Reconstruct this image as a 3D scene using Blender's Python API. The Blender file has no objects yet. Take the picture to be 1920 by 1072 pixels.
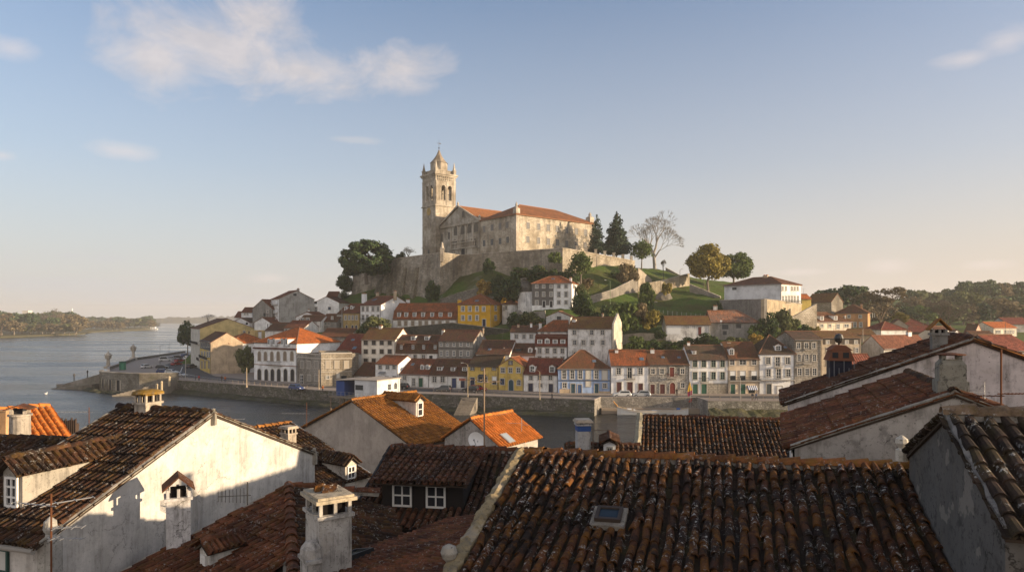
import bpy, bmesh, math, random
import numpy as np
from mathutils import Vector, Matrix, Quaternion
from math import sin, cos, pi, radians, sqrt, atan2
R = random.Random(7)
F, HZ, ZC = 1280.0, 598.0, 20.5          # focal length in px of the 1920 px frame, horizon row, eye height above the river
scene = bpy.context.scene
COL = scene.collection
def W(px, py, D):                          # point seen at (px,py) at depth D
    return Vector(((px-960)/F*D, D, ZC-(py-HZ)/F*D))
def G(px, py, z=3.2):                      # point on the level plane z
    D = (ZC-z)*F/(py-HZ)
    return Vector(((px-960)/F*D, D, z))
# ---------------------------------------------------------------- mesh builder
class MB:
    def __init__(s): s.v=[]; s.f=[]; s.m=[]; s.uv=[]; s.hasuv=False
    def add(s, vs, fs, mi=0, uvs=None):
        o=len(s.v); s.v += [tuple(v) for v in vs]
        for k,f in enumerate(fs):
            s.f.append(tuple(i+o for i in f)); s.m.append(mi)
            s.uv.append(uvs[k] if uvs else None)
            if uvs: s.hasuv=True
    def quad(s,a,b,c,d,mi=0,uv=None): s.add([a,b,c,d],[(0,1,2,3)],mi,[uv] if uv else None)
    def poly(s,pts,mi=0,uv=None): s.add(pts,[tuple(range(len(pts)))],mi,[uv] if uv else None)
    def box(s,x0,x1,y0,y1,z0,z1,mi=0):
        v=[(x0,y0,z0),(x1,y0,z0),(x1,y1,z0),(x0,y1,z0),(x0,y0,z1),(x1,y0,z1),(x1,y1,z1),(x0,y1,z1)]
        s.add(v,[(3,2,1,0),(4,5,6,7),(0,1,5,4),(1,2,6,5),(2,3,7,6),(3,0,4,7)],mi)
    def tube(s,p,q,r0,r1=None,n=6,mi=0,cap=True):
        p=Vector(p); q=Vector(q); r1=r0 if r1 is None else r1
        d=(q-p)
        if d.length<1e-6: return
        d.normalize(); a=d.orthogonal().normalized(); b=d.cross(a)
        vs=[];
        for c,r in ((p,r0),(q,r1)):
            for i in range(n):
                t=2*pi*i/n; vs.append(c+(a*cos(t)+b*sin(t))*r)
        fs=[(i,(i+1)%n,n+(i+1)%n,n+i) for i in range(n)]
        if cap: fs+= [tuple(range(n-1,-1,-1)), tuple(range(n,2*n))]
        s.add(vs,fs,mi)
    def path(s,pts,r,n=5,mi=0):
        for a,b in zip(pts,pts[1:]): s.tube(a,b,r,r,n,mi)
    def lathe(s,prof,n=12,c=(0,0,0),mi=0,rot=0):
        vs=[];fs=[]
        for (r,z) in prof:
            for i in range(n):
                t=2*pi*i/n+rot; vs.append((c[0]+r*cos(t),c[1]+r*sin(t),c[2]+z))
        k=len(prof)
        for j in range(k-1):
            for i in range(n): fs.append((j*n+i,j*n+(i+1)%n,(j+1)*n+(i+1)%n,(j+1)*n+i))
        fs.append(tuple(range(n-1,-1,-1))); fs.append(tuple(range((k-1)*n,k*n)))
        s.add(vs,fs,mi)
    def prism(s,pts,d,mi=0):                # planar polygon extruded along d
        n=len(pts); d=Vector(d); P=[Vector(p) for p in pts]
        s.add(P+[p+d for p in P],[tuple(range(n-1,-1,-1)),tuple(range(n,2*n))]+[(i,(i+1)%n,n+(i+1)%n,n+i) for i in range(n)],mi)
    def mesh(s,name,mats):
        me=bpy.data.meshes.new(name); me.from_pydata(s.v,[],s.f)
        for m in mats: me.materials.append(m)
        me.polygons.foreach_set('material_index',s.m)
        if s.hasuv:
            l=me.uv_layers.new(name='UVMap'); i=0
            for k,f in enumerate(s.f):
                for j in range(len(f)):
                    if s.uv[k]: l.data[i].uv=s.uv[k][j]
                    i+=1
        me.update(); return me
    def build(s,name,mats,parent=None,loc=None,smooth=False,fixn=True):
        if not isinstance(mats,(list,tuple)): mats=[mats]
        me=s.mesh(name,mats)
        if fixn:
            bm=bmesh.new(); bm.from_mesh(me); bmesh.ops.recalc_face_normals(bm,faces=bm.faces); bm.to_mesh(me); bm.free()
        if smooth: me.polygons.foreach_set('use_smooth',[True]*len(me.polygons))
        return link(name,me,parent,loc)
def link(name,me,parent=None,loc=None,rz=None,scale=None):
    o=bpy.data.objects.new(name,me); COL.objects.link(o)
    if parent: o.parent=parent
    if loc is not None: o.location=loc
    if rz is not None: o.rotation_euler=(0,0,rz)
    if scale is not None: o.scale=scale if hasattr(scale,'__len__') else (scale,)*3
    return o
def tag(o,label,cat,group=None,kind=None):
    if label: o['label']=label
    if cat: o['category']=cat
    if group: o['group']=group
    if kind: o['kind']=kind
    return o
def struct(o,kind='structure'): o['kind']=kind; return o
def empty(name,loc=(0,0,0),rz=0,label=None,cat=None,group=None):
    o=bpy.data.objects.new(name,None); COL.objects.link(o); o.location=loc; o.rotation_euler=(0,0,rz); o.empty_display_size=.2
    return tag(o,label,cat,group)
def copy_tree(o,parent=None):
    c=o.copy(); COL.objects.link(c)
    if parent: c.parent=parent
    for ch in list(o.children): copy_tree(ch,c)
    return c
# ---------------------------------------------------------------- materials
def rgb(c): return (c[0],c[1],c[2],1)
class NT:
    def __init__(s,name):
        s.mat=bpy.data.materials.new(name); s.mat.use_nodes=True; s.t=s.mat.node_tree; s.t.nodes.clear()
        s.out=s.n('ShaderNodeOutputMaterial'); s.b=s.n('ShaderNodeBsdfPrincipled'); s.l(s.b.outputs[0],s.out.inputs[0])
    def n(s,ty,**k):
        nd=s.t.nodes.new(ty)
        for a,v in k.items(): setattr(nd,a,v)
        return nd
    def l(s,a,b): s.t.links.new(a,b)
    def set(s,inp,v):
        if hasattr(v,'is_output'): s.l(v,inp)
        else: inp.default_value = v if not isinstance(v,tuple) or len(v)!=3 or inp.type!='RGBA' else rgb(v)
    def pos(s): return s.n('ShaderNodeNewGeometry').outputs['Position']
    def island(s): return s.n('ShaderNodeNewGeometry').outputs['Random Per Island']
    def uvn(s): return s.n('ShaderNodeUVMap').outputs[0]
    def objc(s): return s.n('ShaderNodeTexCoord').outputs['Object']
    def scalev(s,vec,sc):
        m=s.n('ShaderNodeVectorMath',operation='MULTIPLY'); s.l(vec,m.inputs[0]); m.inputs[1].default_value=sc; return m.outputs[0]
    def noise(s,vec,scale,detail=4,rough=.6,out='Fac',dist=0):
        n=s.n('ShaderNodeTexNoise'); s.l(vec,n.inputs['Vector']); n.inputs['Scale'].default_value=scale; n.inputs['Detail'].default_value=detail; n.inputs['Roughness'].default_value=rough; n.inputs['Distortion'].default_value=dist
        return n.outputs[out]
    def ramp(s,fac,stops):
        r=s.n('ShaderNodeValToRGB'); s.l(fac,r.inputs[0]); e=r.color_ramp.elements
        while len(e)<len(stops): e.new(.5)
        for el,(p,c) in zip(e,stops): el.position=p; el.color=rgb(c) if hasattr(c,'__len__') else (c,c,c,1)
        return r.outputs[0]
    def mix(s,fac,a,b,mode='MIX'):
        m=s.n('ShaderNodeMix',data_type='RGBA',blend_type=mode); s.set(m.inputs[0],fac); s.set(m.inputs[6],a); s.set(m.inputs[7],b); return m.outputs[2]
    def math(s,op,a,b=0.0,c=None,clamp=False):
        m=s.n('ShaderNodeMath',operation=op,use_clamp=clamp); s.set(m.inputs[0],a); s.set(m.inputs[1],b)
        if c is not None: s.set(m.inputs[2],c)
        return m.outputs[0]
    def bump(s,h,strength=.3,dist=.05):
        b=s.n('ShaderNodeBump'); b.inputs['Strength'].default_value=strength; b.inputs['Distance'].default_value=dist; s.l(h,b.inputs['Height']); s.l(b.outputs[0],s.b.inputs['Normal'])
    def done(s,col,rough=.9,spec=.2):
        s.set(s.b.inputs['Base Color'],col); s.set(s.b.inputs['Roughness'],rough); s.b.inputs['Specular IOR Level'].default_value=spec
        return s.mat
_mc={}
def cached(fn):
    def g(*a,**k):
        key=(fn.__name__,a,tuple(sorted(k.items())))
        if key not in _mc: _mc[key]=fn(*a,**k)
        return _mc[key]
    return g
@cached
def plain(col,rough=.7,spec=.3,metal=0.0,name='paint'):
    t=NT(name); p=t.pos(); n=t.noise(p,3.0,3)
    c=t.mix(t.math('MULTIPLY',n,.35),tuple(col),tuple(x*.6 for x in col))
    t.b.inputs['Metallic'].default_value=metal
    return t.done(c,rough,spec)
@cached
def plaster(col,dirt=.35,fine=1.0,name='plaster'):
    t=NT(name); p=t.pos()
    big=t.noise(p,.45*fine,5,.65)
    st=t.noise(t.scalev(p,(1.6*fine,1.6*fine,.16*fine)),1.0,6,.72)       # vertical rain streaks
    spk=t.noise(p,6.0*fine,4,.75); mid=t.noise(p,1.7*fine,6,.75)
    c=t.mix(t.ramp(big,[(.40,0),(.60,1)]),tuple(col),tuple(x*(.76) for x in col))
    dk=(.12,.108,.092)
    m=t.math('MULTIPLY',t.ramp(st,[(.47,0),(.66,1)]),t.ramp(big,[(.38,.15),(.58,1)]))
    c=t.mix(t.math('MULTIPLY',m,min(1,dirt*1.5),clamp=True),c,dk)
    c=t.mix(t.math('MULTIPLY',t.ramp(mid,[(.53,0),(.64,1)]),min(1,dirt*1.0),clamp=True),c,tuple(x*.42 for x in col))
    m2=t.math('MULTIPLY',t.ramp(spk,[(.59,0),(.66,1)]),min(1,dirt*1.5),clamp=True)
    c=t.mix(m2,c,tuple(x*.30 for x in col))
    if fine>=1.5:
        nv=t.noise(p,1.3,5,.7,'Color'); w_=t.n('ShaderNodeVectorMath',operation='MULTIPLY_ADD'); t.l(nv,w_.inputs[0]); w_.inputs[1].default_value=(.9,.9,.9); t.l(p,w_.inputs[2])
        e=t.n('ShaderNodeTexVoronoi',feature='DISTANCE_TO_EDGE'); t.l(w_.outputs[0],e.inputs['Vector']); e.inputs['Scale'].default_value=.75
        cr=t.math('MULTIPLY',t.ramp(e.outputs[0],[(.0,1),(.016,0)]),t.ramp(t.noise(p,.8,3),[(.50,0),(.56,1)]))
        c=t.mix(t.math('MULTIPLY',cr,min(1,dirt*1.3),clamp=True),c,(.03,.027,.024))
        pt_=t.ramp(t.noise(p,1.15,4,.55),[(.60,0),(.615,1)]); c=t.mix(t.math('MULTIPLY',pt_,min(.3,dirt*.45)),c,t.mix(mid,(.30,.26,.21),(.45,.40,.34)))
    t.bump(t.noise(p,9*fine,4),.25,.03)
    return t.done(c,.92,.15)
@cached
def stone(c1,c2,bw=.9,bh=.45,moss=.0,rough_edge=.035,name='stone'):
    t=NT(name); u=t.uvn(); p=t.pos()
    nd=t.noise(p,.9,3,.6,'Color'); wu=t.n('ShaderNodeVectorMath',operation='MULTIPLY_ADD'); t.l(nd,wu.inputs[0]); wu.inputs[1].default_value=(.18,.12,0); t.l(u,wu.inputs[2])
    b=t.n('ShaderNodeTexBrick'); t.l(wu.outputs[0],b.inputs['Vector']); b.inputs['Color1'].default_value=rgb(c1); b.inputs['Color2'].default_value=rgb(c2); b.inputs['Mortar'].default_value=rgb([x*.42 for x in c1])
    b.inputs['Scale'].default_value=1; b.inputs['Brick Width'].default_value=bw; b.inputs['Row Height'].default_value=bh; b.inputs['Mortar Size'].default_value=rough_edge; b.inputs['Mortar Smooth'].default_value=.3
    big=t.noise(p,.16,6,.7); st=t.noise(t.scalev(p,(.7,.7,.09)),1,5,.7); sp=t.noise(p,2.3,4,.7)
    c=t.mix(t.ramp(big,[(.40,0),(.6,1)]),b.outputs[0],t.mix(1,b.outputs[0],(.52,.49,.45),'MULTIPLY'))
    c=t.mix(t.math('MULTIPLY',t.ramp(st,[(.50,0),(.64,1)]),.48),c,(.085,.08,.07))
    c=t.mix(t.math('MULTIPLY',t.ramp(sp,[(.53,0),(.64,1)]),.5),c,(.11,.10,.085))
    if moss: c=t.mix(t.math('MULTIPLY',t.ramp(t.noise(p,.35,5,.7),[(.5,0),(.68,1)]),moss),c,(.05,.06,.02))
    t.bump(b.outputs['Fac'],.35,-.03)
    return t.done(c,.93,.15)
@cached
def rubble(c1,c2,scale=2.6,moss=.0,name='rubble'):
    t=NT(name); p=t.pos()
    v=t.n('ShaderNodeTexVoronoi'); t.l(t.scalev(p,(1,1,1.5)),v.inputs['Vector']); v.inputs['Scale'].default_value=scale
    e=t.n('ShaderNodeTexVoronoi',feature='DISTANCE_TO_EDGE'); t.l(t.scalev(p,(1,1,1.5)),e.inputs['Vector']); e.inputs['Scale'].default_value=scale
    sep=t.n('ShaderNodeSeparateColor'); t.l(v.outputs['Color'],sep.inputs[0])
    c=t.mix(sep.outputs[0],tuple(c1),tuple(c2))
    c=t.mix(t.ramp(e.outputs[0],[(0,1),(.09,0)]),c,tuple(x*.35 for x in c1))
    big=t.noise(p,.3,6,.7); c=t.mix(t.math('MULTIPLY',t.ramp(big,[(.44,0),(.60,1)]),.6),c,(.08,.075,.065))
    if moss: c=t.mix(t.math('MULTIPLY',t.ramp(t.noise(p,.5,5,.7),[(.45,0),(.62,1)]),moss),c,(.05,.055,.02))
    t.bump(e.outputs[0],.5,.08)
    return t.done(c,.93,.15)
@cached
def rooftile(col,moss=.3,mosscol=(.16,.09,.02),dark=.35,pitch=.24,name='roof_tiles'):
    """distant clay tile roof: UV in metres (u along eave, v down the slope)"""
    t=NT(name); u=t.uvn(); p=t.pos()
    sp=t.n('ShaderNodeSeparateXYZ'); t.l(u,sp.inputs[0])
    su=t.math('MULTIPLY',sp.outputs[0],1/pitch); sv=t.math('MULTIPLY',sp.outputs[1],1/.36)
    barrel=t.math('ABSOLUTE',t.math('SINE',t.math('MULTIPLY',su,pi)))
    cu=t.n('ShaderNodeCombineXYZ'); t.l(t.math('FLOOR',su),cu.inputs[0]); t.l(t.math('FLOOR',sv),cu.inputs[1])
    wn=t.n('ShaderNodeTexWhiteNoise',noise_dimensions='2D'); t.l(cu.outputs[0],wn.inputs['Vector'])
    c=t.mix(wn.outputs['Value'],tuple(x*.62 for x in col),tuple(min(1,x*1.28) for x in col))
    streak=t.noise(t.scalev(u,(2.2,.35,1)),1,5,.7); big=t.noise(p,.35,5,.65); sm=t.noise(p,2.2,4,.7)
    c=t.mix(t.math('MULTIPLY',t.ramp(streak,[(.45,0),(.64,1)]),dark),c,(.045,.032,.026))
    c=t.mix(t.math('MULTIPLY',t.ramp(big,[(.43,0),(.60,1)]),dark),c,(.05,.033,.025))
    if moss: c=t.mix(t.math('MULTIPLY',t.ramp(t.math('MULTIPLY',t.math('ADD',sm,big),.5),[(.46,0),(.56,1)]),moss),c,tuple(mosscol))
    c=t.mix(t.math('MULTIPLY',t.ramp(t.noise(p,5.5,3,.6),[(.64,0),(.69,1)]),.6),c,(.30,.28,.25))
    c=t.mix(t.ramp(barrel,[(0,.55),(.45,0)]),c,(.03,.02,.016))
    fr=t.math('FRACT',sv)
    h=t.math('ADD',t.math('MULTIPLY',barrel,.09),t.math('MULTIPLY',fr,.05))
    t.bump(h,.8,1.0)
    return t.done(c,.9,.15)
@cached
def realtile(col,moss,mosscol,dark,lich=.5,name='clay_tiles'):
    """near roofs: every tile is an island of the mesh"""
    t=NT(name); p=t.pos(); isl=t.island()
    c=t.ramp(isl,[(0,[x*.68 for x in col]),(.35,[x*.88 for x in col]),(.7,col),(1,[min(1,x*1.22) for x in col])])
    a=t.noise(p,1.1,6,.7); b=t.noise(p,6,6,.78); d=t.noise(p,13,5,.75); e=t.noise(p,2.6,6,.75)
    c=t.mix(t.math('MULTIPLY',t.ramp(a,[(.42,0),(.57,1)]),dark),c,(.016,.012,.010))
    c=t.mix(t.math('MULTIPLY',t.ramp(b,[(.45,0),(.56,1)]),dark*.9),c,(.020,.014,.011))
    m=t.math('MULTIPLY',t.ramp(t.math('ADD',t.math('MULTIPLY',e,.88),t.math('MULTIPLY',isl,.12)),[(.46,0),(.58,1)]),t.ramp(b,[(.40,0),(.55,1)]))
    c=t.mix(t.math('MULTIPLY',m,moss),c,tuple(mosscol))
    l=t.math('MULTIPLY',t.ramp(d,[(.565,0),(.61,1)]),t.ramp(t.noise(p,2.1,4),[(.46,0),(.58,1)]))
    c=t.mix(t.math('MULTIPLY',l,lich),c,(.40,.385,.35))
    t.bump(t.math('ADD',b,t.math('MULTIPLY',d,.5)),.55,.03)
    return t.done(c,.92,.15)
@cached
def glass(col=(.02,.025,.03),rough=.12,name='glass'):
    t=NT(name); return t.done(tuple(col),rough,.28)
@cached
def leaf(c1,c2,c3,name='leaves',trans=.25):
    t=NT(name); i=t.island(); p=t.objc()
    c=t.ramp(t.math('ADD',t.math('MULTIPLY',i,.55),t.math('MULTIPLY',t.noise(p,.55,3),.45)),[(.2,c1),(.5,c2),(.8,c3)])
    t.done(c,.75,.2)
    tr=t.n('ShaderNodeBsdfTranslucent'); t.l(c,tr.inputs[0]); mx=t.n('ShaderNodeMixShader'); mx.inputs[0].default_value=trans
    t.l(t.b.outputs[0],mx.inputs[1]); t.l(tr.outputs[0],mx.inputs[2]); t.l(mx.outputs[0],t.out.inputs[0])
    return t.mat
@cached
def bark(col=(.10,.08,.06)):
    t=NT('bark'); p=t.objc(); n=t.noise(t.scalev(p,(3,3,.6)),2,5,.7)
    return t.done(t.mix(n,tuple(x*.5 for x in col),tuple(x*1.4 for x in col)),.95,.1)
# palette
ASH=(.40,.38,.35); TRIM=(.46,.42,.36)
def C(*a): return tuple(a)
M_WHITE=plain((.78,.78,.76),.6); M_TRIM=plain(TRIM,.9,.15); M_DARK=plain((.02,.02,.022),.6); M_GLASS=glass(); M_IRON=plain((.03,.03,.03),.6)
M_STEEL=plain((.30,.30,.30),.5,.4,.4); M_RUST=plain((.12,.05,.025),.9,.1)
# ================================================================= camera, sun, sky
cam=bpy.data.cameras.new('camera'); cam.lens=24.0; cam.sensor_width=36; cam.clip_end=20000; cam.clip_start=.1
cam.shift_y=(HZ-536)/1920
co=bpy.data.objects.new('camera',cam); COL.objects.link(co); co.location=(0,0,ZC); co.rotation_euler=(pi/2,0,0); scene.camera=co
SUN_AZ=radians(-11.0); SUN_EL=radians(10.5)       # azimuth from +X towards +Y
SD=Vector((cos(SUN_EL)*cos(SUN_AZ),cos(SUN_EL)*sin(SUN_AZ),sin(SUN_EL)))
sl=bpy.data.lights.new('sun','SUN'); sl.energy=5.0; sl.angle=radians(.55); sl.color=(1,.77,.51)
so=bpy.data.objects.new('sun',sl); COL.objects.link(so); so.rotation_euler=SD.to_track_quat('Z','Y').to_euler()
w=bpy.data.worlds.new('World'); scene.world=w; w.use_nodes=True
nt=w.node_tree; nt.nodes.clear()
class WN(NT):
    def __init__(s,t): s.t=t
k=WN(nt)
wo=k.n('ShaderNodeOutputWorld'); bg=k.n('ShaderNodeBackground'); k.l(bg.outputs[0],wo.inputs[0])
sky=k.n('ShaderNodeTexSky'); sky.sky_type='NISHITA'; sky.sun_disc=False; sky.sun_elevation=SUN_EL; sky.sun_rotation=pi/2-SUN_AZ
sky.air_density=1.0; sky.dust_density=1.6; sky.ozone_density=1.5; sky.altitude=50
tc=k.n('ShaderNodeTexCoord'); dirv=tc.outputs['Generated']
sx=k.n('ShaderNodeSeparateXYZ'); k.l(dirv,sx.inputs[0]); X,Y,Z=sx.outputs
az=k.math('MULTIPLY',k.math('ARCTAN2',X,Y),180/pi)
hyp=k.math('SQRT',k.math('ADD',k.math('MULTIPLY',X,X),k.math('MULTIPLY',Y,Y)))
el=k.math('MULTIPLY',k.math('ARCTAN2',Z,hyp),180/pi)
cv=k.n('ShaderNodeCombineXYZ'); k.l(az,cv.inputs[0]); k.l(el,cv.inputs[1])
nz=k.noise(k.scalev(cv.outputs[0],(.15,.24,1)),1,9,.66,dist=.5)
nz2=k.noise(k.scalev(cv.outputs[0],(.35,.6,1)),1,5,.6)
def ell(a,e,ra,re):
    da=k.math('DIVIDE',k.math('SUBTRACT',az,a),ra); de=k.math('DIVIDE',k.math('SUBTRACT',el,e),re)
    return k.math('SUBTRACT',1,k.math('SQRT',k.math('ADD',k.math('MULTIPLY',da,da),k.math('MULTIPLY',de,de))))
def clouds(lst):
    m=None
    for a in lst:
        v=ell(*a); m=v if m is None else k.math('MAXIMUM',m,v)
    return m
def aez(px,py):
    u=(px-960)/F; t=(HZ-py)/F
    return math.degrees(math.atan(u)), math.degrees(math.atan(t*cos(math.atan(u))))
def el_of(px,py,rx,ry):
    a,e=aez(px,py); a2,_=aez(px+rx,py); _,e2=aez(px,py-ry); return (a,e,a2-a,e2-e)
big=clouds([el_of(400,80,215,125),el_of(300,115,140,75),el_of(560,135,170,60),el_of(745,132,120,62),el_of(470,30,120,80)])
wis=clouds([el_of(1890,78,90,38),el_of(1810,110,90,22),el_of(240,285,95,20),el_of(20,90,70,34),el_of(5,292,40,14),el_of(1665,498,62,20),el_of(505,522,60,14),el_of(1500,510,75,9),el_of(1850,495,70,12)])
low=clouds([el_of(200,484,42,9),el_of(135,480,32,7),el_of(20,481,26,5),el_of(590,499,45,9),el_of(120,535,220,22),el_of(330,560,330,16),el_of(660,262,60,9)])
dn=k.math('SUBTRACT',nz,.5)
def dens(m,kn,lo,hi,amp):
    v=k.math('ADD',m,k.math('MULTIPLY',dn,kn)); return k.math('MULTIPLY',k.ramp(v,[(lo,0),(hi,1)]),amp)
d1=dens(big,2.3,.02,.85,.70); d2=dens(wis,1.9,.10,.95,.42); d3=dens(low,2.2,.1,.7,.45)
sk=k.n('ShaderNodeVectorMath',operation='MULTIPLY'); k.l(sky.outputs[0],sk.inputs[0]); sk.inputs[1].default_value=(.90,1.02,1.18)
# pale haze band low over the horizon, warm towards the sun and grey away from it
hz=k.ramp(k.math('DIVIDE',k.math('MAXIMUM',el,0),40),[(0,.92),(.10,.82),(.30,.46),(.62,.13),(1,.02)])
warm=k.ramp(k.math('DIVIDE',k.math('ADD',az,60),120),[(0,(3.50,3.42,3.45)),(.45,(3.72,3.55,3.48)),(.85,(4.15,3.42,2.95))])
c0=k.mix(hz,sk.outputs[0],warm)
lit=k.mix(k.ramp(nz2,[(.35,0),(.65,1)]),(3.8,3.45,3.35),(4.6,4.05,3.8))
c1=k.mix(d1,c0,lit)
c2=k.mix(d2,c1,(4.9,4.25,4.0))
c3=k.mix(d3,c2,(3.4,3.4,3.55))
# broken cloud bank added behind the viewpoint, unseen, to lift fill on shaded fronts
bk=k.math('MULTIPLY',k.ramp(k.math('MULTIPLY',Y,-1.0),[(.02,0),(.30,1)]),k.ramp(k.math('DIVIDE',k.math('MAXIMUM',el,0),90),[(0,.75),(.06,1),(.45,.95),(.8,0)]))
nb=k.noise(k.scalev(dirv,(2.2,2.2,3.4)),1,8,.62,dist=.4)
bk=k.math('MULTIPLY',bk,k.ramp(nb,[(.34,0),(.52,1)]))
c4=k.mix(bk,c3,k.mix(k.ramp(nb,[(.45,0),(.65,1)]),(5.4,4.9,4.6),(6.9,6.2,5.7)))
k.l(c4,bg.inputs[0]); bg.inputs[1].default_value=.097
scene.view_settings.view_transform='Standard'; scene.view_settings.look='None'; scene.view_settings.exposure=0.95; scene.view_settings.gamma=1
scene.render.film_transparent=False
scene.cycles.max_bounces=7; scene.cycles.diffuse_bounces=4; scene.cycles.glossy_bounces=3; scene.cycles.transparent_max_bounces=6; scene.cycles.volume_bounces=0
scene.cycles.use_denoising=True
# ================================================================= river
t=NT('river_water'); p=t.pos()
n1=t.noise(t.scalev(p,(.55,1.5,1)),1.0,5,.65); n2=t.noise(t.scalev(p,(.06,.16,1)),1,4,.55); n3=t.noise(t.scalev(p,(.004,.022,1)),1,4,.6)
t.bump(t.math('ADD',t.math('MULTIPLY',n1,.48),t.math('MULTIPLY',n2,.7)),.62,.55)
t.mat.node_tree.nodes
wat=t.done(t.mix(n3,(.012,.016,.017),(.018,.022,.022)),t.ramp(n3,[(.45,.07),(.57,.28)]),.5); t.b.inputs['IOR'].default_value=1.33
m=MB(); m.quad((-9000,-300,0),(9000,-300,0),(9000,14000,0),(-9000,14000,0)); struct(m.build('river',wat))
# ================================================================= land
def interp(x,tab):
    if x<=tab[0][0]: return tab[0][1]
    for (a,b),(c,d) in zip(tab,tab[1:]):
        if x<=c: return b+(d-b)*(x-a)/(c-a)
    return tab[-1][1]
QUAY=[(-121,204),(-103,191),(-94,192),(-46,164),(-18.3,156),(17.5,144.7),(19.5,149.6),(40.5,149.6),(41,143),(57,142.5),(120,141),(420,150)]
COAST=[(-169,352),(-163,316),(-159,287),(-138,233),(-121,204)]
HLINE=[(-125,262),(-107,236),(-93,232),(-80,222),(-66,196),(-60,187),(-21.7,175.5),(10.8,160.5),(65,158.5),(130,157),(420,160)]
ctrl=[]
def T(px,py,D): v=W(px,py,D); ctrl.append((v.x,v.y,v.z))
def TX(x,y,z): ctrl.append((x,y,z))
for x in range(-130,421,15): TX(x,interp(x,HLINE)-4,3.2); TX(x,interp(x,HLINE)+2,3.25)
K=1.12; HAZE=.00019
for a in [(828,549,206),(870,543,203),(905,507,206),(1010,497,196),(945,524,201),(1000,508,195),(1060,505,192),(1100,512,196),(1150,501,210),(1190,499,217),(1130,497,206),(850,545,208),
          (1320,531,228),(1385,527,245),(1240,505,232),(1230,502,236),(1290,520,236),(1210,515,226),(1165,500,214)]: T(a[0],a[1],a[2]*K)
for a in [(945,550,215),(1060,532,208),(1095,545,208),(965,578,212),(1108,572,206),(1150,557,212),(1198,546,219),(1216,562,222),(1293,536,236),(1240,575,212),(1300,558,212),(1340,585,205),(1250,592,198),(1330,598,196),(1260,606,190),(1200,625,181),(1170,600,196),(1230,640,174),(1290,650,170),
          (1350,552,228),(690,562,258),(740,577,236),(790,563,230),(640,578,270),(700,600,238),(600,600,262),(520,612,258),(820,572,225),(880,556,222),
          (1430,612,186),(1400,650,172),(1470,642,180),(1520,615,215),(1600,616,262),(1660,628,260),(1700,624,300),(1800,618,330),(1900,625,300),(1560,662,186),(1640,670,183),(1750,664,200),(1900,668,190)]: T(*a)
for a in [(-10,262,44),(-40,280,44),(-30,300,44),(0,300,44),(34,280,43),(50,268,40),(-60,330,36),(0,350,32),(60,330,28),(-110,360,6),(-60,430,6),(20,450,8),(110,360,18),(130,280,22),(-105,290,6),(-122,315,4),(-90,222,4.5),(-60,205,6),(160,400,16),(260,420,20),(360,420,22),(200,520,26),(300,560,32),(420,560,40),(100,520,20),(420,300,12),(-125,420,3),(160,300,15),(250,260,12),(340,240,8),(0,560,10)]: TX(*a)
NMAN=len(ctrl)
def build_ground():
    man=ctrl[:NMAN]; hs=ctrl[NMAN:]
    keep=[c for c in man if not any((c[0]-q[0])**2+(c[1]-q[1])**2<64 and abs(c[2]-q[2])>2.0 for q in hs)]
    cells={}
    for q in hs: cells.setdefault((int(q[0]//7),int(q[1]//7)),[]).append(q)
    hs=[tuple(sum(v)/len(g) for v in zip(*g)) for g in cells.values()]
    A=np.array(keep+hs); P=A[:,:2]; n=len(P)
    d=np.linalg.norm(P[:,None]-P[None],axis=2)
    K=np.zeros((n+3,n+3)); K[:n,:n]=-d+np.eye(n)*2.5; K[:n,n]=1; K[n,:n]=1; K[:n,n+1:n+3]=P/100; K[n+1:n+3,:n]=(P/100).T
    rhs=np.zeros(n+3); rhs[:n]=A[:,2]; sol=np.linalg.solve(K,rhs)
    def H(xy):
        xy=np.atleast_2d(xy); dd=np.linalg.norm(xy[:,None]-P[None],axis=2)
        return (-dd)@sol[:n]+sol[n]+(xy/100)@sol[n+1:n+3]
    return H
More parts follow.
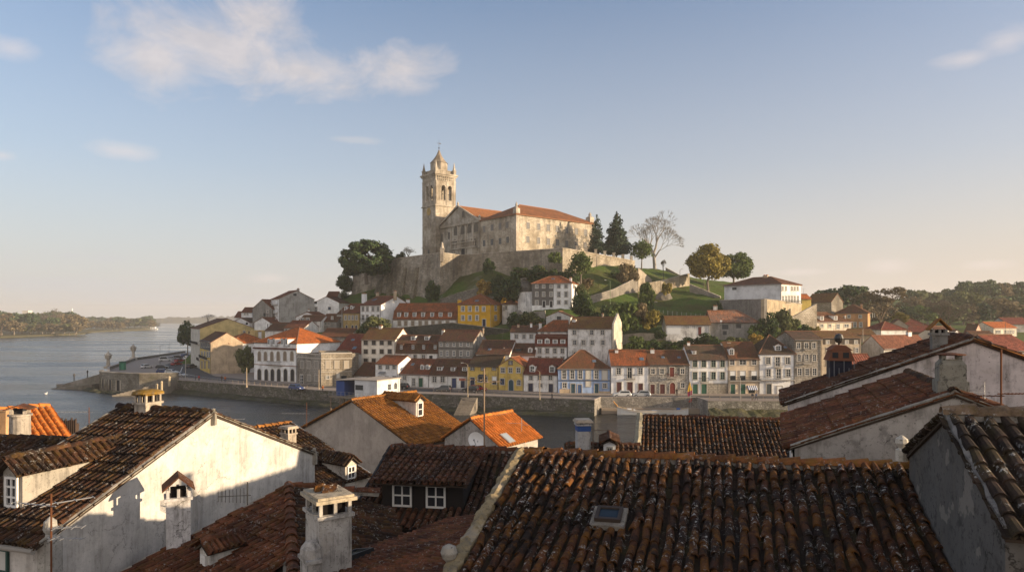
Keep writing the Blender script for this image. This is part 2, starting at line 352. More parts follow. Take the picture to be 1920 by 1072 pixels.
# ================================================================= houses
SILL=plain((.42,.40,.36),.9,.1); SASH=plain((.62,.61,.58),.6); ROOFEDGE=plain((.20,.10,.06),.9,.1); LEAD=plain((.20,.205,.21),.6,.3)
_wm={}
def window_mesh(kind,w,h,frame,fill,trim):
    key=(kind,w,h,frame,fill,trim)
    if key in _wm: return _wm[key]
    m=MB(); x=w/2; tr=.16
    arch=kind.startswith('a'); k=kind[-1]
    def arcpts(r,n=8): return [(-r*cos(pi*i/n),r*sin(pi*i/n)) for i in range(n+1)]
    z1=h-(x if arch else 0)
    if k!='k' or arch:
        if trim:
            m.box(-x-tr,-x,-.09,.02,0,z1,0); m.box(x,x+tr,-.09,.02,0,z1,0)
            if arch:
                a=arcpts(x); b=arcpts(x+tr)
                for i in range(8):
                    q=[(a[i][0],0,z1+a[i][1]),(a[i+1][0],0,z1+a[i+1][1]),(b[i+1][0],0,z1+b[i+1][1]),(b[i][0],0,z1+b[i][1])]
                    m.prism([(p[0],-.09,p[2]) for p in q],(0,.11,0),0)
            else: m.box(-x-tr,x+tr,-.10,.02,h,h+.17,0)
            if k!='d': m.box(-x-tr-.06,x+tr+.06,-.15,.02,-.13,0,0)
    # filling: glass, door leaf or shutter just proud of the wall, inside the surround
    yf=-.018
    if arch:
        m.add([(p[0],yf,z1+p[1]) for p in arcpts(x-.002)]+[(x-.002,yf,0),(-x+.002,yf,0)],[tuple(range(11))],2)
    else: m.quad((-x+.002,yf,.002),(x-.002,yf,.002),(x-.002,yf,h-.002),(-x+.002,yf,h-.002),2)
    if k in 'wn':
        b=.07
        m.box(-x,-x+b,-.05,-.02,0,z1,1); m.box(x-b,x,-.05,-.02,0,z1,1); m.box(-x+b,x-b,-.05,-.02,0,b,1)
        if not arch: m.box(-x+b,x-b,-.05,-.02,h-b,h,1)
        m.box(-.04,.04,-.052,-.021,b,h-b,1)
        for i in range(1,3 if h>1.3 else 2):
            zz=h*i/(3 if h>1.3 else 2); m.box(-x+b,x-b,-.049,-.022,zz-.03,zz+.03,1)
    elif k=='d':
        m.box(-x+.05,-.02,-.04,-.02,.05,z1-.05,2); m.box(.02,x-.05,-.04,-.02,.05,z1-.05,2)
    elif k=='s':
        m.box(-x+.03,-.015,-.05,-.02,.03,z1-.03,2); m.box(.015,x-.03,-.05,-.02,.03,z1-.03,2)
    elif k=='h':   # half lowered white blind over glass
        m.box(-x+.02,x-.02,-.05,-.02,h*.5,h-.01,1)
    me=m.mesh('window' if k!='d' else 'door',[trim or SILL,frame,fill]); _wm[key]=me; return me
def q1(v,s=.1): return max(s,round(v/s)*s)
def slab(m,top,th=.16,eave=None):
    """roof slab: top polygon with metre UVs (u along the first edge, v down the slope)"""
    P=[Vector(p) for p in top]; u=(P[1]-P[0]).normalized(); n=Vector((0,0,0))
    for i in range(len(P)): n+=P[i].cross(P[(i+1)%len(P)])
    n.normalize()
    if n.z<0: n=-n
    v=u.cross(n); v=v if v.z<0 else -v
    uv=[((p-P[0]).dot(u),(p-P[0]).dot(v)) for p in P]
    m.poly(P,0,uv)
    Q=[p-Vector((0,0,th)) for p in P]; k=len(P)
    m.add(P+Q,[tuple(range(k,2*k))]+[(i,k+i,k+(i+1)%k,(i+1)%k) for i in range(k)],1)
class House:
    all=[]
    def __init__(s,label,xl,xr,ye,yb,Dl,Dr,dep,roof='gable',rise=2.5,wall=None,rm=None,name='house',cat='house',group=None,ov=.3,found=3.5,foot=True,man=None,th=.16):
        s.A=W(xl,yb,Dl); B=W(xr,yb,Dr); ze=W(xl,ye,Dl).z; s.H=ze-s.A.z; H=s.H
        d=Vector((B.x-s.A.x,B.y-s.A.y,0)); s.L=L=d.length; s.ang=atan2(d.y,d.x); s.dep=dep; s.rise=rise; s.roof=roof
        s.o=empty(name,s.A,s.ang,label,cat,group)
        s.M=Matrix.Translation(s.A)@Matrix.Rotation(s.ang,4,'Z'); s.I=s.M.inverted()
        s.wallmat=wall; s.rm=rm; House.all.append(s)
        if foot:
            for lx,ly,dz in ((0,0,-.1),(L,0,-.1),(L/2,dep,min(.3*H,2.0))):
                p=s.M@Vector((lx,ly,dz)); ctrl.append((p.x,p.y,p.z))
        m=MB(); zb=-found
        def wl(pts):
            P=[Vector(p) for p in pts]; u=(P[1]-P[0]); u.z=0; u.normalize(); m.poly(P,0,[((p-P[0]).dot(u),p.z) for p in P])
        hy=dep/2
        if roof=='gable':
            fr=H+man[0] if man else H
            wl([(0,0,zb),(L,0,zb),(L,0,H),(0,0,H)]); wl([(L,dep,zb),(0,dep,zb),(0,dep,H),(L,dep,H)])
            if man:
                a,b=man; wl([(L,0,zb),(L,dep,zb),(L,dep,H),(L,dep-b,H+a),(L,hy,H+a+rise),(L,b,H+a),(L,0,H)]); wl([(0,dep,zb),(0,0,zb),(0,0,H),(0,b,H+a),(0,hy,H+a+rise),(0,dep-b,H+a),(0,dep,H)])
            else:
                wl([(L,0,zb),(L,dep,zb),(L,dep,H),(L,hy,H+rise),(L,0,H)]); wl([(0,dep,zb),(0,0,zb),(0,0,H),(0,hy,H+rise),(0,dep,H)])
        elif roof=='gablef':
            hx=L/2
            wl([(0,0,zb),(L,0,zb),(L,0,H),(hx,0,H+rise),(0,0,H)]); wl([(L,dep,zb),(0,dep,zb),(0,dep,H),(hx,dep,H+rise),(L,dep,H)])
            wl([(L,0,zb),(L,dep,zb),(L,dep,H),(L,0,H)]); wl([(0,dep,zb),(0,0,zb),(0,0,H),(0,dep,H)])
        elif roof=='shed':
            wl([(0,0,zb),(L,0,zb),(L,0,H),(0,0,H)]); wl([(L,dep,zb),(0,dep,zb),(0,dep,H+rise),(L,dep,H+rise)])
            wl([(L,0,zb),(L,dep,zb),(L,dep,H+rise),(L,0,H)]); wl([(0,dep,zb),(0,0,zb),(0,0,H),(0,dep,H+rise)])
        else:
            wl([(0,0,zb),(L,0,zb),(L,0,H),(0,0,H)]); wl([(L,dep,zb),(0,dep,zb),(0,dep,H),(L,dep,H)])
            wl([(L,0,zb),(L,dep,zb),(L,dep,H),(L,0,H)]); wl([(0,dep,zb),(0,0,zb),(0,0,H),(0,dep,H)])
        s.wall=m.build('wall',wall,s.o,fixn=False)
        m=MB(); g=.05                                 # roof lies a little proud of the walls
        s.cov=None
        if roof=='gable':
            if man:
                a,b=man; sl=a/b
                for (y0,sg) in ((0,1),(dep,-1)):
                    e=y0-sg*.18; t1=y0+sg*b; r=hy
                    P=[(-.08,e,H-.18*sl+g),(L+.08,e,H-.18*sl+g),(L+.08,t1,H+a+g),(-.08,t1,H+a+g)]
                    slab(m,P if sg>0 else [P[1],P[0],P[3],P[2]],.1)
                    P=[(-.1,t1-sg*.25,H+a-.05+g+.10),(L+.1,t1-sg*.25,H+a-.05+g+.10),(L+.1,r,H+a+rise+g+.10),(-.1,r,H+a+rise+g+.10)]
                    slab(m,P if sg>0 else [P[1],P[0],P[3],P[2]],.1)
                s.pl=(Vector((0,0,H+g)),Vector((0,-sl,1)).normalized()); s.pl2=(Vector((0,man[1],H+a+g+.1)),Vector((0,-rise/(hy-b),1)).normalized())
            else:
                sl=rise/hy
                P=[(-ov*.4,-ov,H-ov*sl+g),(L+ov*.4,-ov,H-ov*sl+g),(L+ov*.4,hy,H+rise+g),(-ov*.4,hy,H+rise+g)]; slab(m,P,th)
                P=[(L+ov*.4,dep+ov,H-ov*sl+g),(-ov*.4,dep+ov,H-ov*sl+g),(-ov*.4,hy,H+rise+g),(L+ov*.4,hy,H+rise+g)]; slab(m,P,th)
                s.pl=(Vector((0,0,H+g)),Vector((0,-sl,1)).normalized())
            zr=H+rise+g+(man[0]+.1 if man else 0)
            s.ridge(m,(-ov*.4,hy,zr),(L+ov*.4,hy,zr))
        elif roof=='gablef':
            hx=L/2; sl=rise/hx
            P=[(-ov,dep+.1,H-ov*sl+g),(-ov,-.15,H-ov*sl+g),(hx,-.15,H+rise+g),(hx,dep+.1,H+rise+g)]; slab(m,P,th)
            P=[(L+ov,-.15,H-ov*sl+g),(L+ov,dep+.1,H-ov*sl+g),(hx,dep+.1,H+rise+g),(hx,-.15,H+rise+g)]; slab(m,P,th)
            s.pl=(Vector((0,0,H+g)),Vector((-sl,0,1)).normalized()); s.plr=(Vector((L,0,H+g)),Vector((sl,0,1)).normalized())
            s.ridge(m,(hx,-.15,H+rise+g),(hx,dep+.1,H+rise+g))
        elif roof=='shed':
            sl=rise/dep
            slab(m,[(-.1,-ov,H-ov*sl+g),(L+.1,-ov,H-ov*sl+g),(L+.1,dep+.1,H+rise+.1*sl+g),(-.1,dep+.1,H+rise+.1*sl+g)],th)
            s.pl=(Vector((0,0,H+g)),Vector((0,-sl,1)).normalized())
        elif roof=='flat':
            m.box(.25,L-.25,.25,dep-.25,H-.5,H-.45,0); s.pl=(Vector((0,0,H)),Vector((0,0,1)))
        else:   # hip; roof='hip' both ends, 'hipr' right only, 'hipl' left only
            inset=min(hy,L/2-.05); il=inset if roof in('hip','hipl') else -ov*.4; ir=inset if roof in('hip','hipr') else -ov*.4
            zr=H+rise+g; slx=rise/hy; ze_=H-ov*slx+g
            xl_=-ov if roof in('hip','hipl') else -ov*.4; xr_=L+ov if roof in('hip','hipr') else L+ov*.4
            rl=Vector((il,hy,zr)); rr_=Vector((L-ir,hy,zr))
            a=(xl_,-ov,ze_); b=(xr_,-ov,ze_); c=(xr_,dep+ov,ze_); d_=(xl_,dep+ov,ze_)
            slab(m,[a,b,rr_,rl],th); slab(m,[c,d_,rl,rr_],th)
            if roof!='hipl': slab(m,[b,c,rr_],th); s.ridge(m,b,rr_); s.ridge(m,c,rr_)
            else: m.poly([(L,0,H),(L,dep,H),(L,hy,zr-.2)],1)
            if roof!='hipr': slab(m,[d_,a,rl],th); s.ridge(m,a,rl)
            else: m.poly([(0,0,H),(0,dep,H),(0,hy,zr-.2)],1)
            if (rl-rr_).length>.1: s.ridge(m,rl,rr_)
            s.pl=(Vector((0,0,H+g)),Vector((0,-slx,1)).normalized())
        s.ro=m.build('roof',[rm,ROOFEDGE],s.o,fixn=True)
    def ridge(s,m,a,b):
        a=Vector(a)+Vector((0,0,.02)); b=Vector(b)+Vector((0,0,.02)); m.tube(a,b,.13,.13,5,1)
    def ray(s,px,py):
        ro=s.I@Vector((0,0,ZC)); rd=s.I.to_3x3()@Vector(((px-960)/F,1,-(py-HZ)/F)); return ro,rd
    def hit(s,px,py,pl):
        ro,rd=s.ray(px,py); p,n=pl; t=(p-ro).dot(n)/rd.dot(n); return ro+rd*t
    def plane(s,face):
        return {'f':(Vector((0,0,0)),Vector((0,-1,0))),'r':(Vector((s.L,0,0)),Vector((1,0,0))),'l':(Vector((0,0,0)),Vector((-1,0,0)))}[face]
    def win(s,px,py,w,h,kind='w',face='f',frame=None,fill=None,trim=TRIM,label=None):
        pl=s.plane(face); c=s.hit(px,py+h/2,pl); a=s.hit(px-w/2,py,pl); b=s.hit(px+w/2,py,pl); t=s.hit(px,py-h/2,pl)
        ww=q1((b-a).length); hh=q1((t-c).length)
        if ww>4: ww=1.0
        k=kind[-1]
        fr=frame or SASH
        if fill is None: fill=M_GLASS if k in 'wnkh' else plain((.05,.09,.07),.6)
        tm=trim if (trim is None or not isinstance(trim,tuple)) else plain(trim,.9,.15)
        me=window_mesh(kind,ww,hh,fr,fill,tm)
        o=link('door' if k=='d' else 'window',me,s.o,c,{'f':0,'r':pi/2,'l':-pi/2}[face])
        off={'f':Vector((0,-.005,0)),'r':Vector((.005,0,0)),'l':Vector((-.005,0,0))}[face]; o.location=c+off
        if label: o['label']=label
        return o
    def row(s,y,h,w,xs,kind='w',**k):
        for x in xs: s.win(x,y,w,h,kind,**k)
    def band(s,y,hpx,mat,x0=None,x1=None,proud=.12,name='cornice'):
        c=s.hit((x0 or 0) if x0 else 960,y,s.plane('f'))
        a=0 if x0 is None else s.hit(x0,y,s.plane('f')).x; b=s.L if x1 is None else s.hit(x1,y,s.plane('f')).x
        z=s.hit(960 if x0 is None else x0,y,s.plane('f')).z
        if x0 is None:
            q=s.M@Vector((s.L/2,0,0)); z=(ZC-(y-HZ)/F*q.y)-s.A.z
        hh=hpx/F*s.A.y
        m=MB(); m.box(a-.02,b+.02,-proud,.05,z-hh/2,z+hh/2); return m.build(name,mat,s.o)
    def panel(s,x0,x1,y0,y1,mat,proud=.03,name='render_panel',uv=True):
        a=s.hit(x0,y1,s.plane('f')); b=s.hit(x1,y0,s.plane('f')); m=MB()
        m.quad((a.x,-proud,a.z),(b.x,-proud,a.z),(b.x,-proud,b.z),(a.x,-proud,b.z),0,[(a.x,a.z),(b.x,a.z),(b.x,b.z),(a.x,b.z)])
        for u,v in (((a.x,a.z),(a.x,b.z)),((b.x,a.z),(b.x,b.z)),((a.x,b.z),(b.x,b.z)),((a.x,a.z),(b.x,a.z))):
            m.quad((u[0],-proud,u[1]),(v[0],-proud,v[1]),(v[0],.02,v[1]),(u[0],.02,u[1]))
        return m.build(name,mat,s.o)
    def dormer(s,px,py,w,h,kind='g',wallm=None,roofm=None,plane=None,win='n',frame=None,trim=None):
        pl=plane or s.pl; p=s.hit(px,py+h/2,pl); D=(s.M@p).y; ww=w/F*D; hh=h/F*D; n=pl[1]
        if s.roof=='gablef': return
        sl=-n.y/n.z; dep=(hh+.25+(ww*.35 if kind=='g' else .1))/max(sl,.15); dep=min(dep,s.dep*.6)
        bw=ww/2+.16; H=hh+.22; o=empty('dormer',(p.x,p.y,p.z),0); o.parent=s.o
        m=MB(); y0=0
        P=[(-bw,y0,-.35),(bw,y0,-.35),(bw,y0,H),(0,y0,H+(ww*.35 if kind=='g' else 0)),(-bw,y0,H)]
        m.prism(P if kind=='g' else [P[0],P[1],P[2],P[4]],(0,dep,0)); m.build('dormer_wall',wallm or M_WHITE,o)
        m=MB(); e=.15
        if kind=='g':
            top=H+ww*.35+.06; sl2=(ww*.35)/bw
            slab(m,[(-bw-e,dep,H-e*sl2+.05),(-bw-e,-.18,H-e*sl2+.05),(0,-.18,top),(0,dep,top)],.09); slab(m,[(bw+e,-.18,H-e*sl2+.05),(bw+e,dep,H-e*sl2+.05),(0,dep,top),(0,-.18,top)],.09)
        else:
            slab(m,[(-bw-e,-.2,H+.03),(bw+e,-.2,H+.03),(bw+e,dep,H+.03+dep*sl*.15),(-bw-e,dep,H+.03+dep*sl*.15)],.1)
        m.build('dormer_roof',[roofm or s.rm,ROOFEDGE],o)
        me=window_mesh(win,q1(ww),q1(hh),frame or SASH,M_GLASS,trim); link('window',me,o,(0,-.006,.06))
        return o
    def skylight(s,px,py,w,h):
        p=s.hit(px,py,s.pl); D=(s.M@p).y; ww=w/F*D/2; n=s.pl[1]; sl=Vector((0,n.z,-n.y)).normalized(); hh=h/F*D/max(.25,abs(sl.z)*1+.15)/2; u=Vector((1,0,0))
        m=MB()
        def quad(e,off,mi):
            P=[p+u*a*(ww+e)+sl*b*(hh+e)+n*off for a,b in((-1,-1),(1,-1),(1,1),(-1,1))]; m.prism(P,-n*(off+.05),mi)
        quad(.08,.09,0); quad(0,.11,1); return m.build('skylight',[LEAD,glass((.10,.14,.19),.08)],s.o)
    def chimney(s,px,yt,w,h,v=.5,mat=None,cap=None,pots=True,d=None,kind='slab',name='chimney'):
        p=s.hit(px,yt,(Vector((0,v*s.dep,0)),Vector((0,-1,0)))); D=(s.M@p).y; ww=w/F*D/2; hh=h/F*D+1.0; dd=(d or ww*1.5)
        m=MB(); z1=p.z; z0=z1-hh
        m.box(p.x-ww,p.x+ww,p.y-dd/2,p.y+dd/2,z0,z1-.25,0)
        m.box(p.x-ww-.07,p.x+ww+.07,p.y-dd/2-.07,p.y+dd/2+.07,z1-.25,z1-.12,1)
        for i in (-1,1): m.box(p.x+i*ww*.55-ww*.28,p.x+i*ww*.55+ww*.28,p.y-dd*.3,p.y+dd*.3,z1-.12,z1+.16,2)
        return m.build(name,[mat or s.wallmat,cap or M_TRIM,plain((.32,.14,.07),.9,.1)],s.o)
    def balcony(s,px,py,w,h,face='f',mat=None,slabm=None,proud=.7):
        pl=s.plane(face); c=s.hit(px,py,pl); a=s.hit(px-w/2,py,pl); b=s.hit(px+w/2,py,pl); ww=(b-a).length/2; hh=max(.9,h/F*(s.M@c).y)
        m=MB(); m.box(-ww,ww,-proud,-.005,-.14,0,0)
        for i in range(3):
            z=(0.06,hh*.95,hh)[i] if i<2 else hh
            m.box(-ww,ww,-proud+.02,-proud+.06,z-.02,z+.02,1); 
            for sx in(-1,1): m.box(sx*(ww-.03)-.02,sx*(ww-.03)+.02,-proud+.02,-.01,z-.02,z+.02,1)
        n=max(3,int(ww*2/.22))
        for i in range(n+1):
            x=-ww+.03+(2*ww-.06)*i/n; m.box(x-.014,x+.014,-proud+.028,-proud+.052,0,hh,1)
        o=m.build('balcony',[slabm or M_TRIM,mat or M_IRON],s.o); o.location=c; o.rotation_euler=(0,0,{'f':0,'r':pi/2,'l':-pi/2}[face]); return o
    def awning(s,px,py,w,h,mats,stripes=8):
        c=s.hit(px,py-h/2,s.plane('f')); D=(s.M@c).y; ww=w/F*D/2; hh=h/F*D; m=MB()
        for i in range(stripes):
            x0=c.x-ww+2*ww*i/stripes; x1=x0+2*ww/stripes
            m.prism([(x0,-.03,c.z),(x1,-.03,c.z),(x1,-1.0,c.z-hh),(x0,-1.0,c.z-hh)],(0,0,-.04),i%2)
        return m.build('awning',list(mats),s.o)

def dress_houses():
    """drainpipes, eave gutters and roof aerials on the town houses"""
    r=random.Random(19); PIPE=plain((.10,.09,.08),.7); ZN=plain((.25,.25,.24),.6)
    for h in House.all:
        D=h.A.y
        if D>245 or h.roof=='flat': continue
        if h.roof in('gable','hip','hipr','hipl','shed'):
            m=MB(); m.box(-.05,h.L+.05,-.42 if h.roof!='gable' or True else 0,-.30,h.H-.20,h.H-.09); m.build('gutter',PIPE if r.random()<.6 else ZN,h.o)
        if h.L>4:
            m=MB(); x=h.L-.12; m.tube((x,-.09,-.4),(x,-.09,h.H-.15),.055,.055,6); m.build('drainpipe',PIPE if r.random()<.7 else ZN,h.o)
        if r.random()<.55 and h.roof!='gablef':
            x=h.L*r.uniform(.15,.85); z=h.H+h.rise; y=h.dep/2; hh=r.uniform(1.4,2.6); m=MB(); m.tube((x,y,z-.2),(x,y,z+hh),.03,.025,4); a=r.uniform(0,3.1); d=Vector((cos(a),sin(a),0)); c=Vector((x,y,z+hh-.15)); m.tube(c-d*.6,c+d*.6,.018,.018,3); n=Vector((-d.y,d.x,0))
            for i in range(5): q=c+d*(-.55+.27*i); m.tube(q-n*.3,q+n*.3,.014,.014,3)
            m.build('aerial',PIPE,h.o)
WH=plaster((.84,.83,.81),.16); WH2=plaster((.80,.78,.74),.34); CREAM=plaster((.78,.72,.62),.2); DEREL=plaster((.76,.74,.70),.55); GREYP=plaster((.30,.285,.26),.6); GREYL=plaster((.40,.39,.37),.45)
YEL=plaster((.60,.37,.07),.25); YEL2=plaster((.62,.44,.12),.3); OCH=plaster((.42,.30,.12),.3); BLUE=plaster((.32,.43,.64),.22); BEIGE=plaster((.72,.58,.42),.18); DKG=plaster((.14,.13,.12),.4)
STN=stone((.38,.345,.29),(.52,.47,.40)); RUB=rubble((.30,.275,.24),(.50,.465,.41),2.2); TAN=plaster((.52,.40,.27),.3); PINKY=plaster((.50,.27,.13),.25)
R_OR=rooftile((0.304,0.087,0.028),.12,dark=.4); R_ORB=rooftile((0.448,0.119,0.023),.02,dark=.15); R_RED=rooftile((0.192,0.052,0.025),.15,dark=.5); R_DK=rooftile((0.120,0.043,0.026),.3,dark=.75); R_MOSS=rooftile((0.160,0.070,0.026),.85,(.17,.10,.025),.5); R_BR=rooftile((0.160,0.056,0.026),.3,dark=.6); R_BLK=rooftile((0.068,0.035,0.023),.5,(.07,.055,.02),.8); R_DRED=rooftile((0.176,0.038,0.023),.03,dark=.25); R_GRY=rooftile((0.120,0.062,0.040),.35,(.10,.09,.05),.7)
GRN=plain((.02,.09,.055),.6); NAVY=plain((.015,.02,.05),.6); MAR=plain((.085,.022,.02),.6); TEAL=plain((.02,.06,.085),.6); REDD=plain((.16,.03,.02),.6); BLU=plain((.05,.10,.22),.6); SHUT=plain((.58,.55,.48),.7); BRNF=plain((.09,.06,.04),.7); BRNS=plain((.24,.19,.14),.8); GRNF=plain((.22,.30,.24),.7)
# ---- quay front, from the blue house to the right
h=House('pale blue two storey house with hipped red roof on the quay',1047,1145,690,737.5,158.7,158.7,11,'hip',3.9,BLUE,R_BR)
h.row(702,16,7.5,[1057.5,1072.8,1087.7,1117.8]); h.win(1103,702,8,16,'s',fill=SHUT); h.win(1133.8,703,8.5,17,'s',fill=SHUT)
h.win(1058.7,722,7,10); h.win(1134,722.6,7,9); h.win(1103,719,8,10,'s',fill=SHUT)
h.win(1074.4,728,7.5,18,'d',fill=TEAL); h.win(1086.9,729,7.5,16,'d',fill=BLU); h.win(1118.4,728,7.5,18,'d',fill=TEAL)
h.band(713.2,1.6,plain((.06,.07,.10),.8)); h.band(691,1.4,M_TRIM); h.panel(1049,1069,729,737.4,TAN,.035); h.panel(1122,1144,733,737.4,TAN,.035)
h.skylight(1114,677,6,4)
h=House('white house with three maroon doors and small iron balcony on the quay',1146,1217,684.4,738,158,157.6,10,'gable',3.3,WH,R_OR)
h.row(695.6,12,8,[1159.8,1200.5]); h.win(1180.6,699,8,20); h.balcony(1180.6,709.5,20,8)
h.win(1160.8,727,8.5,21,'d',fill=MAR); h.win(1181,727,10,22,'d',fill=MAR); h.win(1201,728,8,19,'d',fill=MAR); h.chimney(1156,655,6,13,.42); h.chimney(1223,654,7,13,.42); h.skylight(1203,673,7,5)
h.band(685.4,1.2,M_TRIM)
h=House('bare rubble stone house with red balcony and arched red door on the quay',1217.3,1292.3,682.5,738,157.6,157.4,10,'gable',2.9,RUB,R_BR)
h.row(695.8,10,7,[1224,1241,1279.5]); h.win(1260,697,8,17,'d',fill=REDD); h.balcony(1260,708,20,7,mat=REDD,slabm=M_TRIM)
h.win(1223.5,729,8.5,17,'d',fill=MAR); h.win(1242,728.6,9,18,'d',fill=MAR); h.win(1261,727.5,9.5,21,'ad',fill=REDD); h.win(1280,722,7,10); h.skylight(1243,670,5,3); h.skylight(1273,670,5,3)
h=House('white house with green doors, stone base and four windows per floor on the quay',1292.6,1365.5,673,738,157.3,157.2,10,'gable',3.0,WH,R_GRY)
h.row(681.4,13,8.5,[1303,1319.5,1337.5,1354.7],frame=GRNF); h.row(704,14,8.5,[1303,1337.5,1354.7],frame=GRNF); h.win(1319.5,706,8.5,18,frame=GRNF); h.balcony(1319.5,715,17,6)
h.panel(1326,1365.3,718,737.8,stone((.30,.27,.22),(.38,.34,.28),.8,.4),.04,'stone_base'); h.win(1303.6,729,9,18,'d',fill=GRN); h.win(1320,729,10,18.5,'d',fill=GRN); h.dormer(1301.7,661,5,5.5,'f'); h.chimney(1291,641,5,10,.5); h.chimney(1353,642,3,10,.5)
h=House('cream house with long balcony and blue striped awning on the quay',1366,1424,672,738,157.2,157.1,10,'gable',3.6,BEIGE,R_BR)
h.row(679,10,8,[1372.5,1413.8]); h.win(1392.5,679,12,9,'n'); h.row(704,17,9.5,[1374,1392.5,1414],'h',frame=M_WHITE); h.balcony(1395.5,713.5,57,7.5)
h.win(1374,729,8,18,'d',fill=GRN); h.win(1393,729,8,18,'d',fill=GRN); h.awning(1409.5,726,18,7,(plain((.03,.07,.20),.7),M_WHITE),10); h.dormer(1371.8,660,7,10,'g'); h.chimney(1366,641,6,9,.5)
h.panel(1384,1388.5,720,737.8,plaster((.45,.38,.30),.5),.03); h.win(1409.5,731,12,12,'k')
h=House('white three storey house with hipped dark roof and balconies on the quay',1424.5,1489.5,661.4,738,157.0,156.9,10,'hip',4.0,WH,R_BLK)
h.row(676,12,8.5,[1440,1476.7]); h.win(1458,678,8.5,17); h.balcony(1458,687,16,8,mat=M_STEEL); h.row(699,14,8.5,[1440.6,1477.8]); h.win(1459.8,700,8.5,18); h.balcony(1457,711.5,64,7,mat=M_STEEL)
h.win(1441.6,729,9,18.5,'d',fill=plain((.05,.06,.06),.6)); h.win(1462,731,9,15,'s',fill=M_WHITE); h.dormer(1459,653,9,8,'g'); h.skylight(1472.5,651,5,3)
h.band(662.5,1.4,M_TRIM)
h=House('narrow derelict stone house of three floors with rusty roof, beside the white hipped one',1490,1540,635.6,738,156.8,156.8,11,'gable',1.7,STN,R_GRY)
h.row(647.5,11,6.5,[1497,1511.5,1525.6]); h.row(670.5,13,6.5,[1498,1512.5,1526.6],'aw'); h.row(697,13,7,[1499,1513,1527]); h.balcony(1512.3,681,15,6,mat=GREYL,slabm=M_TRIM); h.balcony(1511.5,655,9,4,slabm=M_TRIM)
h=House('broad tan house with mossy roof and dark attic band of four small windows',1540.5,1615,633,738,158,159,11,'gable',1.4,plaster((.50,.41,.30),.35),R_MOSS)
h.panel(1543,1612,634.5,645,plain((.07,.05,.035),.8),.05,'attic_band'); h.row(641,6,5,[1551.6,1570,1587.5,1604.7],frame=M_WHITE); h.row(656.5,9,5,[1553,1588,1606]); h.row(680,10,6,[1553,1570,1588,1606])
# ---- quay front, left of the blue house
h=House('white cottage with two gabled dormers, between the yellow gabled house and the blue house',982,1046,700,734.5,163,160.5,10,'gable',3.4,WH2,R_DRED)
h.dormer(998,692,8,10,'g'); h.dormer(1035,693,8,10,'g'); h.row(708,8.5,7,[995.5,1012,1032]); h.win(995,726,8.5,15,'d',fill=NAVY); h.win(1014,722,6.5,7.5); h.win(1033,727,8,15,'d',fill=NAVY)
h=House('bright yellow house with front gable and round attic window on the quay',935,981.5,685,732.8,165.5,163.6,11,'gablef',2.0,YEL2,R_OR)
h.row(694,9,7,[943,957,972]); h.win(957.5,680,6,6,'n',trim=(.10,.07,.06)); h.win(942,715,7,11,frame=BLU); h.win(958.4,722,9,21,'ad',fill=TEAL); h.win(973,717,6.5,10,'an')
h=House('yellow two storey house with mossy black roof and dark awning on the quay',878,934.5,685,731.5,168.3,165.8,10,'gable',2.7,YEL2,R_BLK)
h.row(690.6,6.5,6.5,[885.8,905.8,926.4],trim=(.16,.12,.06)); h.win(886,716,8,17,'d',fill=NAVY); h.win(905,711,17,10,'n',frame=SHUT); h.awning(905,703.5,15,4.5,(plain((.05,.05,.06),.7),plain((.06,.06,.07),.7)),2); h.win(927,713,7.5,14,'h',frame=M_WHITE)
h=House('low white cottage with three dormers, blue door and red shop board',805,875,701.5,727,171.3,168.7,10,'gable',3.6,WH2,R_DK)
h.dormer(824,691.4,8,6,'f'); h.dormer(849,692,6,6,'f'); h.dormer(871,692,7,6,'f'); h.row(711,11,8,[814.7,830]); h.win(851.5,718,8,18,'d',fill=plain((.02,.04,.12),.6)); h.win(868,720,7,13,'d',fill=NAVY); h.panel(861,873,709,713,plain((.35,.03,.02),.5),.15,'shop_board')
h=House('low white cottage with paired white dormers and dark green door',746.5,804.5,700,725.5,174.3,171.4,10,'gable',3.5,WH2,R_RED)
h.dormer(791.5,689,5,7,'g'); h.dormer(801.5,689,5,7,'g'); h.win(758.7,708,6,8); h.win(775.6,716,5,14); h.win(789,717,7.5,16,'d',fill=GRN); h.skylight(774,683,5,4)
h=House('white two storey cottage with lit orange roof behind the houseboat',704,746,681,724,177,173.6,8,'gable',1.9,WH,R_OR)
h.row(688.3,7,5.6,[713,726.7,739]); h.row(709,9,7.5,[712,725.3,739.7],'k'); h.awning(718,698,14,4,(LEAD,LEAD),2)
h=House('low shed with rusty roof squeezed between cream block and white cottage',664,703,702,722,181,177.5,8,'gable',3.0,WH2,R_DK)
# ---- stone blocks and arcade
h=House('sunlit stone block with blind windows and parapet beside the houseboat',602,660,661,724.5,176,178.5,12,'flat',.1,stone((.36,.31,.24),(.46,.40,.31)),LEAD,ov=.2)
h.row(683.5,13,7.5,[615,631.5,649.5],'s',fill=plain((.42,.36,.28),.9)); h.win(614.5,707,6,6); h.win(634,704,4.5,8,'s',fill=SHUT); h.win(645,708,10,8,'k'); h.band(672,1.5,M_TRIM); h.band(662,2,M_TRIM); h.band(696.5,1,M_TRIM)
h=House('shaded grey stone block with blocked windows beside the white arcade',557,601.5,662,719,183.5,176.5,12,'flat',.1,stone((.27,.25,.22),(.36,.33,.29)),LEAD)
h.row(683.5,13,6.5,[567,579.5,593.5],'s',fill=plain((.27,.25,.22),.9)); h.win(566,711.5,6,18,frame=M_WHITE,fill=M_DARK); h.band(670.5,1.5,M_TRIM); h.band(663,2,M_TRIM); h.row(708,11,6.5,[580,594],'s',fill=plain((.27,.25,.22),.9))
h=House('large white building with six arcade arches and hipped orange roof',476.5,556.5,641,713,194,185,16,'hip',4.0,WH,R_ORB)
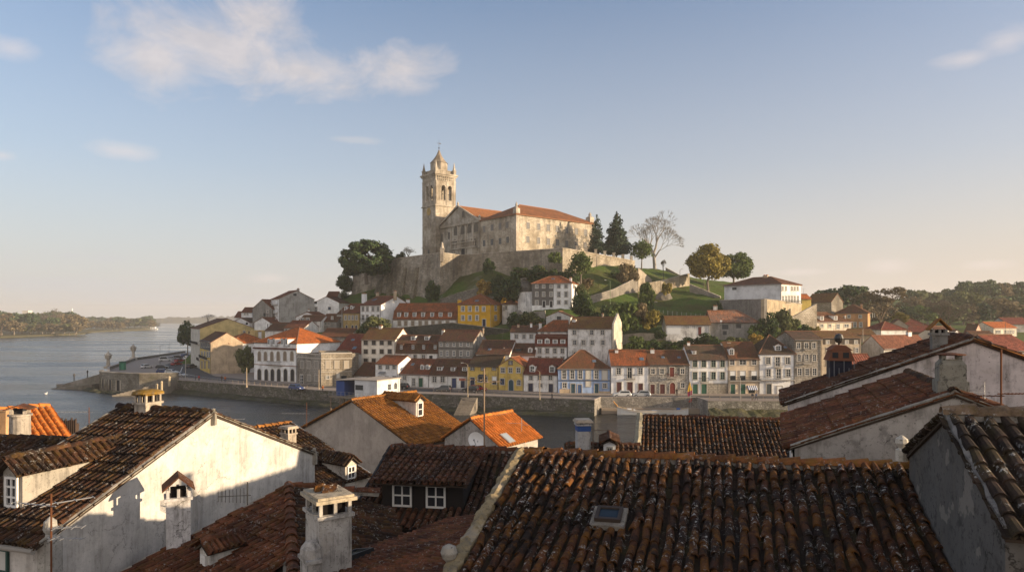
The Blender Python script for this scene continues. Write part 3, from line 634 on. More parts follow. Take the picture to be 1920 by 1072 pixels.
h.row(667.5,17,5.5,[486.5,498,510,522,534.5,547.5],'as',fill=BRNS); h.row(703,23,6.5,[486.5,499.5,511,523,535.5,548.5],'ak',fill=M_DARK); h.balcony(516,685,25,8); h.band(653,2.6,R_DRED,proud=.5); h.band(684.5,1.2,plain((.25,.13,.08),.8))
for x in (504,513.5): h.dormer(x,641,4.5,9,'g')
for x in (529,537): h.dormer(x,641,4.5,9,'g')
m=MB(); m.box(h.L,h.L+.45,0,h.dep,h.H-3.6,h.H-3.3); m.build('side_cornice',R_ORB,h.o)
h=House('white corner house with lit orange roof and blue street plate on its blank side wall',410.5,429.5,641.5,699,225,217,13,'hip',3.0,WH,R_ORB)
h.row(652,8,3.5,[414,419.5,425]); h.row(668,8,3.5,[414,419.5,425]); h.row(687,9,3.5,[414,419.5,425]); h.balcony(417,661,13,5); h.balcony(415,681,11,5); h.chimney(487,621,6,18,.9)
s_=h.hit(441,673,h.plane('r')); m=MB(); m.box(0,.04,-1.0,1.0,-1.1,.7); m.tube((.02,-1.0,.7),(.02,1,.7),.04); o=m.build('street_plate',plain((.03,.10,.40),.5),h.o); o.location=s_
h=House('narrow yellow house with dark attic windows and tan blank side wall, on the street bend',375.5,395,638,697.5,235,214,9.5,'gable',3.0,YEL2,R_DK)
h.panel(375.8,394.8,640,652.5,plain((.03,.035,.045),.6),.06,'attic_front'); h.row(646,8,2.6,[378.5,383,388,392.3],frame=M_WHITE); h.row(664,10,2.8,[379,384,389,393]); h.row(684,14,3,[379,384.5,392],'d',fill=BRNS); h.balcony(384,672,16,5)
m=MB(); P=[(.02,0,-3),(.02,h.dep,-3),(.02,h.dep,h.H),(.02,h.dep/2,h.H+h.rise-.1),(.02,0,h.H)]; m.prism(P,(.03,0,0)); o=m.build('side_wall',TAN,h.o); o.location=(h.L,0,0)
h=House('tall cream riverside house with large sunlit yellow gable wall',358,375,614,690,262,238,18,'gable',3.4,plaster((.60,.47,.22),.15),R_DK)
m=MB(); m.box(.02,h.L-.05,-.05,0,0,h.H-.1); m.build('front_render',plaster((.58,.55,.48),.2),h.o)
for y in (621,635,653,670): h.row(y,8,2.4,[360.5,364.5,368,371.8],frame=M_WHITE)
h.balcony(366,644,16,4); h.balcony(374,675,5,5)
h=House('flat roofed yellow annex behind the yellow gable wall',446,478,619,628,232,228,6,'flat',.1,plaster((.60,.45,.20),.15),LEAD); h.win(458,623,4,6); h.win(467,623,2.5,5,'k')
# ---- middle left cluster
h=House('tall grey apartment house with blank grey gable and white balconies',508,523,560.6,612,252,244,12.8,'gable',3.0,GREYL,R_RED)
m=MB(); m.box(.02,h.L-.05,-.06,0,0,h.H-.1); m.build('front_render',WH,h.o)
for y in (566.5,582,596): h.row(y,7,5,[512,518.5],'s',fill=plain((.28,.27,.26),.8)); h.balcony(515,y+5,13,4,mat=M_WHITE)
h.win(553,552.5,6,4,'k',face='r'); h.chimney(559,541,5,6,.55)
h=House('white house with small blue window right of the grey apartment house',588.5,636,567,595,252,250,9,'gablef',2.2,WH,R_DK); h.win(618,578,4.5,5,frame=BLU); h.win(592.5,580,4.5,9); h.win(592,567,5,5,'k')
h=House('small red roofed house highest up beside the convent hill',612,632,556,566,262,262,7,'gable',2.0,WH2,R_RED)
h=House('dark stained grey house with long sloping roof left of the grey apartment house',473.5,510,578,612,250,247,9,'gablef',3.2,GREYP,R_RED); h.win(496,590,4,6,'k'); h.win(502,584,4,4)
h=House('little white house with red roof above the riverside gables',452.5,472.5,585,601,263,263,7,'gable',1.8,WH,R_RED); h.win(459,589,2,3); h.win(464,589,2,3)
h=House('tiny brick red roofed house on the left skyline',440,452.5,594,603,278,278,7,'gable',2.2,WH2,R_RED)
h=House('white gable house just above the yellow gable wall',436,468,604,615,252,249,8,'gablef',1.6,WH,R_GRY); h.win(463,606.5,4,4,'k')
h=House('white gable house below the dark stained grey house',477,507,604,620,241,239,8,'gablef',1.7,WH,R_RED); h.win(502,611,1.5,8,'k')
h=House('white gable house with white chimney in the middle of the roofs',555,597,594,604,234,232,8,'gablef',1.7,WH,R_RED); h.chimney(579,580,3,8,.2,mat=M_WHITE)
h=House('red roofed house with pale glazed front below the white chimney',560,602,601,612,226,225,8,'gable',1.8,WH2,R_BR); h.row(598.5,5,6,[567,577],'n',frame=M_WHITE); h.row(606,5,5,[567,577])
h=House('grey house with glazed veranda below the white gable house',600,632,602,624,228,226,8,'gable',2.4,GREYP,R_BR); h.row(607,5,5,[605,611,616],'n'); h.win(623,596,3,5)
h=House('low house with curved rust red roof in front of the grey apartment house',533,570,614,626,219,217,9,'gable',2.2,WH2,R_RED); h.win(536,619,5,6); h.win(552,619,4,4)
h=House('small dark roofed house with white garden wall left of the rust red roof',497,532,619,628,222,219,8,'gable',2.4,WH2,R_DK)
h=House('long brown roofed building behind the white arcade building',600,655,630,642,203,201,9,'gable',2.2,RUB,R_BR)
h=House('house with dark red sheet roof and two skylights behind the stone blocks',628,680,660,690,192,188,13,'gable',5.0,WH2,R_DRED); h.skylight(662,637,6,3); h.skylight(665,652,7,5)
h=House('narrow pale house with glazed balcony left of the ochre house',631.5,643,588,628,229,228,7,'gable',2.0,GREYL,R_BR); h.win(635,596,3,8); h.win(640,596,3,8); h.balcony(637,603,10,4,mat=M_WHITE); h.win(637,614,3,9,'k')
h=House('ochre house with two dormers below the convent wall',643.5,675,586,628,226,224,9,'gable',3.0,OCH,R_RED); h.row(595.5,8,3.6,[648,655,661.5,668.5]); h.row(615,11,3.4,[650,661,668],'ad',fill=NAVY); h.dormer(648,578,4,5,'g'); h.dormer(659,577,4,5,'g')
# ---- second row above the quay
h=House('cream four storey block with mossy golden roof and dark square windows',678,741,636,700,187.5,184,8.6,'gable',3.0,CREAM,R_MOSS)
h.row(642.3,8.5,7.5,[686,701,716,731],frame=BRNF); h.row(658.6,8.5,7.5,[686,701,716,731],frame=BRNF); h.row(675.8,8.5,7.5,[686,701],frame=BRNF); h.win(716,675.8,7.5,8.5,frame=BRNF); h.chimney(714,610,6,6,.5); h.band(637,1,M_TRIM)
h=House('white house with two tier dark red mansard roof and six dormers',742,821,659,690,182.5,180.5,10,'gable',2.0,WH2,R_DK,man=(2.2,.9))
h.row(668.5,8,6,[748,762.5,778.5,794]); h.win(808,670,6,8,'k')
for x in (752.5,774.4,794.4,816): h.dormer(x,651,5,7.5,'f',frame=M_WHITE,wallm=R_DK)
for x in (774.5,800): h.dormer(x,634.5,6.5,6.5,'f',plane=h.pl2)
h=House('soot blackened grey house with five white windows on each floor',822,888,638,682,180.5,177,9,'gable',2.7,GREYP,R_DK)
h.row(645,8,4.8,[827.5,839,851.4,864.4,877.5],'aw',frame=M_WHITE); h.row(662.5,9,4.8,[827.5,839,851.4,864.4,877.5],frame=M_WHITE); h.band(653,3.4,DKG,proud=.05); h.chimney(831,618,5,9,.4,mat=WH2); h.chimney(906,615,2.5,7,.5,mat=TAN)
h=House('house with broad dark red roof right of the blackened grey house',893,955,663,690,172,170,12,'gable',3.2,WH2,R_DK); h.skylight(918,655,5,3); h.chimney(945,651,2,9,.2,mat=TAN)
h=House('white house with three dark windows above the dormered dark roof',957,1006,622,662,181,180,7,'gable',1.5,WH,R_DK); h.row(630.5,8,6,[968,982.5,996]); h.chimney(996,605,4,7,.4); h.chimney(1013,605,5,9,.4); h.chimney(972,608,4,5,.4,mat=TAN)
h=House('low white house with dark roof, one white dormer and a black roof box',948,1003,664.5,690,172,171,9,'gable',2.6,WH,R_DK); h.dormer(994,657,5.5,7,'g'); h.dormer(972,656,8,4,'f',wallm=plain((.04,.045,.05),.5),win='k')
h=House('white house with mansard of four dormers behind the white quay cottage',1003,1063.5,647.7,690,173,172,8,'gable',.3,WH,R_DRED,man=(2.3,1.4))
h.row(657.3,10,7,[1012,1026,1040.5,1054.4]); h.row(673,10,7,[1012,1026,1040.5,1054.4])
for x,k in ((1012,'f'),(1026,'g'),(1040.8,'f'),(1055.3,'f')): h.dormer(x,640.5,7,7,k,frame=M_WHITE)
h=House('white house top floor with red roof rising behind the mansard house',1009,1063.5,620,640,178,177,9,'hipl',2.7,WH,R_OR); h.win(1017,624.5,5,5); h.win(1029,624.5,3.5,3.5)
h=House('tall peeling white house with cracked front and brown mossy roof',1065,1148,614.5,690,172,168,9.5,'gable',2.7,DEREL,R_MOSS)
h.row(623,9,6.5,[1077,1109.6,1129.7]); h.row(642,9,6.5,[1077.7,1093.7,1110.4,1130.6]); h.win(1078.7,664,6.5,10); h.chimney(1077,598,7,9,.3,mat=DEREL); h.chimney(1130,588,3,9,.5,mat=TAN)
m=MB(); hy=h.dep/2; m.prism([(h.L+.02,-.35,-3),(h.L+.02,h.dep+.3,-3),(h.L+.02,h.dep+.3,h.H+.9),(h.L+.02,hy,h.H+h.rise+1.0),(h.L+.02,-.35,h.H+.9)],(.45,0,0)); m.build('fire_wall',plaster((.55,.49,.40),.4),h.o)
# ---- upper row under the convent
h=House('bright yellow hipped roof house with white window frames under the convent',858.4,920.7,570,612,208.3,205,11,'hip',3.2,plaster((.66,.37,.03),.10),R_OR)
h.row(579,9,5.5,[868,881,894.4,907],frame=M_WHITE,trim=(.6,.58,.5)); h.row(596,9,5.5,[868,881,894.4],frame=M_WHITE,trim=(.6,.58,.5)); h.win(907.7,605,6,14,'d',fill=NAVY,trim=(.6,.58,.5)); h.win(929,578,4.5,9,face='r',frame=M_WHITE); h.win(929,596,4.5,9,face='r',frame=M_WHITE); h.band(571,1.2,M_WHITE); h.skylight(894,564,6,3); h.chimney(862,561,7,7,.4,mat=plaster((.66,.37,.03),.10))
h=House('white annex with yellow chimney stuck to the yellow hipped house',941.5,957,570,612,212,210,6,'hip',1.2,WH2,R_BR); h.win(949,577,4,7); h.chimney(945,555.5,10,12,.5,mat=plaster((.66,.37,.03),.10)); h.win(945,579,3,6)
h=House('long low white house with red mansard and eight dormers beside the yellow house',737,856,597,614,214,209,10,'gable',2.6,WH2,R_OR,man=(2.1,.9))
h.row(606,9,5.5,[749,761,774,788,799.5,812,825,839],'s',fill=BRNS)
for x in (748,761.5,777,793,810,826,843.4): h.dormer(x,590,5.5,7.5,'f',frame=M_WHITE,wallm=WH2)
h=House('white three storey house with sunlit gable and red roof under the convent wall',676,714.5,571.6,622,220.5,215,13.3,'gable',2.9,WH,R_RED)
h.row(579,9,4.2,[680.7,689,699.4,709]); h.row(595,10,4.2,[680.7,689,699.4,709]); h.balcony(690,602,26,5); h.skylight(702,562,7,4); h.chimney(683,550,8,13,.7,mat=M_WHITE); h.chimney(708,549,5,8,.7,mat=TAN); h.chimney(741,546,5,11,.42,mat=TAN); h.chimney(765,561,6,11,.9,mat=WH); h.win(690,613,4,9,'k'); h.win(703,613,4,9,'k')
h=House('square house half grey and half white with hipped red roof alone on the slope',997.5,1072,531,577,203.5,200,9,'hip',2.3,WH,R_OR)
h.panel(997.6,1038,531.5,572.5,plaster((.15,.14,.13),.3),.03)
h.row(536.8,6.5,5,[1006.5,1019.4,1033.5],frame=M_WHITE); h.row(551.6,8,5,[1006.5,1019.4,1033.5],frame=M_WHITE); h.win(1006.5,567.5,5.5,8,frame=M_WHITE); h.win(1020,570,5,12,'d',fill=M_DARK,trim=(.6,.58,.55)); h.win(1033.5,570,5,12,'d',fill=M_DARK,trim=(.6,.58,.55))
h.row(536.8,7,5.5,[1047.8,1061.3]); h.row(552,10,5.8,[1047.8,1061.3]); h.row(566.8,7,5.8,[1047.8,1061.3]); h.win(1075.5,537,2.5,7,face='r'); h.chimney(1070,520,4,6,.5); h.skylight(1037,523,5,2)
h=House('ruined gabled hut with bare rafters below the half grey house',1024,1070,593,603,191,189,6,'gablef',1.4,DEREL,R_GRY); h.win(1048,597,8,9,'k'); 
# ---- ruins on the right slope
h=House('long low ruined cottage with brown roof and red door on the slope',1249,1332.5,608,630,177,176,8,'gable',2.1,DEREL,R_MOSS,found=2); h.win(1266,615.5,6.5,6.5,'k',trim=None); h.win(1312,620.5,6,16,'d',fill=plain((.14,.03,.025),.7),trim=None); h.panel(1251,1276,609,626,M_WHITE,.03)
h=House('roofless looking grey ruin with broken orange tiles and two black openings',1333,1423,603.5,628,178,177,9,'hipr',3.0,GREYP,rooftile((.34,.14,.07),.35,(.25,.23,.2),.5)); h.win(1359.7,612.5,12,9,'k',trim=None); h.win(1385,611,9.5,8,'k',trim=None); h.chimney(1341,573,7,12,.6,mat=DEREL); h.panel(1350,1354,600,607,M_WHITE,.05); h.win(1359,624,7,7,'k',trim=None)
# ---- big white house
h=House('big plain white house with long shaded side and brown roof on a terrace',1358,1465,535.5,575,203,190,12,'hip',2.3,plaster((.66,.66,.66),.10),rooftile((.17,.075,.045),.1,dark=.4))
h.win(1377,541,8,5,'k'); h.row(541,8,2.6,[1467.5,1473.5,1484.7,1490,1495.5],face='r'); h.row(561,13,2.6,[1468,1474,1479.5,1484.7,1490,1496],face='r'); h.balcony(1483,569,30,6,face='r',proud=1.0); h.chimney(1436,516,9,8,.5,mat=TAN)
h=House('small yellow house with white awning behind the big white house',1503,1521,560,585,222,222,7,'gable',1.6,plaster((.62,.45,.12),.2),R_ORB)
h=House('brown roofed stone barn with sunlit end wall right of the big white house',1512,1559,566,592,238,231,8,'gable',2.8,stone((.26,.23,.19),(.34,.31,.26)),R_MOSS)
h=House('cream house with hipped brown roof and two dormers, in front of the orange house',1530,1597,603,622,192,197,9,'hip',2.6,plaster((.68,.58,.46),.25),R_BR)
h.dormer(1541.5,597,6,7,'f'); h.dormer(1567,596.5,6,7,'f'); h.row(610.5,6,5,[1540.7,1555.6]); h.win(1571,612,6,9,frame=M_WHITE); h.row(610.5,6,8,[1587]); h.chimney(1584,591,3.5,8,.3,mat=GREYP)
h=House('orange rendered house with hipped brown roof under the bare trees',1567,1627,586,615,226,221,9,'hip',2.6,PINKY,R_BR); h.row(593,6,5,[1592,1613],frame=M_WHITE); h.row(609,9,5,[1603,1614],frame=M_WHITE); h.row(591,7,2.5,[1631,1635.5,1639.5],face='r',frame=M_WHITE); h.chimney(1615,570,3,8,.5)
h=House('white house with hipped dark red roof and lit right wall behind the grey gabled one',1620,1652,616.5,632,199,192,8,'hip',2.2,WH2,R_DRED)
h=House('beige gable house right of the white hipped one',1667,1703,610,630,208,206,9,'gablef',1.9,plaster((.42,.35,.27),.2),R_DK); h.win(1691,622,3,5)
h=House('white house with grey left gable and large plain brown red roof',1657,1745,653,692,160,164.4,7.2,'gable',2.9,plaster((.66,.62,.55),.3),rooftile((.27,.10,.055),.05,dark=.3)); h.win(1666,663,8,7,'w'); h.win(1684,661,6,4,'k'); h.chimney(1704,621,8,10,.5,mat=M_WHITE)
m=MB(); m.prism([(-.03,.02,-3),(-.03,h.dep-.02,-3),(-.03,h.dep-.02,h.H),(-.03,h.dep/2,h.H+h.rise-.1),(-.03,.02,h.H)],(.02,0,0)); m.build('side_wall',GREYL,h.o)
h=House('low brown roofed house in front of the cream dormered house',1598,1642,627,640,182,181,8,'gable',1.4,TAN,R_MOSS)
h=House('far house with wide hipped dark red roof before the bare trees',1691,1747,612,620,252,250,12,'hip',3.0,TAN,R_DRED)
h=House('long low house with dark red roof behind the cracked gable',1700,1766,623,632,226,224,9,'gable',2.2,TAN,R_DRED)
h=House('dark roofed house with pink end wall left of the small chimney',1713,1745,640,650,202,200,9,'gable',2.6,TAN,R_DK)
h=House('lit cream house with dark roof and two white round dormers',1773,1811,630,640,190,193,9,'gable',2.6,plaster((.66,.58,.47),.2),R_DK); h.dormer(1777,624,5,6,'g'); h.dormer(1794,625,5,6,'g')
h=House('house with pink right gable and dark red roof beside the cream dormered one',1806,1826,626,640,205,203,10,'gable',3.0,plaster((.50,.34,.26),.3),R_DK); h.chimney(1826,606,3,10,.5,mat=PINKY)
h=House('grey walled low house before the white house with orange roof',1826,1868,629,640,200,199,8,'gable',1.2,GREYP,R_BR)
h=House('white house with lit orange roof against the right hand woods',1863,1907,614.5,630,234,238,8,'gable',2.0,plaster((.70,.63,.52),.12),R_ORB); h.row(622,6,3,[1885,1890,1895,1900]); h.win(1871,622,9,6)
h=House('dark red roofed grey house at the far right edge below the woods',1890,1935,607,622,262,262,10,'gable',2.4,GREYL,R_DRED)
h=House('house with ribbed red roof and grey left gable at the right edge',1881,1945,657,690,112,114,9,'gable',2.4,GREYP,rooftile((.25,.07,.04),.0,dark=.2,pitch=.5))
h=House('small house with ribbed red roof behind the dovecote chimney',1592,1641,687,720,128,128,6,'gable',2.2,GREYP,rooftile((.27,.08,.045),.0,dark=.2,pitch=.45))
dress_houses()
# ================================================================= convent hill
K=1.12
CS=stone((.46,.40,.315),(.60,.53,.42),1.1,.5); CS2=stone((.42,.38,.315),(.54,.49,.41),1.1,.5); CTRIM=stone((.46,.405,.33),(.54,.48,.39),1.4,.6); WALLST=stone((.30,.265,.21),(.48,.425,.345),.9,.42,.12); CDARK=plaster((.20,.18,.15),.5)
R_CON=rooftile((.27,.105,.042),.15,dark=.35)
ANG=radians(40); ux=Vector((cos(ANG),sin(ANG),0)); uy=Vector((-sin(ANG),cos(ANG),0))
cc=W(968,475,215*K); ZE=W(968,400,215*K).z
cor=empty('convent',cc,ANG,'long two storey stone convent with hipped tile roof, its right wall in the sun','convent')
def loc(o,px,py,axis):                     # hit the plane x=0 ('l') or y=0 ('r') of a frame
    I=(Matrix.Translation(o.location)@Matrix.Rotation(o.rotation_euler[2],4,'Z')).inverted()
    ro=I@Vector((0,0,ZC)); rd=I.to_3x3()@Vector(((px-960)/F,1,-(py-HZ)/F)); k=0 if axis=='l' else 1; t=-ro[k]/rd[k]; return ro+rd*t
Lx=36*K; Ly=18.6*K; H=ZE-cc.z
def uvwall(m,pts,mi=0):
    P=[Vector(p) for p in pts]; u=(P[1]-P[0]); u.z=0; u.normalize(); m.poly(P,mi,[((p-P[0]).dot(u),p.z) for p in P])
m=MB(); zb=-5
for pts in ([(0,0,zb),(Lx,0,zb),(Lx,0,H),(0,0,H)],[(0,Ly,zb),(0,0,zb),(0,0,H),(0,Ly,H)],[(Lx,0,zb),(Lx,Ly,zb),(Lx,Ly,H),(Lx,0,H)],[(Lx,Ly,zb),(0,Ly,zb),(0,Ly,H),(Lx,Ly,H)]): uvwall(m,pts)
m.build('wall',CS,cor,fixn=False)
m=MB()
m.prism([(-.12,-.12,H-.5),(Lx+.12,-.12,H-.5),(Lx+.12,.3,H-.5),(.3,.3,H-.5),(.3,Ly-.05,H-.5),(-.12,Ly-.05,H-.5)],(0,0,.48))
m.build('cornice',CTRIM,cor)
m=MB(); m.box(-.16,1.0,-.16,1.0,-5,H-.51); m.build('corner_pilaster',CTRIM,cor)
m=MB(); m.box(Lx-1.0,Lx+.14,-.14,1.0,-5,H-.51); m.build('corner_pilaster',CTRIM,cor)
m=MB(); ri=W(985,378,222*K).z-cc.z-H; hy=Ly/2; o_=.55; sl=ri/hy; z0=H-o_*sl+.05; zr=H+ri
rl=(hy,hy,zr); rr_=(Lx-hy*1.1,hy,zr-.2)
slab(m,[(-o_,-o_,z0),(Lx+o_,-o_,z0),rr_,rl],.25); slab(m,[(-o_,Ly+o_,z0),(-o_,-o_,z0),rl],.25); slab(m,[(Lx+o_,-o_,z0),(Lx+o_,Ly+o_,z0),rr_],.25); slab(m,[(Lx+o_,Ly+o_,z0),(-o_,Ly+o_,z0),rl,rr_],.25)
for a,b in (((-o_,-o_,z0),rl),(rl,rr_),((Lx+o_,-o_,z0),rr_)): m.tube(a,b,.18,.18,5,1)
m.build('roof',[R_CON,plain((.30,.14,.07),.9,.1)],cor)
CWG=plain((.09,.09,.095),.6)
def cwin(o,px,py,w,h,axis,kind='w',fill=None,name='window',frame=None):
    c=loc(o,px,py+h/2,axis); a=loc(o,px-w/2,py,axis); b=loc(o,px+w/2,py,axis); t=loc(o,px,py-h/2,axis)
    me=window_mesh(kind,q1((a-b).length),q1((t-c).length),plain((.33,.31,.28),.7),fill or M_GLASS,CTRIM)
    q=link(name,me,o,c+(Vector((-.01,0,0)) if axis=='l' else Vector((0,-.01,0))),-pi/2 if axis=='l' else 0); return q
for x,y in ((990,423),(1010,425),(1028,427),(1045,429.3),(1062.5,431.5),(1080.6,434),(1097.8,436.3)): cwin(cor,x,y,5.8,12,'r',fill=CWG)
for x,y in ((989.5,449),(1009.7,451),(1028,453),(1045,455),(1062.5,457),(1080.6,459),(1097,460.5)): cwin(cor,x,y,5.8,12,'r',fill=CWG)
for x,y in ((908,429.5),(922.7,427),(937.5,424.3),(951,421.8)): cwin(cor,x,y,5,11.5,'l',fill=plain((.16,.15,.14),.7))
for x,y in ((908,456),(922.5,454),(937.9,452),(952,449.6)): cwin(cor,x,y,5,11.5,'l')
m=MB(); m.box(-.3,1.5,-.3,1.5,H+.1,H+1.9); m.lathe([(.75,H+1.9),(.35,H+2.6),(.5,H+3.0),(.12,H+4.2)],8,(.6,.6,0)); m.build('corner_finial',CTRIM,cor)
m=MB(); m.box(Lx-1.6,Lx+.6,1,3.4,H+.1,H+2.6); m.lathe([(1.3,H+2.6),(.5,H+3.2),(.6,H+3.8),(.1,H+4.6)],8,(Lx-.5,2.2,0)); m.build('end_finial',CTRIM,cor)
# --- church
chu=empty('church',cc+uy*Ly,ANG,'stone church front with pediment and carved blind arches between tower and convent','church')
y1=25.4*K; ya=12.7*K; Hp=6.2*K
m=MB()
uvwall(m,[(0,y1,zb),(0,.02,zb),(0,.02,H-.4),(0,ya,H+Hp-.4),(0,y1,H-.4)]); uvwall(m,[(22,.02,zb),(22,y1,zb),(22,y1,H-.4),(22,ya,H+Hp-.4),(22,.02,H-.4)])
uvwall(m,[(0,y1,zb),(22,y1,zb),(22,y1,H-.4),(0,y1,H-.4)]); m.build('wall',CS2,chu,fixn=False)
m=MB(); slab(m,[(22,-.5,H-.35),(-.2,-.5,H-.35),(-.2,ya,H+Hp+.12),(22,ya,H+Hp+.12)],.2); slab(m,[(-.2,y1+.8,H-.5),(22,y1+.8,H-.5),(22,ya,H+Hp+.12),(-.2,ya,H+Hp+.12)],.2)
m.tube((-.2,ya,H+Hp+.1),(22,ya,H+Hp+.1),.17,.17,5,1); m.build('roof',[rooftile((.36,.14,.05),.1,dark=.25),plain((.30,.14,.07),.9,.1)],chu)
m=MB()
for a,b in (((-.35,-.1,H-.2),(-.35,ya,H+Hp+.15)),((-.35,ya,H+Hp+.15),(-.35,y1+.6,H-.3))): m.tube(a,b,.38,.38,4)
m.box(-.5,0,-.1,y1+.3,H-.75,H-.15); m.box(-.25,0,2.2*K,17*K,H-5.9*K,H-5.5*K)
for y in (.4,3.9*K,8.2*K,12.6*K,17.1*K,25*K): m.box(-.32,0,y-.35,y+.35,zb,H-.75)
m.lathe([(.5,H+Hp),(.3,H+Hp+.6),(.45,H+Hp+1),(.1,H+Hp+1.8)],8,(-.2,ya,0)); m.lathe([(.6,H),(.35,H+.8),(.5,H+1.3),(.1,H+2)],8,(-.2,.3,0))
m.build('pediment_moulding',CTRIM,chu)
def chl(px,py,w,h,kind,fill,name): 
    c=loc(chu,px,py+h/2,'l'); a=loc(chu,px-w/2,py,'l'); b=loc(chu,px+w/2,py,'l'); t=loc(chu,px,py-h/2,'l')
    link(name,window_mesh(kind,q1((a-b).length),q1((t-c).length),CDARK,fill,CTRIM),chu,c+Vector((-.02,0,0)),-pi/2)
ARCF=plaster((.13,.118,.10),.6)
for x,y in ((855,433),(867.8,431),(880.3,428.5),(892.6,426.5)): chl(x,y,8,17,'as',ARCF,'blind_arch')
for x,y in ((853,458),(869.6,455.5),(888.5,453)): chl(x,y,9.5,19,'as',ARCF,'blind_arch')
chl(869,472,8,15,'ak',M_DARK,'portal'); chl(868.5,401.5,4.5,12,'an',ARCF,'round_window'); chl(828,446,5,14,'k',ARCF,'window'); chl(842,442,4,13,'k',ARCF,'window'); chl(896.5,474,4,8,'ak',M_DARK,'door')
m=MB()
for i in range(17):
    yy=2.6*K+i*.84*K; m.lathe([(.16,H-8.5*K),(.26,H-8.0*K),(.13,H-7.3*K),(.2,H-6.9*K)],6,(-.55,yy,0))
m.box(-.8,-.05,2.2*K,16.6*K,H-8.9*K,H-8.5*K); m.box(-.8,-.3,2.2*K,16.6*K,H-6.9*K,H-6.6*K); m.build('balustrade',CTRIM,chu)
a=loc(chu,898,476,'l'); m=MB(); m.box(-3.2,-.02,a.y-.2,a.y+3.4,-3,3.1*K); m.box(-3.5,-.02,a.y-.5,a.y+3.7,3.1*K,3.35*K); m.build('porch',CS2,chu)
a=loc(chu,862,476,'l'); m=MB(); m.prism([(-2.2,a.y,-3),(-2.2,a.y+5.4*K,-3),(-2.2,a.y+5.4*K,2.2),(-2.2,a.y,3.2)],(-.5,0,0)); m.build('stair_parapet',CS2,chu)
# --- bell tower
tb=W(816.8,478,246*K); S=8.8*K
tow=empty('bell_tower',tb,ANG,'tall square stone bell tower with open arched belfry, four pinnacles and pointed cap','bell tower')
def tz(py): return W(816.8,py,246*K).z-tb.z
zc_,z_b,z_l=tz(325.5),tz(384),tz(461.5)
m=MB()
for pts in ([(0,0,-6),(S,0,-6),(S,0,z_b),(0,0,z_b)],[(0,S,-6),(0,0,-6),(0,0,z_b),(0,S,z_b)],[(S,0,-6),(S,S,-6),(S,S,z_b),(S,0,z_b)],[(S,S,-6),(0,S,-6),(0,S,z_b),(S,S,z_b)]): uvwall(m,pts)
m.box(-.12,S+.12,-.12,S+.12,-6,z_l-14*0) if False else None
m.build('shaft',stone((.43,.375,.295),(.56,.49,.39),1.0,.5),tow,fixn=False)
def ring(m,z0,z1,e): m.box(-e,S+e,-e,S+e,z0,z1)
m=MB(); ring(m,z_b-.25,z_b+.25,.35); m.build('string_course',CTRIM,tow); m=MB(); ring(m,z_l-.15,z_l+.15,.22); m.build('string_course',CTRIM,tow); m=MB(); ring(m,zc_-.05,zc_+.55,.75); ring(m,zc_-.6,zc_-.05,.4); ring(m,zc_-2.6,zc_-2.3,.2)
for f in range(4):
    c,s_=cos(f*pi/2),sin(f*pi/2)
    def rot(x,y): x-=S/2;y-=S/2; return (S/2+c*x-s_*y,S/2+s_*x+c*y)
    for i in range(9):
        x=S*(.12+.095*i); p=[rot(x-.16,-.02),rot(x+.16,-.02),rot(x+.16,-.3),rot(x-.16,-.3)]
        for zz,hh in ((zc_-1.25,.65),(zc_-2.2,.55)): m.prism([(q[0],q[1],zz) for q in p],(0,0,hh))
m.build('cornice',CTRIM,tow)
def archwall(m,u0,u1,z0,z1,ops,th,rot):
    def P(u,y,z): x,yy=rot(u,y); return (x,yy,z)
    def q(a,b,c,d): m.quad(a,b,c,d,0,[(p[0]*.7+p[1]*.7,p[2]) for p in (a,b,c,d)])
    xs=[u0]
    for (a,b,zb_,zs) in ops: xs+=[a,b]
    xs.append(u1)
    for y in (0,th):
        for i in range(0,len(xs),2): q(P(xs[i],y,z0),P(xs[i+1],y,z0),P(xs[i+1],y,z1),P(xs[i],y,z1))
        for (a,b,zb_,zs) in ops:
            q(P(a,y,z0),P(b,y,z0),P(b,y,zb_),P(a,y,zb_)); r=(b-a)/2; n=8
            for i in range(n):
                t0,t1=pi*(1-i/n),pi*(1-(i+1)/n); ua,ub=(a+b)/2+r*cos(t0),(a+b)/2+r*cos(t1); za,zb2=zs+r*sin(t0),zs+r*sin(t1)
                q(P(ua,y,za),P(ub,y,zb2),P(ub,y,z1),P(ua,y,z1))
    for (a,b,zb_,zs) in ops:
        r=(b-a)/2; n=8
        q(P(a,0,zb_),P(b,0,zb_),P(b,th,zb_),P(a,th,zb_)); q(P(a,0,zb_),P(a,th,zb_),P(a,th,zs),P(a,0,zs)); q(P(b,0,zb_),P(b,th,zb_),P(b,th,zs),P(b,0,zs))
        for i in range(n):
            t0,t1=pi*(1-i/n),pi*(1-(i+1)/n); ua,ub=(a+b)/2+r*cos(t0),(a+b)/2+r*cos(t1); za,zb2=zs+r*sin(t0),zs+r*sin(t1)
            q(P(ua,0,za),P(ub,0,zb2),P(ub,th,zb2),P(ua,th,za))
m=MB(); zo0,zo1=tz(373),tz(345); w_=1.75*K; r=w_/2
for f in range(4):
    c,s_=cos(f*pi/2),sin(f*pi/2)
    def rot(x,y,c=c,s_=s_): x-=S/2;y-=S/2; return (S/2+c*x-s_*y,S/2+s_*x+c*y)
    archwall(m,0,S,z_b,zc_,[(S*.385-r,S*.385+r,zo0,zo1-r),(S*.70-r,S*.70+r,zo0,zo1-r)],1.3,rot)
m.build('belfry',CTRIM,tow)
m=MB()
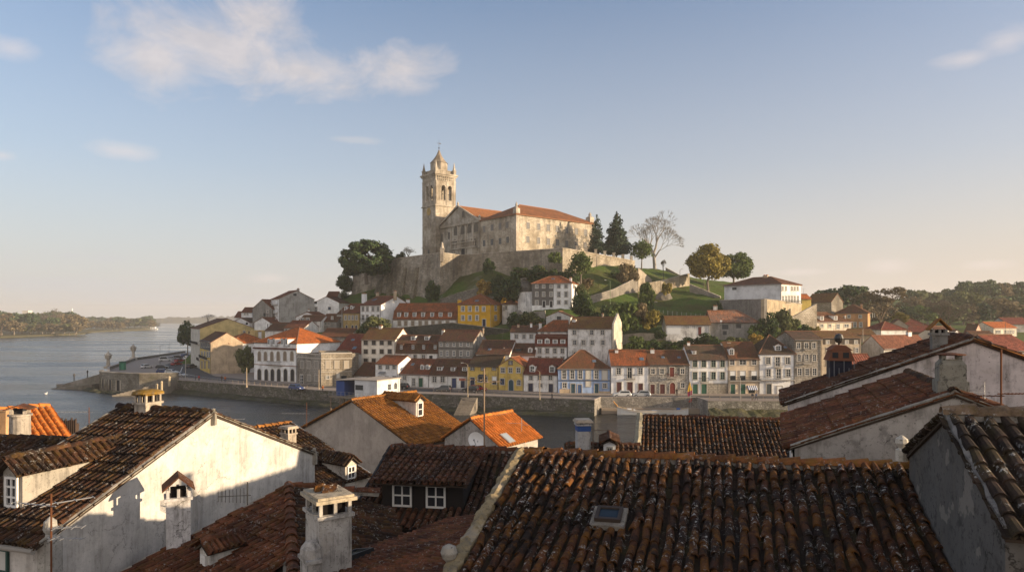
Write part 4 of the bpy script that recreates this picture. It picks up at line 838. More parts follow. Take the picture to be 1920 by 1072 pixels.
for f in range(4):
    c,s_=cos(f*pi/2),sin(f*pi/2)
    def rot(x,y): x-=S/2;y-=S/2; return (S/2+c*x-s_*y,S/2+s_*x+c*y)
    for x0,x1 in ((.02*S,.13*S),(.87*S,.98*S),(.525*S,.56*S)):
        p=[rot(x0,0),rot(x1,0),rot(x1,-.2),rot(x0,-.2)]; m.prism([(q[0],q[1],z_b+.25) for q in p],(0,0,zc_-2.6-z_b-.25))
    for cx in (.385,.70):
        x0=S*cx; n=8
        for i in range(n):
            t0,t1=pi*i/n,pi*(i+1)/n; pr=[(r,t0),(r,t1),(r+.3,t1),(r+.3,t0)]
            m.prism([(*rot(x0+rr2*cos(t),-.14),zo1-r+rr2*sin(t)) for rr2,t in pr],Vector((*rot(x0,0),0))-Vector((*rot(x0,-.14),0)))
m.build('belfry_pilaster',CTRIM,tow)
for cx,fy in ((.385,.22),(.70,.22),(.22,.6),(.22,.3)):
    m=MB(); m.lathe([(.75,0),(.62,.2),(.5,.9),(.35,1.2),(.1,1.35)],10); m.box(-.08,.08,-.08,.08,1.3,1.9); m.box(-1.3,1.3,-.1,.1,1.85,2.05)
    m.build('bell',plain((.10,.09,.06),.5,.5,.6),tow,(S*cx,S*fy,zo0+.9))
cx=S/2
m=MB(); zl=zc_+.55; a1=S*.40; a2=S*.33; h1=tz(312)-zl; h2=tz(300)-zl; hz2=tz(276)-zl
m.box(cx-a1,cx+a1,cx-a1,cx+a1,zl,zl+h1*.55); m.box(cx-a1-.2,cx+a1+.2,cx-a1-.2,cx+a1+.2,zl+h1*.55,zl+h1*.72)
m.lathe([(a2*1.02/cos(pi/8),zl+h1*.72),(a2*1.02/cos(pi/8),zl+h2)],8,(cx,cx,0),0,pi/8); m.build('lantern',CTRIM,tow)
m=MB(); k2=a2*1.1/cos(pi/8); m.lathe([(k2,zl+h2),(k2*.90,zl+h2+.35),(k2*.58,zl+h2+(hz2-h2)*.36),(k2*.30,zl+h2+(hz2-h2)*.66),(k2*.10,zl+hz2),(.35,zl+hz2+.3),(.05,zl+hz2+.7)],8,(cx,cx,0),0,pi/8); m.build('cap_roof',stone((.33,.27,.20),(.40,.33,.25),1.0,.6),tow)
for ix,iy in ((0,0),(1,0),(1,1),(0,1)):
    m=MB(); x,y=ix*(S-.9)+.45,iy*(S-.9)+.45
    m.box(x-.6,x+.6,y-.6,y+.6,zl,zl+1.6); m.box(x-.75,x+.75,y-.75,y+.75,zl+1.6,zl+1.85); m.lathe([(.72,zl+1.85),(.35,zl+3.4),(.06,zl+5.2)],4,(x,y,0),0,pi/4); m.build('pinnacle',CTRIM,tow)
m=MB(); zt=zl+hz2+.6; m.tube((cx,cx,zt),(cx,cx,zt+4.2),.07,.04,5); m.lathe([(.05,zt+.4),(.35,zt+.75),(.05,zt+1.1)],8,(cx,cx,0)); m.box(cx-.9,cx+.6,cx-.03,cx+.03,zt+2.6,zt+2.75); m.prism([(cx+.4,cx,zt+2.4),(cx+1.1,cx,zt+2.7),(cx+.4,cx,zt+3.0)],(0,.05,0)); m.build('weathervane',M_IRON,tow)
a=loc(tow,804.2,397,'l'); m=MB(); n=18
m.prism([(-.06,a.y+1.35*cos(2*pi*i/n),a.z+1.6*sin(2*pi*i/n)) for i in range(n)],(-.12,0,0)); m.build('clock_face',plain((.38,.25,.06),.6),tow)
m=MB(); m.box(-.24,-.19,a.y-.05,a.y+.05,a.z,a.z+1.1); m.box(-.24,-.19,a.y-.7,a.y,a.z-.05,a.z+.05); m.build('clock_hands',M_IRON,tow)
a=loc(tow,804,472,'l'); m=MB(); m.box(-.05,.05,a.y-.4,a.y+.4,a.z-.8,a.z+.8); m.build('window',M_DARK,tow)
# --- terrace walls
def pw(px,py,D): v=W(px,py,D*K); return (v.x,v.y,v.z)
def twall(name,pts,zb,label,cat,mat,th=1.2,slope=0.0,cap=True,dz=0):
    return (name,[(p[0],p[1]) for p in pts],zb,label,cat,mat,th,slope,cap,[p[2]+dz for p in pts])
TW=[twall('terrace_wall',[pw(722,488,232),pw(828,474.3,207)],26,'high buttressed stone terrace wall under the bell tower','terrace wall',WALLST,1.4,.12),
    twall('terrace_wall',[pw(828,474.3,207),pw(862.5,479,215),pw(1022,468.5,197),pw(1055,466.5,194),pw(1062,467,195),pw(1190,490,222)],24,'long stone terrace wall in front of the convent, sunlit at its right end','terrace wall',stone((.31,.265,.205),(.44,.385,.30),.9,.42,.1),1.2,.03),
    twall('terrace_wall',[pw(662,507,243),pw(724,503,238)],24,'lower stone terrace wall at the left under the umbrella pine','terrace wall',WALLST,1.4,.12)]
# ground is built after the houses have added their own footing heights
HGT=build_ground()
def gz(x,y): return float(HGT(np.array([[x,y]]))[0])
xs=np.concatenate([np.arange(-128,130,1.9),np.arange(130,425,6)])
ts=np.concatenate([np.arange(0,120,1.7),np.arange(120,470,9)])
pts=np.array([[x,interp(x,HLINE)+.3+t] for x in xs for t in ts]); hz_=HGT(pts)
nx,ny=len(xs),len(ts)
rn=np.random.RandomState(3)
hz_=hz_+rn.normal(0,.10,len(hz_))*(np.tile(ts,nx)>6); hz_=np.maximum(hz_,3.0)
me=bpy.data.meshes.new('ground')
me.from_pydata([(float(p[0]),float(p[1]),float(h)) for p,h in zip(pts,hz_)],[],[(i*ny+j,(i+1)*ny+j,(i+1)*ny+j+1,i*ny+j+1) for i in range(nx-1) for j in range(ny-1)])
me.polygons.foreach_set('use_smooth',[True]*len(me.polygons))
t=NT('hill_grass'); p=t.pos()
g=t.noise(p,.35,6,.7); h=t.noise(p,2.5,5,.75); e=t.noise(p,.09,5,.65)
c=t.mix(t.ramp(h,[(.35,0),(.65,1)]),(.040,.075,.012),(.095,.150,.028))
c=t.mix(t.math('MULTIPLY',t.ramp(g,[(.48,0),(.66,1)]),.6),c,(.13,.12,.05))
c=t.mix(t.math('MULTIPLY',t.ramp(e,[(.45,0),(.58,1)]),.75),c,t.mix(h,(.045,.055,.015),(.10,.085,.035)))
c=t.mix(t.ramp(t.noise(p,1.1,6,.8),[(.56,0),(.66,1)]),c,(.028,.036,.010))
nrm=t.n('ShaderNodeNewGeometry').outputs['True Normal']; sz=t.n('ShaderNodeSeparateXYZ'); t.l(nrm,sz.inputs[0])
rk=t.mix(t.ramp(h,[(.3,0),(.7,1)]),(.13,.12,.10),(.28,.26,.22))
c=t.mix(t.math('MULTIPLY',t.ramp(sz.outputs[2],[(.60,1),(.74,0)]),t.ramp(g,[(.40,0),(.55,1)])),c,rk)
t.bump(t.math('ADD',h,g),.9,.5)
GRASS=t.done(c,.95,.1); me.materials.append(GRASS)
struct(link('ground',me))
# quay: pavement slab, asphalt, far edge
ASPH=None
t=NT('asphalt'); p=t.pos(); n=t.noise(p,.6,5,.7); ASPH=t.done(t.mix(n,(.045,.045,.048),(.085,.082,.08)),.85,.25)
PAVE=plain((.30,.25,.21),.9,.15,name='pavement')
pl=[(x,y) for x,y in COAST]+[(x,y) for x,y in QUAY[1:]]
back=[(420,165)]+[(x,y+6) for x,y in reversed(HLINE[:-1])]+[(-120,420),(-169,420)]
m=MB(); top=[(x,y,3.2) for x,y in pl+back]; n=len(top)
m.poly(top)
struct(m.build('pavement',PAVE))
# quay walls as real masonry under the edge
def wallstrip(name,pts,zb,zt,th,mat,label=None,cat=None,cap=None,uvs=1.0,slope=0.0,group=None,zts=None,zbs=None):
    """wall along a polyline; front faces get metre UVs"""
    m=MB(); L=0
    P=[Vector((p[0],p[1],0)) for p in pts]
    nr=[]
    for i in range(len(P)):
        d=(P[min(i+1,len(P)-1)]-P[max(i-1,0)]).normalized(); nr.append(Vector((d.y,-d.x,0)))
    zt_=zts or [zt]*len(P); zb_=zbs or [zb]*len(P)
    for i in range(len(P)-1):
        a,b=P[i],P[i+1]; l=(b-a).length
        def pt(k,z,off): q=P[k]+nr[k]*off; return (q.x,q.y,z)
        fa,fb=slope*(zt_[i]-zb_[i]),slope*(zt_[i+1]-zb_[i+1])
        m.quad(pt(i,zb_[i],fa),pt(i+1,zb_[i+1],fb),pt(i+1,zt_[i+1],0),pt(i,zt_[i],0),0,[(L,zb_[i]),(L+l,zb_[i+1]),(L+l,zt_[i+1]),(L,zt_[i])])
        m.quad(pt(i,zt_[i],0),pt(i+1,zt_[i+1],0),pt(i+1,zt_[i+1],-th),pt(i,zt_[i],-th),0,[(L,0),(L+l,0),(L+l,th),(L,th)])
        m.quad(pt(i+1,zb_[i+1],-th),pt(i,zb_[i],-th),pt(i,zt_[i],-th),pt(i+1,zt_[i+1],-th),0,[(L,zb_[i]),(L+l,zb_[i+1]),(L+l,zt_[i+1]),(L,zt_[i])])
        L+=l
    for k in (0,len(P)-1):
        m.quad(pt2(P[k],nr[k],zb_[k],slope*(zt_[k]-zb_[k])),pt2(P[k],nr[k],zt_[k],0),pt2(P[k],nr[k],zt_[k],-th),pt2(P[k],nr[k],zb_[k],-th),0,[(0,zb_[k]),(0,zt_[k]),(th,zt_[k]),(th,zb_[k])])
    o=m.build(name,mat)
    if cat: tag(o,label,cat,group)
    if cap:
        m=MB()
        for i in range(len(P)-1):
            vs=[]
            for kk in (i,i+1):
                for off,dz in ((cap[0],.004),(-th-cap[0],.004),(-th-cap[0],cap[1]),(cap[0],cap[1])):
                    q=P[kk]+nr[kk]*off; vs.append((q.x,q.y,zt_[kk]+dz))
            m.add(vs,[(0,1,5,4),(1,2,6,5),(2,3,7,6),(3,0,4,7),(0,3,2,1),(4,5,6,7)])
        m.build('coping',cap[2],o)
    return o
def pt2(p,n,z,off): q=p+n*off; return (q.x,q.y,z)
QW=rubble((.095,.085,.07),(.23,.21,.18),1.5,.5)
def qseg(a,b): return [q for q in QUAY if a-.01<=q[0]<=b+.01]
CAPM=plain((.34,.29,.25),.9,.15)
wallstrip('quay_wall',qseg(-94,17.5),-1.5,3.35,.7,QW,'long mossy rubble quay wall below the riverside street, left of the moored boat','quay wall',(.08,.16,CAPM),slope=.06)
wallstrip('quay_wall',[(17.5,144.7),(19.5,149.6),(40.5,149.6),(41,143)],-1.5,3.38,.6,rubble((.20,.18,.155),(.36,.33,.29),2.6),'set back cobbled quay wall right behind the moored white boat','quay wall',(.05,.1,CAPM))
wallstrip('quay_wall',[(41,143),(57,142.5),(120,141),(420,150)],-1.5,3.35,.7,rubble((.22,.20,.16),(.42,.39,.33),1.4,.4),'pale rubble quay wall with moss, right of the moored boat','quay wall',(.08,.14,CAPM),slope=.05)
wallstrip('quay_wall',COAST,-1.5,4.1,.6,QW,'low parapet along the outer river side of the promenade','quay wall',(.05,.12,CAPM))
# boat ramp ledge
m=MB(); m.box(19.4,40.6,147.7,149.7,-1,1.15); struct(m.build('landing_ledge',plain((.30,.24,.18),.9)))
# muddy foot of the quay wall
MUD=rubble((.03,.033,.018),(.075,.07,.045),1.8,.6)
m=MB(); q=qseg(-94,17.5)
rr=random.Random(5)
fp=[]
for (x0,y0),(x1,y1) in zip(q,q[1:]):
    for i in range(14):
        s=i/14; x=x0+(x1-x0)*s; y=y0+(y1-y0)*s; fp.append((x,y))
fp.append(q[-1])
row=[[(x,y,.55+rr.random()*.5),(x-.3,y-1.2-rr.random(),.35+rr.random()*.3),(x-.3,y-3.2-rr.random()*1.2,-.4)] for x,y in fp]
for a,b in zip(row,row[1:]):
    for k in range(2): m.quad(a[k],a[k+1],b[k+1],b[k])
struct(m.build('mud_bank',MUD))
m=MB(); q=[(41,143),(57,142.5),(75,142),(95,141.5)]; row=[]
for (x0,y0),(x1,y1) in zip(q,q[1:]):
    for i in range(12):
        s=i/12; x=x0+(x1-x0)*s; y=y0+(y1-y0)*s; row.append([(x,y,1.5+rr.random()*.6),(x,y-1.1-rr.random()*.6,.7+rr.random()*.4),(x,y-2.8-rr.random()*.8,-.4)])
for a,b in zip(row,row[1:]):
    for kk in range(2): m.quad(a[kk],a[kk+1],b[kk+1],b[kk])
struct(m.build('mossy_rocks',rubble((.05,.05,.02),(.14,.12,.06),1.2,.6)))
# road strip 4 mm over the pavement, with kerb step up to the house side footway
RD=[(-150,330),(-141,288),(-126,243),(-112,214),(-97,202.5),(-60,177.5),(-19,162),(18,151),(41,150.8),(60,148.4),(120,146),(420,155)]
RB=[(-128,330),(-122,288),(-112,250),(-101,224),(-90,207),(-62,182.5),(-21,169.3),(11,155.5),(41,154.2),(65,153.8),(125,152),(420,161)]
m=MB()
for (a,b),(c,d) in zip(zip(RD,RD[1:]),zip(RB,RB[1:])): m.quad((*a,3.206),(*b,3.206),(*d,3.206),(*c,3.206))
struct(m.build('road',ASPH))
m=MB()
for (a,b),(c,d) in zip(zip(RB,RB[1:]),zip([(x,y+9) for x,y in RB],[(x,y+9) for x,y in RB[1:]])):
    m.quad((*a,3.33),(*b,3.33),(*d,3.33),(*c,3.33)); m.quad((*a,3.1),(*b,3.1),(*b,3.33),(*a,3.33))
struct(m.build('footway',PAVE))
m=MB(); WL=[((a[0]+c[0])/2,(a[1]+c[1])/2) for a,c in zip(RD[2:6],RB[2:6])]
for a,b in zip(WL,WL[1:]):
    d=Vector((b[0]-a[0],b[1]-a[1],0)).normalized(); nn=Vector((-d.y,d.x,0))*.12
    m.quad((a[0]-nn.x,a[1]-nn.y,3.212),(b[0]-nn.x,b[1]-nn.y,3.212),(b[0]+nn.x,b[1]+nn.y,3.212),(a[0]+nn.x,a[1]+nn.y,3.212))
struct(m.build('road_marking',plain((.6,.6,.58),.8)))
# ---- terrace walls, retaining walls and garden walls on the hill
for (nm,pts,zb,lab,cat,mat,th,sl,cap,zts) in TW:
    wallstrip(nm,pts,zb,0,th,mat,lab,cat,(.18,.28,CTRIM) if cap else None,slope=sl,zts=zts)
tw=[o for o in COL.objects if o.name.startswith('terrace_wall')]
# buttresses of the high wall and small turrets
def buttress(pxy,D,top,w,run,parent):
    a=W(*pxy,D); d=(Vector((TW[0][1][1][0]-TW[0][1][0][0],TW[0][1][1][1]-TW[0][1][0][1],0))).normalized(); n=Vector((d.y,-d.x,0))
    zb=22; zt=W(pxy[0],top,D).z; a.z=0; m=MB()
    A=a-d*w; B=a+d*w
    L=[A-n*.5+Vector((0,0,zb)),A+n*run+Vector((0,0,zb)),A+n*.6+Vector((0,0,zt-1)),A-n*.5+Vector((0,0,zt))]
    m.prism(L,B-A); m.build('buttress',rubble((.17,.14,.09),(.30,.26,.19),1.6,.15),parent)
def online(px): 
    (x0,y0),(x1,y1)=TW[0][1]; u=(px-960)/F; s=(u*y0-x0)/((x1-x0)-u*(y1-y0)); return y0+s*(y1-y0)
for px,top in ((738,500),(762,498),(784,497)): buttress((px,520),online(px)-.3,top,1.0,4.2,tw[0])
buttress((717,530),online(722)+2,520,2.2,5.5,tw[0])
def turret(px,py,D,label,h=4.2,w=1.5):
    p=W(px,py,D); m=MB(); m.box(p.x-w/2,p.x+w/2,p.y-w/2,p.y+w/2,p.z-3,p.z+h*.35); m.box(p.x-w*.65,p.x+w*.65,p.y-w*.65,p.y+w*.65,p.z+h*.35,p.z+h*.43)
    m.lathe([(w*.6,h*.43),(w*.28,h*.78),(w*.36,h*.85),(.08,h)],8,(p.x,p.y,p.z)); return tag(m.build('wall_turret',CTRIM),label,'finial')
turret(720.5,488,232*K,'pointed stone finial at the left end of the high terrace wall',5,1.9); turret(829,474,207*K-.5,'small stone finial on the sunlit corner of the terrace wall',3.6,1.2)
for i,px in enumerate((1082,1099,1117,1134,1151,1168,1184)):
    q=TW[1][1]; (x0,y0),(x1,y1)=q[4],q[5]; u=(px-960)/F; s=(u*y0-x0)/((x1-x0)-u*(y1-y0)); z=TW[1][9][4]*(1-s)+TW[1][9][5]*s
    m=MB(); x,y=x0+s*(x1-x0),y0+s*(y1-y0); m.box(x-.45,x+.45,y-.25,y+.75,z+.2,z+1.5); m.box(x-.55,x+.55,y-.35,y+.85,z+1.5,z+1.75); m.build('merlon',CTRIM,tw[1])
def gwall(label,pts,zb,mat,cat='wall',th=.5,name='garden_wall',cap=True,slope=0):
    P=[W(*p) for p in pts]; return wallstrip(name,[(p.x,p.y) for p in P],zb,0,th,mat,label,cat,(.06,.12,CTRIM) if cap else None,zts=[p.z for p in P],slope=slope)
DKW=rubble((.035,.035,.03),(.09,.085,.075),1.4,.3); OLDW=plaster((.30,.275,.23),.6)
gwall('black stained retaining wall below the yellow house and the long mansard house',[(752,614,207),(848,605,203),(860,607,201),(955,618,196)],8,DKW)
gwall('grey road wall climbing the slope to the right of the half grey house',[(1106,556,206),(1150,543,211),(1196,520,219)],18,plaster((.26,.235,.20),.6))
gwall('sunlit curved stone wall at the top of the lane',[(1216,531,222),(1250,524,226),(1280,516,232),(1293,513,236)],22,stone((.40,.35,.27),(.48,.42,.33)))
gwall('stub of stone wall facing the sun beside the lane pole',[(1197,503,221),(1222,524,229)],24,stone((.38,.33,.26),(.46,.40,.32)))
gwall('low grey wall along the hillside garden below the meadow',[(1163,628,180),(1200,625,179),(1250,626,177)],8,OLDW)
gwall('peeling white garden wall left of the half grey house',[(971,548,212),(998,547,207)],18,DEREL)
gwall('long grey terrace wall below the half grey house',[(954,588,199),(985,586,194),(1022,583,192)],12,OLDW)
gwall('grey blotched terrace wall carrying the big white house',[(1349,563,200),(1433,561,183.5)],10,plaster((.22,.205,.185),.75),th=1)
gwall('sunlit tan wall right of the blotched terrace wall',[(1433,561,183.5),(1462,563.5,188),(1503,571,195.5)],10,plaster((.46,.37,.25),.4),th=1)
gwall('stone ramp wall rising to the right of the big white house',[(1484,596,186),(1532,570,190)],8,stone((.38,.34,.28),(.46,.41,.34)))
gwall('grey lane wall running down beside the two round trees',[(1293,533,226),(1350,556,216)],18,OLDW)
gwall('low wall at the crest of the lawn under the bare tree',[(1248,502,262),(1276,517,258)],30,OLDW)
gwall('stone wall sloping along the grass below the golden bush',[(826,561,226),(862,548,224),(905,538,223)],18,rubble((.16,.15,.13),(.28,.26,.23),1.8,.3))
# fence across the meadow
m=MB(); a=W(1235,587,200); b=W(1340,600,195); f=empty('wire_fence',a,0,'thin wire fence with pale posts across the meadow','fence')
for i in range(13):
    s=i/12; x=a.x+(b.x-a.x)*s; y=a.y+(b.y-a.y)*s; z=gz(x,y); m.tube((x,y,z-.3),(x,y,z+1.3),.07,.07,5)
m.build('post',plain((.4,.38,.34),.9),f,-a)
m=MB()
for i in range(12):
    for hh in (.5,.9,1.2):
        s,s2=i/12,(i+1)/12; p=[(a.x+(b.x-a.x)*q,a.y+(b.y-a.y)*q) for q in (s,s2)]; m.tube((*p[0],gz(*p[0])+hh),(*p[1],gz(*p[1])+hh),.015,.015,3,cap=False)
m.build('wire',M_STEEL,f,-a)

# rock outcrops on the cliff below the terrace
def rock(label,px,py,D,w,h,seed):
    r=np.random.RandomState(seed); bm=bmesh.new(); bmesh.ops.create_icosphere(bm,subdivisions=3,radius=1)
    dirs=r.normal(size=(14,3)); dirs/=np.linalg.norm(dirs,axis=1)[:,None]; cut=.62+.25*r.rand(14)
    for v in bm.verts:
        k=1.0
        for d,c in zip(dirs,cut):
            q=v.co.x*d[0]+v.co.y*d[1]+v.co.z*d[2]
            if q>c: k=min(k,c/q)
        v.co*=k*(1+.04*r.normal())
    me=bpy.data.meshes.new('rock'); bm.to_mesh(me); bm.free(); me.materials.append(plaster((.24,.22,.19),.8,1.2,name='rock')); p=W(px,py,D); s=F/D
    o=link('rock',me,None,p,r.rand()*6,(w/s/2,w/s/2*.8,h/s/2)); return tag(o,label,'rock')
rock('grey cliff rock low down between golden bush and half grey house',950,562,220,40,34,1); rock('tall grey rock face on the cliff left of the half grey house',985,540,219,44,46,2); rock('pale rock at the cliff top under the terrace wall',1035,522,219,36,30,3); rock('sunlit rock below the sunlit curved wall',1243,562,219,40,34,4); rock('rocky bank under the foot of the curved wall',1222,580,215,34,40,5); rock('small rock on the slope right of the yellow house',972,590,205,26,18,6); rock('rock showing under the ruined cottage wall',1262,645,175,40,22,7); rock('rock between dark scrub below the spreading tree',1075,535,214,30,28,8)
# ================================================================= vegetation
def leafmesh(name,clumps,n,ls,mat,seed,flat=0.0,aspect=1.5,up=.15):
    """clumps: (cx,cy,cz,rx,ry,rz); leaf sized faces through the outer shell of every clump"""
    r=np.random.RandomState(seed); cl=np.array(clumps,float); wgt=(cl[:,3]*cl[:,4]+cl[:,4]*cl[:,5]+cl[:,3]*cl[:,5]); idx=r.choice(len(cl),n,p=wgt/wgt.sum())
    d=r.normal(size=(n,3)); d/=np.linalg.norm(d,axis=1)[:,None]; rad=(.55+.45*r.rand(n)**.5)+.12*r.normal(size=n)*(r.rand(n)<.25)
    P=cl[idx,:3]+d*cl[idx,3:]*rad[:,None]
    nn=d+r.normal(size=(n,3))*.55; nn[:,2]+=up; nn/=np.linalg.norm(nn,axis=1)[:,None]
    t=np.cross(nn,r.normal(size=(n,3))); t/=np.linalg.norm(t,axis=1)[:,None]; b=np.cross(nn,t)
    s=ls*(.55+.9*r.rand(n))[:,None]; a=t*s*.5*aspect; c=b*s*.5
    V=np.stack([P-a*.9-c*.35,P-c,P+a-c*.1,P+c*.9],1).reshape(-1,3)
    me=bpy.data.meshes.new(name); me.vertices.add(4*n); me.vertices.foreach_set('co',V.ravel()); me.loops.add(4*n); me.loops.foreach_set('vertex_index',np.arange(4*n)); me.polygons.add(n)
    me.polygons.foreach_set('loop_start',np.arange(0,4*n,4)); me.materials.append(mat); me.update(calc_edges=True); me.validate(); return me
def blobs(n,rx,ry,rz,z0,cr,seed,bias=.55,lower=-.6):
    r=random.Random(seed); out=[]
    while len(out)<n:
        v=Vector((r.uniform(-1,1),r.uniform(-1,1),r.uniform(lower,1)))
        if v.length>1 or v.length<bias: continue
        k=cr*r.uniform(.65,1.25); out.append((v.x*rx*(1-cr*.4),v.y*ry*(1-cr*.4),z0+v.z*rz*(1-cr*.4),k*rx,k*ry,k*rz*.8))
    return out
def trunkmesh(h,r0,limbs,seed,mat,lean=0):
    m=MB(); r=random.Random(seed); p=Vector((0,0,-.8)); pts=[p]
    for i in range(4): pts.append(Vector((r.uniform(-.05,.05)*h+lean*h*(i+1)/4,r.uniform(-.05,.05)*h,h*(i+1)/4)))
    for i in range(4): m.tube(pts[i],pts[i+1],r0*(1-.16*i),r0*(1-.16*(i+1)),7,cap=False)
    for q in limbs: 
        b=pts[r.choice((2,3,4))]; q=Vector(q); mid=(b+q)*.5+Vector((0,0,.08*h)); m.tube(b,mid,r0*.38,r0*.25,5,cap=False); m.tube(mid,q,r0*.25,r0*.08,5,cap=False)
    me=m.mesh('trunk',[mat]); return me
L_DK=leaf((0.021,0.038,0.013),(0.042,0.070,0.021),(0.079,0.114,0.031)); L_MID=leaf((0.038,0.058,0.014),(0.070,0.104,0.025),(0.135,0.170,0.042)); L_YEL=leaf((0.114,0.100,0.021),(0.208,0.166,0.034),(0.333,0.260,0.052)); L_GOLD=leaf((0.187,0.125,0.025),(0.354,0.229,0.042),(0.499,0.333,0.083)); L_CON=leaf((0.013,0.025,0.014),(0.025,0.044,0.025),(0.046,0.070,0.035),trans=.05)
L_BRN=leaf((0.094,0.070,0.038),(0.156,0.121,0.062),(0.229,0.177,0.094)); L_OLV=leaf((0.058,0.066,0.025),(0.104,0.114,0.042),(0.166,0.177,0.062)); L_PINE=leaf((0.017,0.034,0.014),(0.035,0.062,0.023),(0.073,0.104,0.034),trans=.08); BK=bark((0.187,0.156,0.125)); BKG=bark((0.333,0.302,0.260))
KINDS={}
def kind(key,w,h,crown_me,trunk_me): KINDS[key]=(w,h,crown_me,trunk_me)
def roundtree(key,mat,seed,w=8,h=9,n=5200,ls=.42,th=.12,nb=52,cr=.36):
    cb=blobs(nb,w/2,w/2,h*(1-th)/2,h*(th+(1-th)/2),cr,seed); kind(key,w,h,leafmesh('crown',cb,n,ls,mat,seed),trunkmesh(h*.55,w*.035,[c[:3] for c in cb[:9]],seed,BK))
roundtree('round',L_MID,1); roundtree('yellow',L_YEL,2,8,9.2,7500,.36,.10,60); roundtree('green',L_MID,3,9,8.5,7000,.38,.08,60); roundtree('dark',L_DK,4); roundtree('small',L_MID,5,6,6,2000,.36,.2)
def shrub(key,mat,seed,w=5,h=3.2,n=1500,ls=.32):
    cb=blobs(22,w/2,w/2*.8,h*.55,h*.42,.36,seed,.3,-.75); kind(key,w,h,leafmesh('foliage',cb,n,ls,mat,seed),None)
shrub('bush',L_MID,11); shrub('bush_dark',L_DK,12); shrub('bush_gold',L_GOLD,13,5,4.2,1700,.3); shrub('bush_olive',L_OLV,14); shrub('bush_brown',L_BRN,15); shrub('bush_yellow',L_YEL,16)
# conifer
def conifer(key,seed,w,h,n,gap=.0):
    r=random.Random(seed); cb=[]; 
    for i in range(15):
        f=i/14; z=h*(.10+.86*f); rad=w/2*(1-f)**.72+.15; k=max(3,int(8*(1-f)+2))
        for j in range(k):
            a=2*pi*j/k+r.random()*1.2; q=rad*r.uniform(.35,.88)
            if r.random()<gap: continue
            cb.append((q*cos(a),q*sin(a),z-.08*q,rad*.46+.15,rad*.46+.15,h*.05+.1))
    kind(key,w,h,leafmesh('crown',cb,n,.42,L_CON,seed,up=.3),trunkmesh(h*.93,w*.03,[],seed,BK))
conifer('spruce',21,7.5,15,8500); conifer('cedar',22,6,12,3000,.25)
# umbrella pine: flat topped pads on spreading limbs, gaps between them
def pine(key,seed,w,h,n,ls=.4,pads=40,mat=None,low=.35):
    r=random.Random(seed); cb=[]
    for i in range(pads):
        a=r.random()*2*pi; q=w/2*r.random()**.55*.9; top=h*(.96-.38*(q/(w/2))**2.0); z=top-(h*low*r.random() if r.random()<.55 else 0.03*h*r.random())
        cb.append((q*cos(a),q*sin(a),z,w*r.uniform(.08,.14),w*r.uniform(.08,.14),h*r.uniform(.035,.06)))
    kind(key,w,h,leafmesh('crown',cb,n,ls,mat or L_PINE,seed,up=.5),trunkmesh(h*.5,w*.032,[c[:3] for c in cb[:20]],seed,BK))
pine('stone_pine',31,17,13,12000,.48,120,low=.62); kind('stone_pine',17,13,leafmesh('crown',[c for c in blobs(120,8.6,7.5,6.6,6.2,.20,31,.62,-.55)],15000,.5,L_PINE,31,up=.5),trunkmesh(7,.6,[(3,2,9),(-3,1,9),(5,-1,7),(-5,0,7),(0,-3,9)],31,BK))
pine('far_pine',32,15,13,1500,.8,18,low=.12); pine('far_pine2',33,17,12,1800,.8,24,low=.2)
# bare trees
def baretree(key,seed,h,w,depth=6,trunk=.28,mat=None,twig=.030,fork=(2,3),spread=.62,leafn=0,lm=None):
    m=MB(); r=random.Random(seed); tips=[]
    def br(p,d,l,rad,lev):
        q=p+d*l; mid=(p+q)*.5+Vector((r.uniform(-1,1),r.uniform(-1,1),r.uniform(-1,1)))*l*.07
        n=6 if rad>.15 else (4 if rad>.06 else 3); m.tube(p,mid,rad,rad*.86,n,cap=False); m.tube(mid,q,rad*.86,rad*.72,n,cap=False)
        if lev==0: tips.append(q); return
        k=r.randint(*fork)+(1 if lev<3 else 0)
        for i in range(k):
            a=d.orthogonal().normalized(); a.rotate(Quaternion(d,2*pi*(i+r.random()*.7)/k)); sp=spread*r.uniform(.6,1.25)
            nd=(d*cos(sp)+a*sin(sp)); nd.z+=.10; nd.normalize(); br(q,nd,l*r.uniform(.66,.86),max(twig,rad*.72*(.62+.25*r.random())),lev-1)
    p0=Vector((0,0,-.6)); p1=Vector((r.uniform(-.02,.02)*h,0,h*trunk)); m.tube(p0,p1,h*.034,h*.028,8,cap=False)
    for i in range(4):
        a=2*pi*(i+r.random()*.6)/4; t=.25+.5*r.random()
        br(p1-Vector((0,0,h*trunk*.12*i)),Vector((cos(a)*t,sin(a)*t,1)).normalized(),h*(.20 if i else .24),h*.02*(1.1-.12*i),depth-1)
    zs=[t.z for t in tips]; cx_=sum(t.x for t in tips)/len(tips); cy_=sum(t.y for t in tips)/len(tips)
    for i_,v_ in enumerate(m.v): f_=min(1,max(0,v_[2]/max(zs))); m.v[i_]=(v_[0]-cx_*f_*.8,v_[1]-cy_*f_*.8,v_[2])
    xs=[abs(t.x-cx_*.8) for t in tips]; sc=h/max(zs); 
    me=m.mesh('branches',[mat or BKG]); me.transform(Matrix.Diagonal((w/2/max(xs),w/2/max(xs),sc,1)))
    cm=None
    if leafn: 
        rs=random.Random(seed); cb=[(t.x*w/2/max(xs),t.y*w/2/max(xs),t.z*sc,w*.06,w*.06,h*.05) for t in rs.sample(tips,min(len(tips),70))]; cm=leafmesh('crown',cb,leafn,.5,lm,seed)
    kind(key,w,h,cm,me)
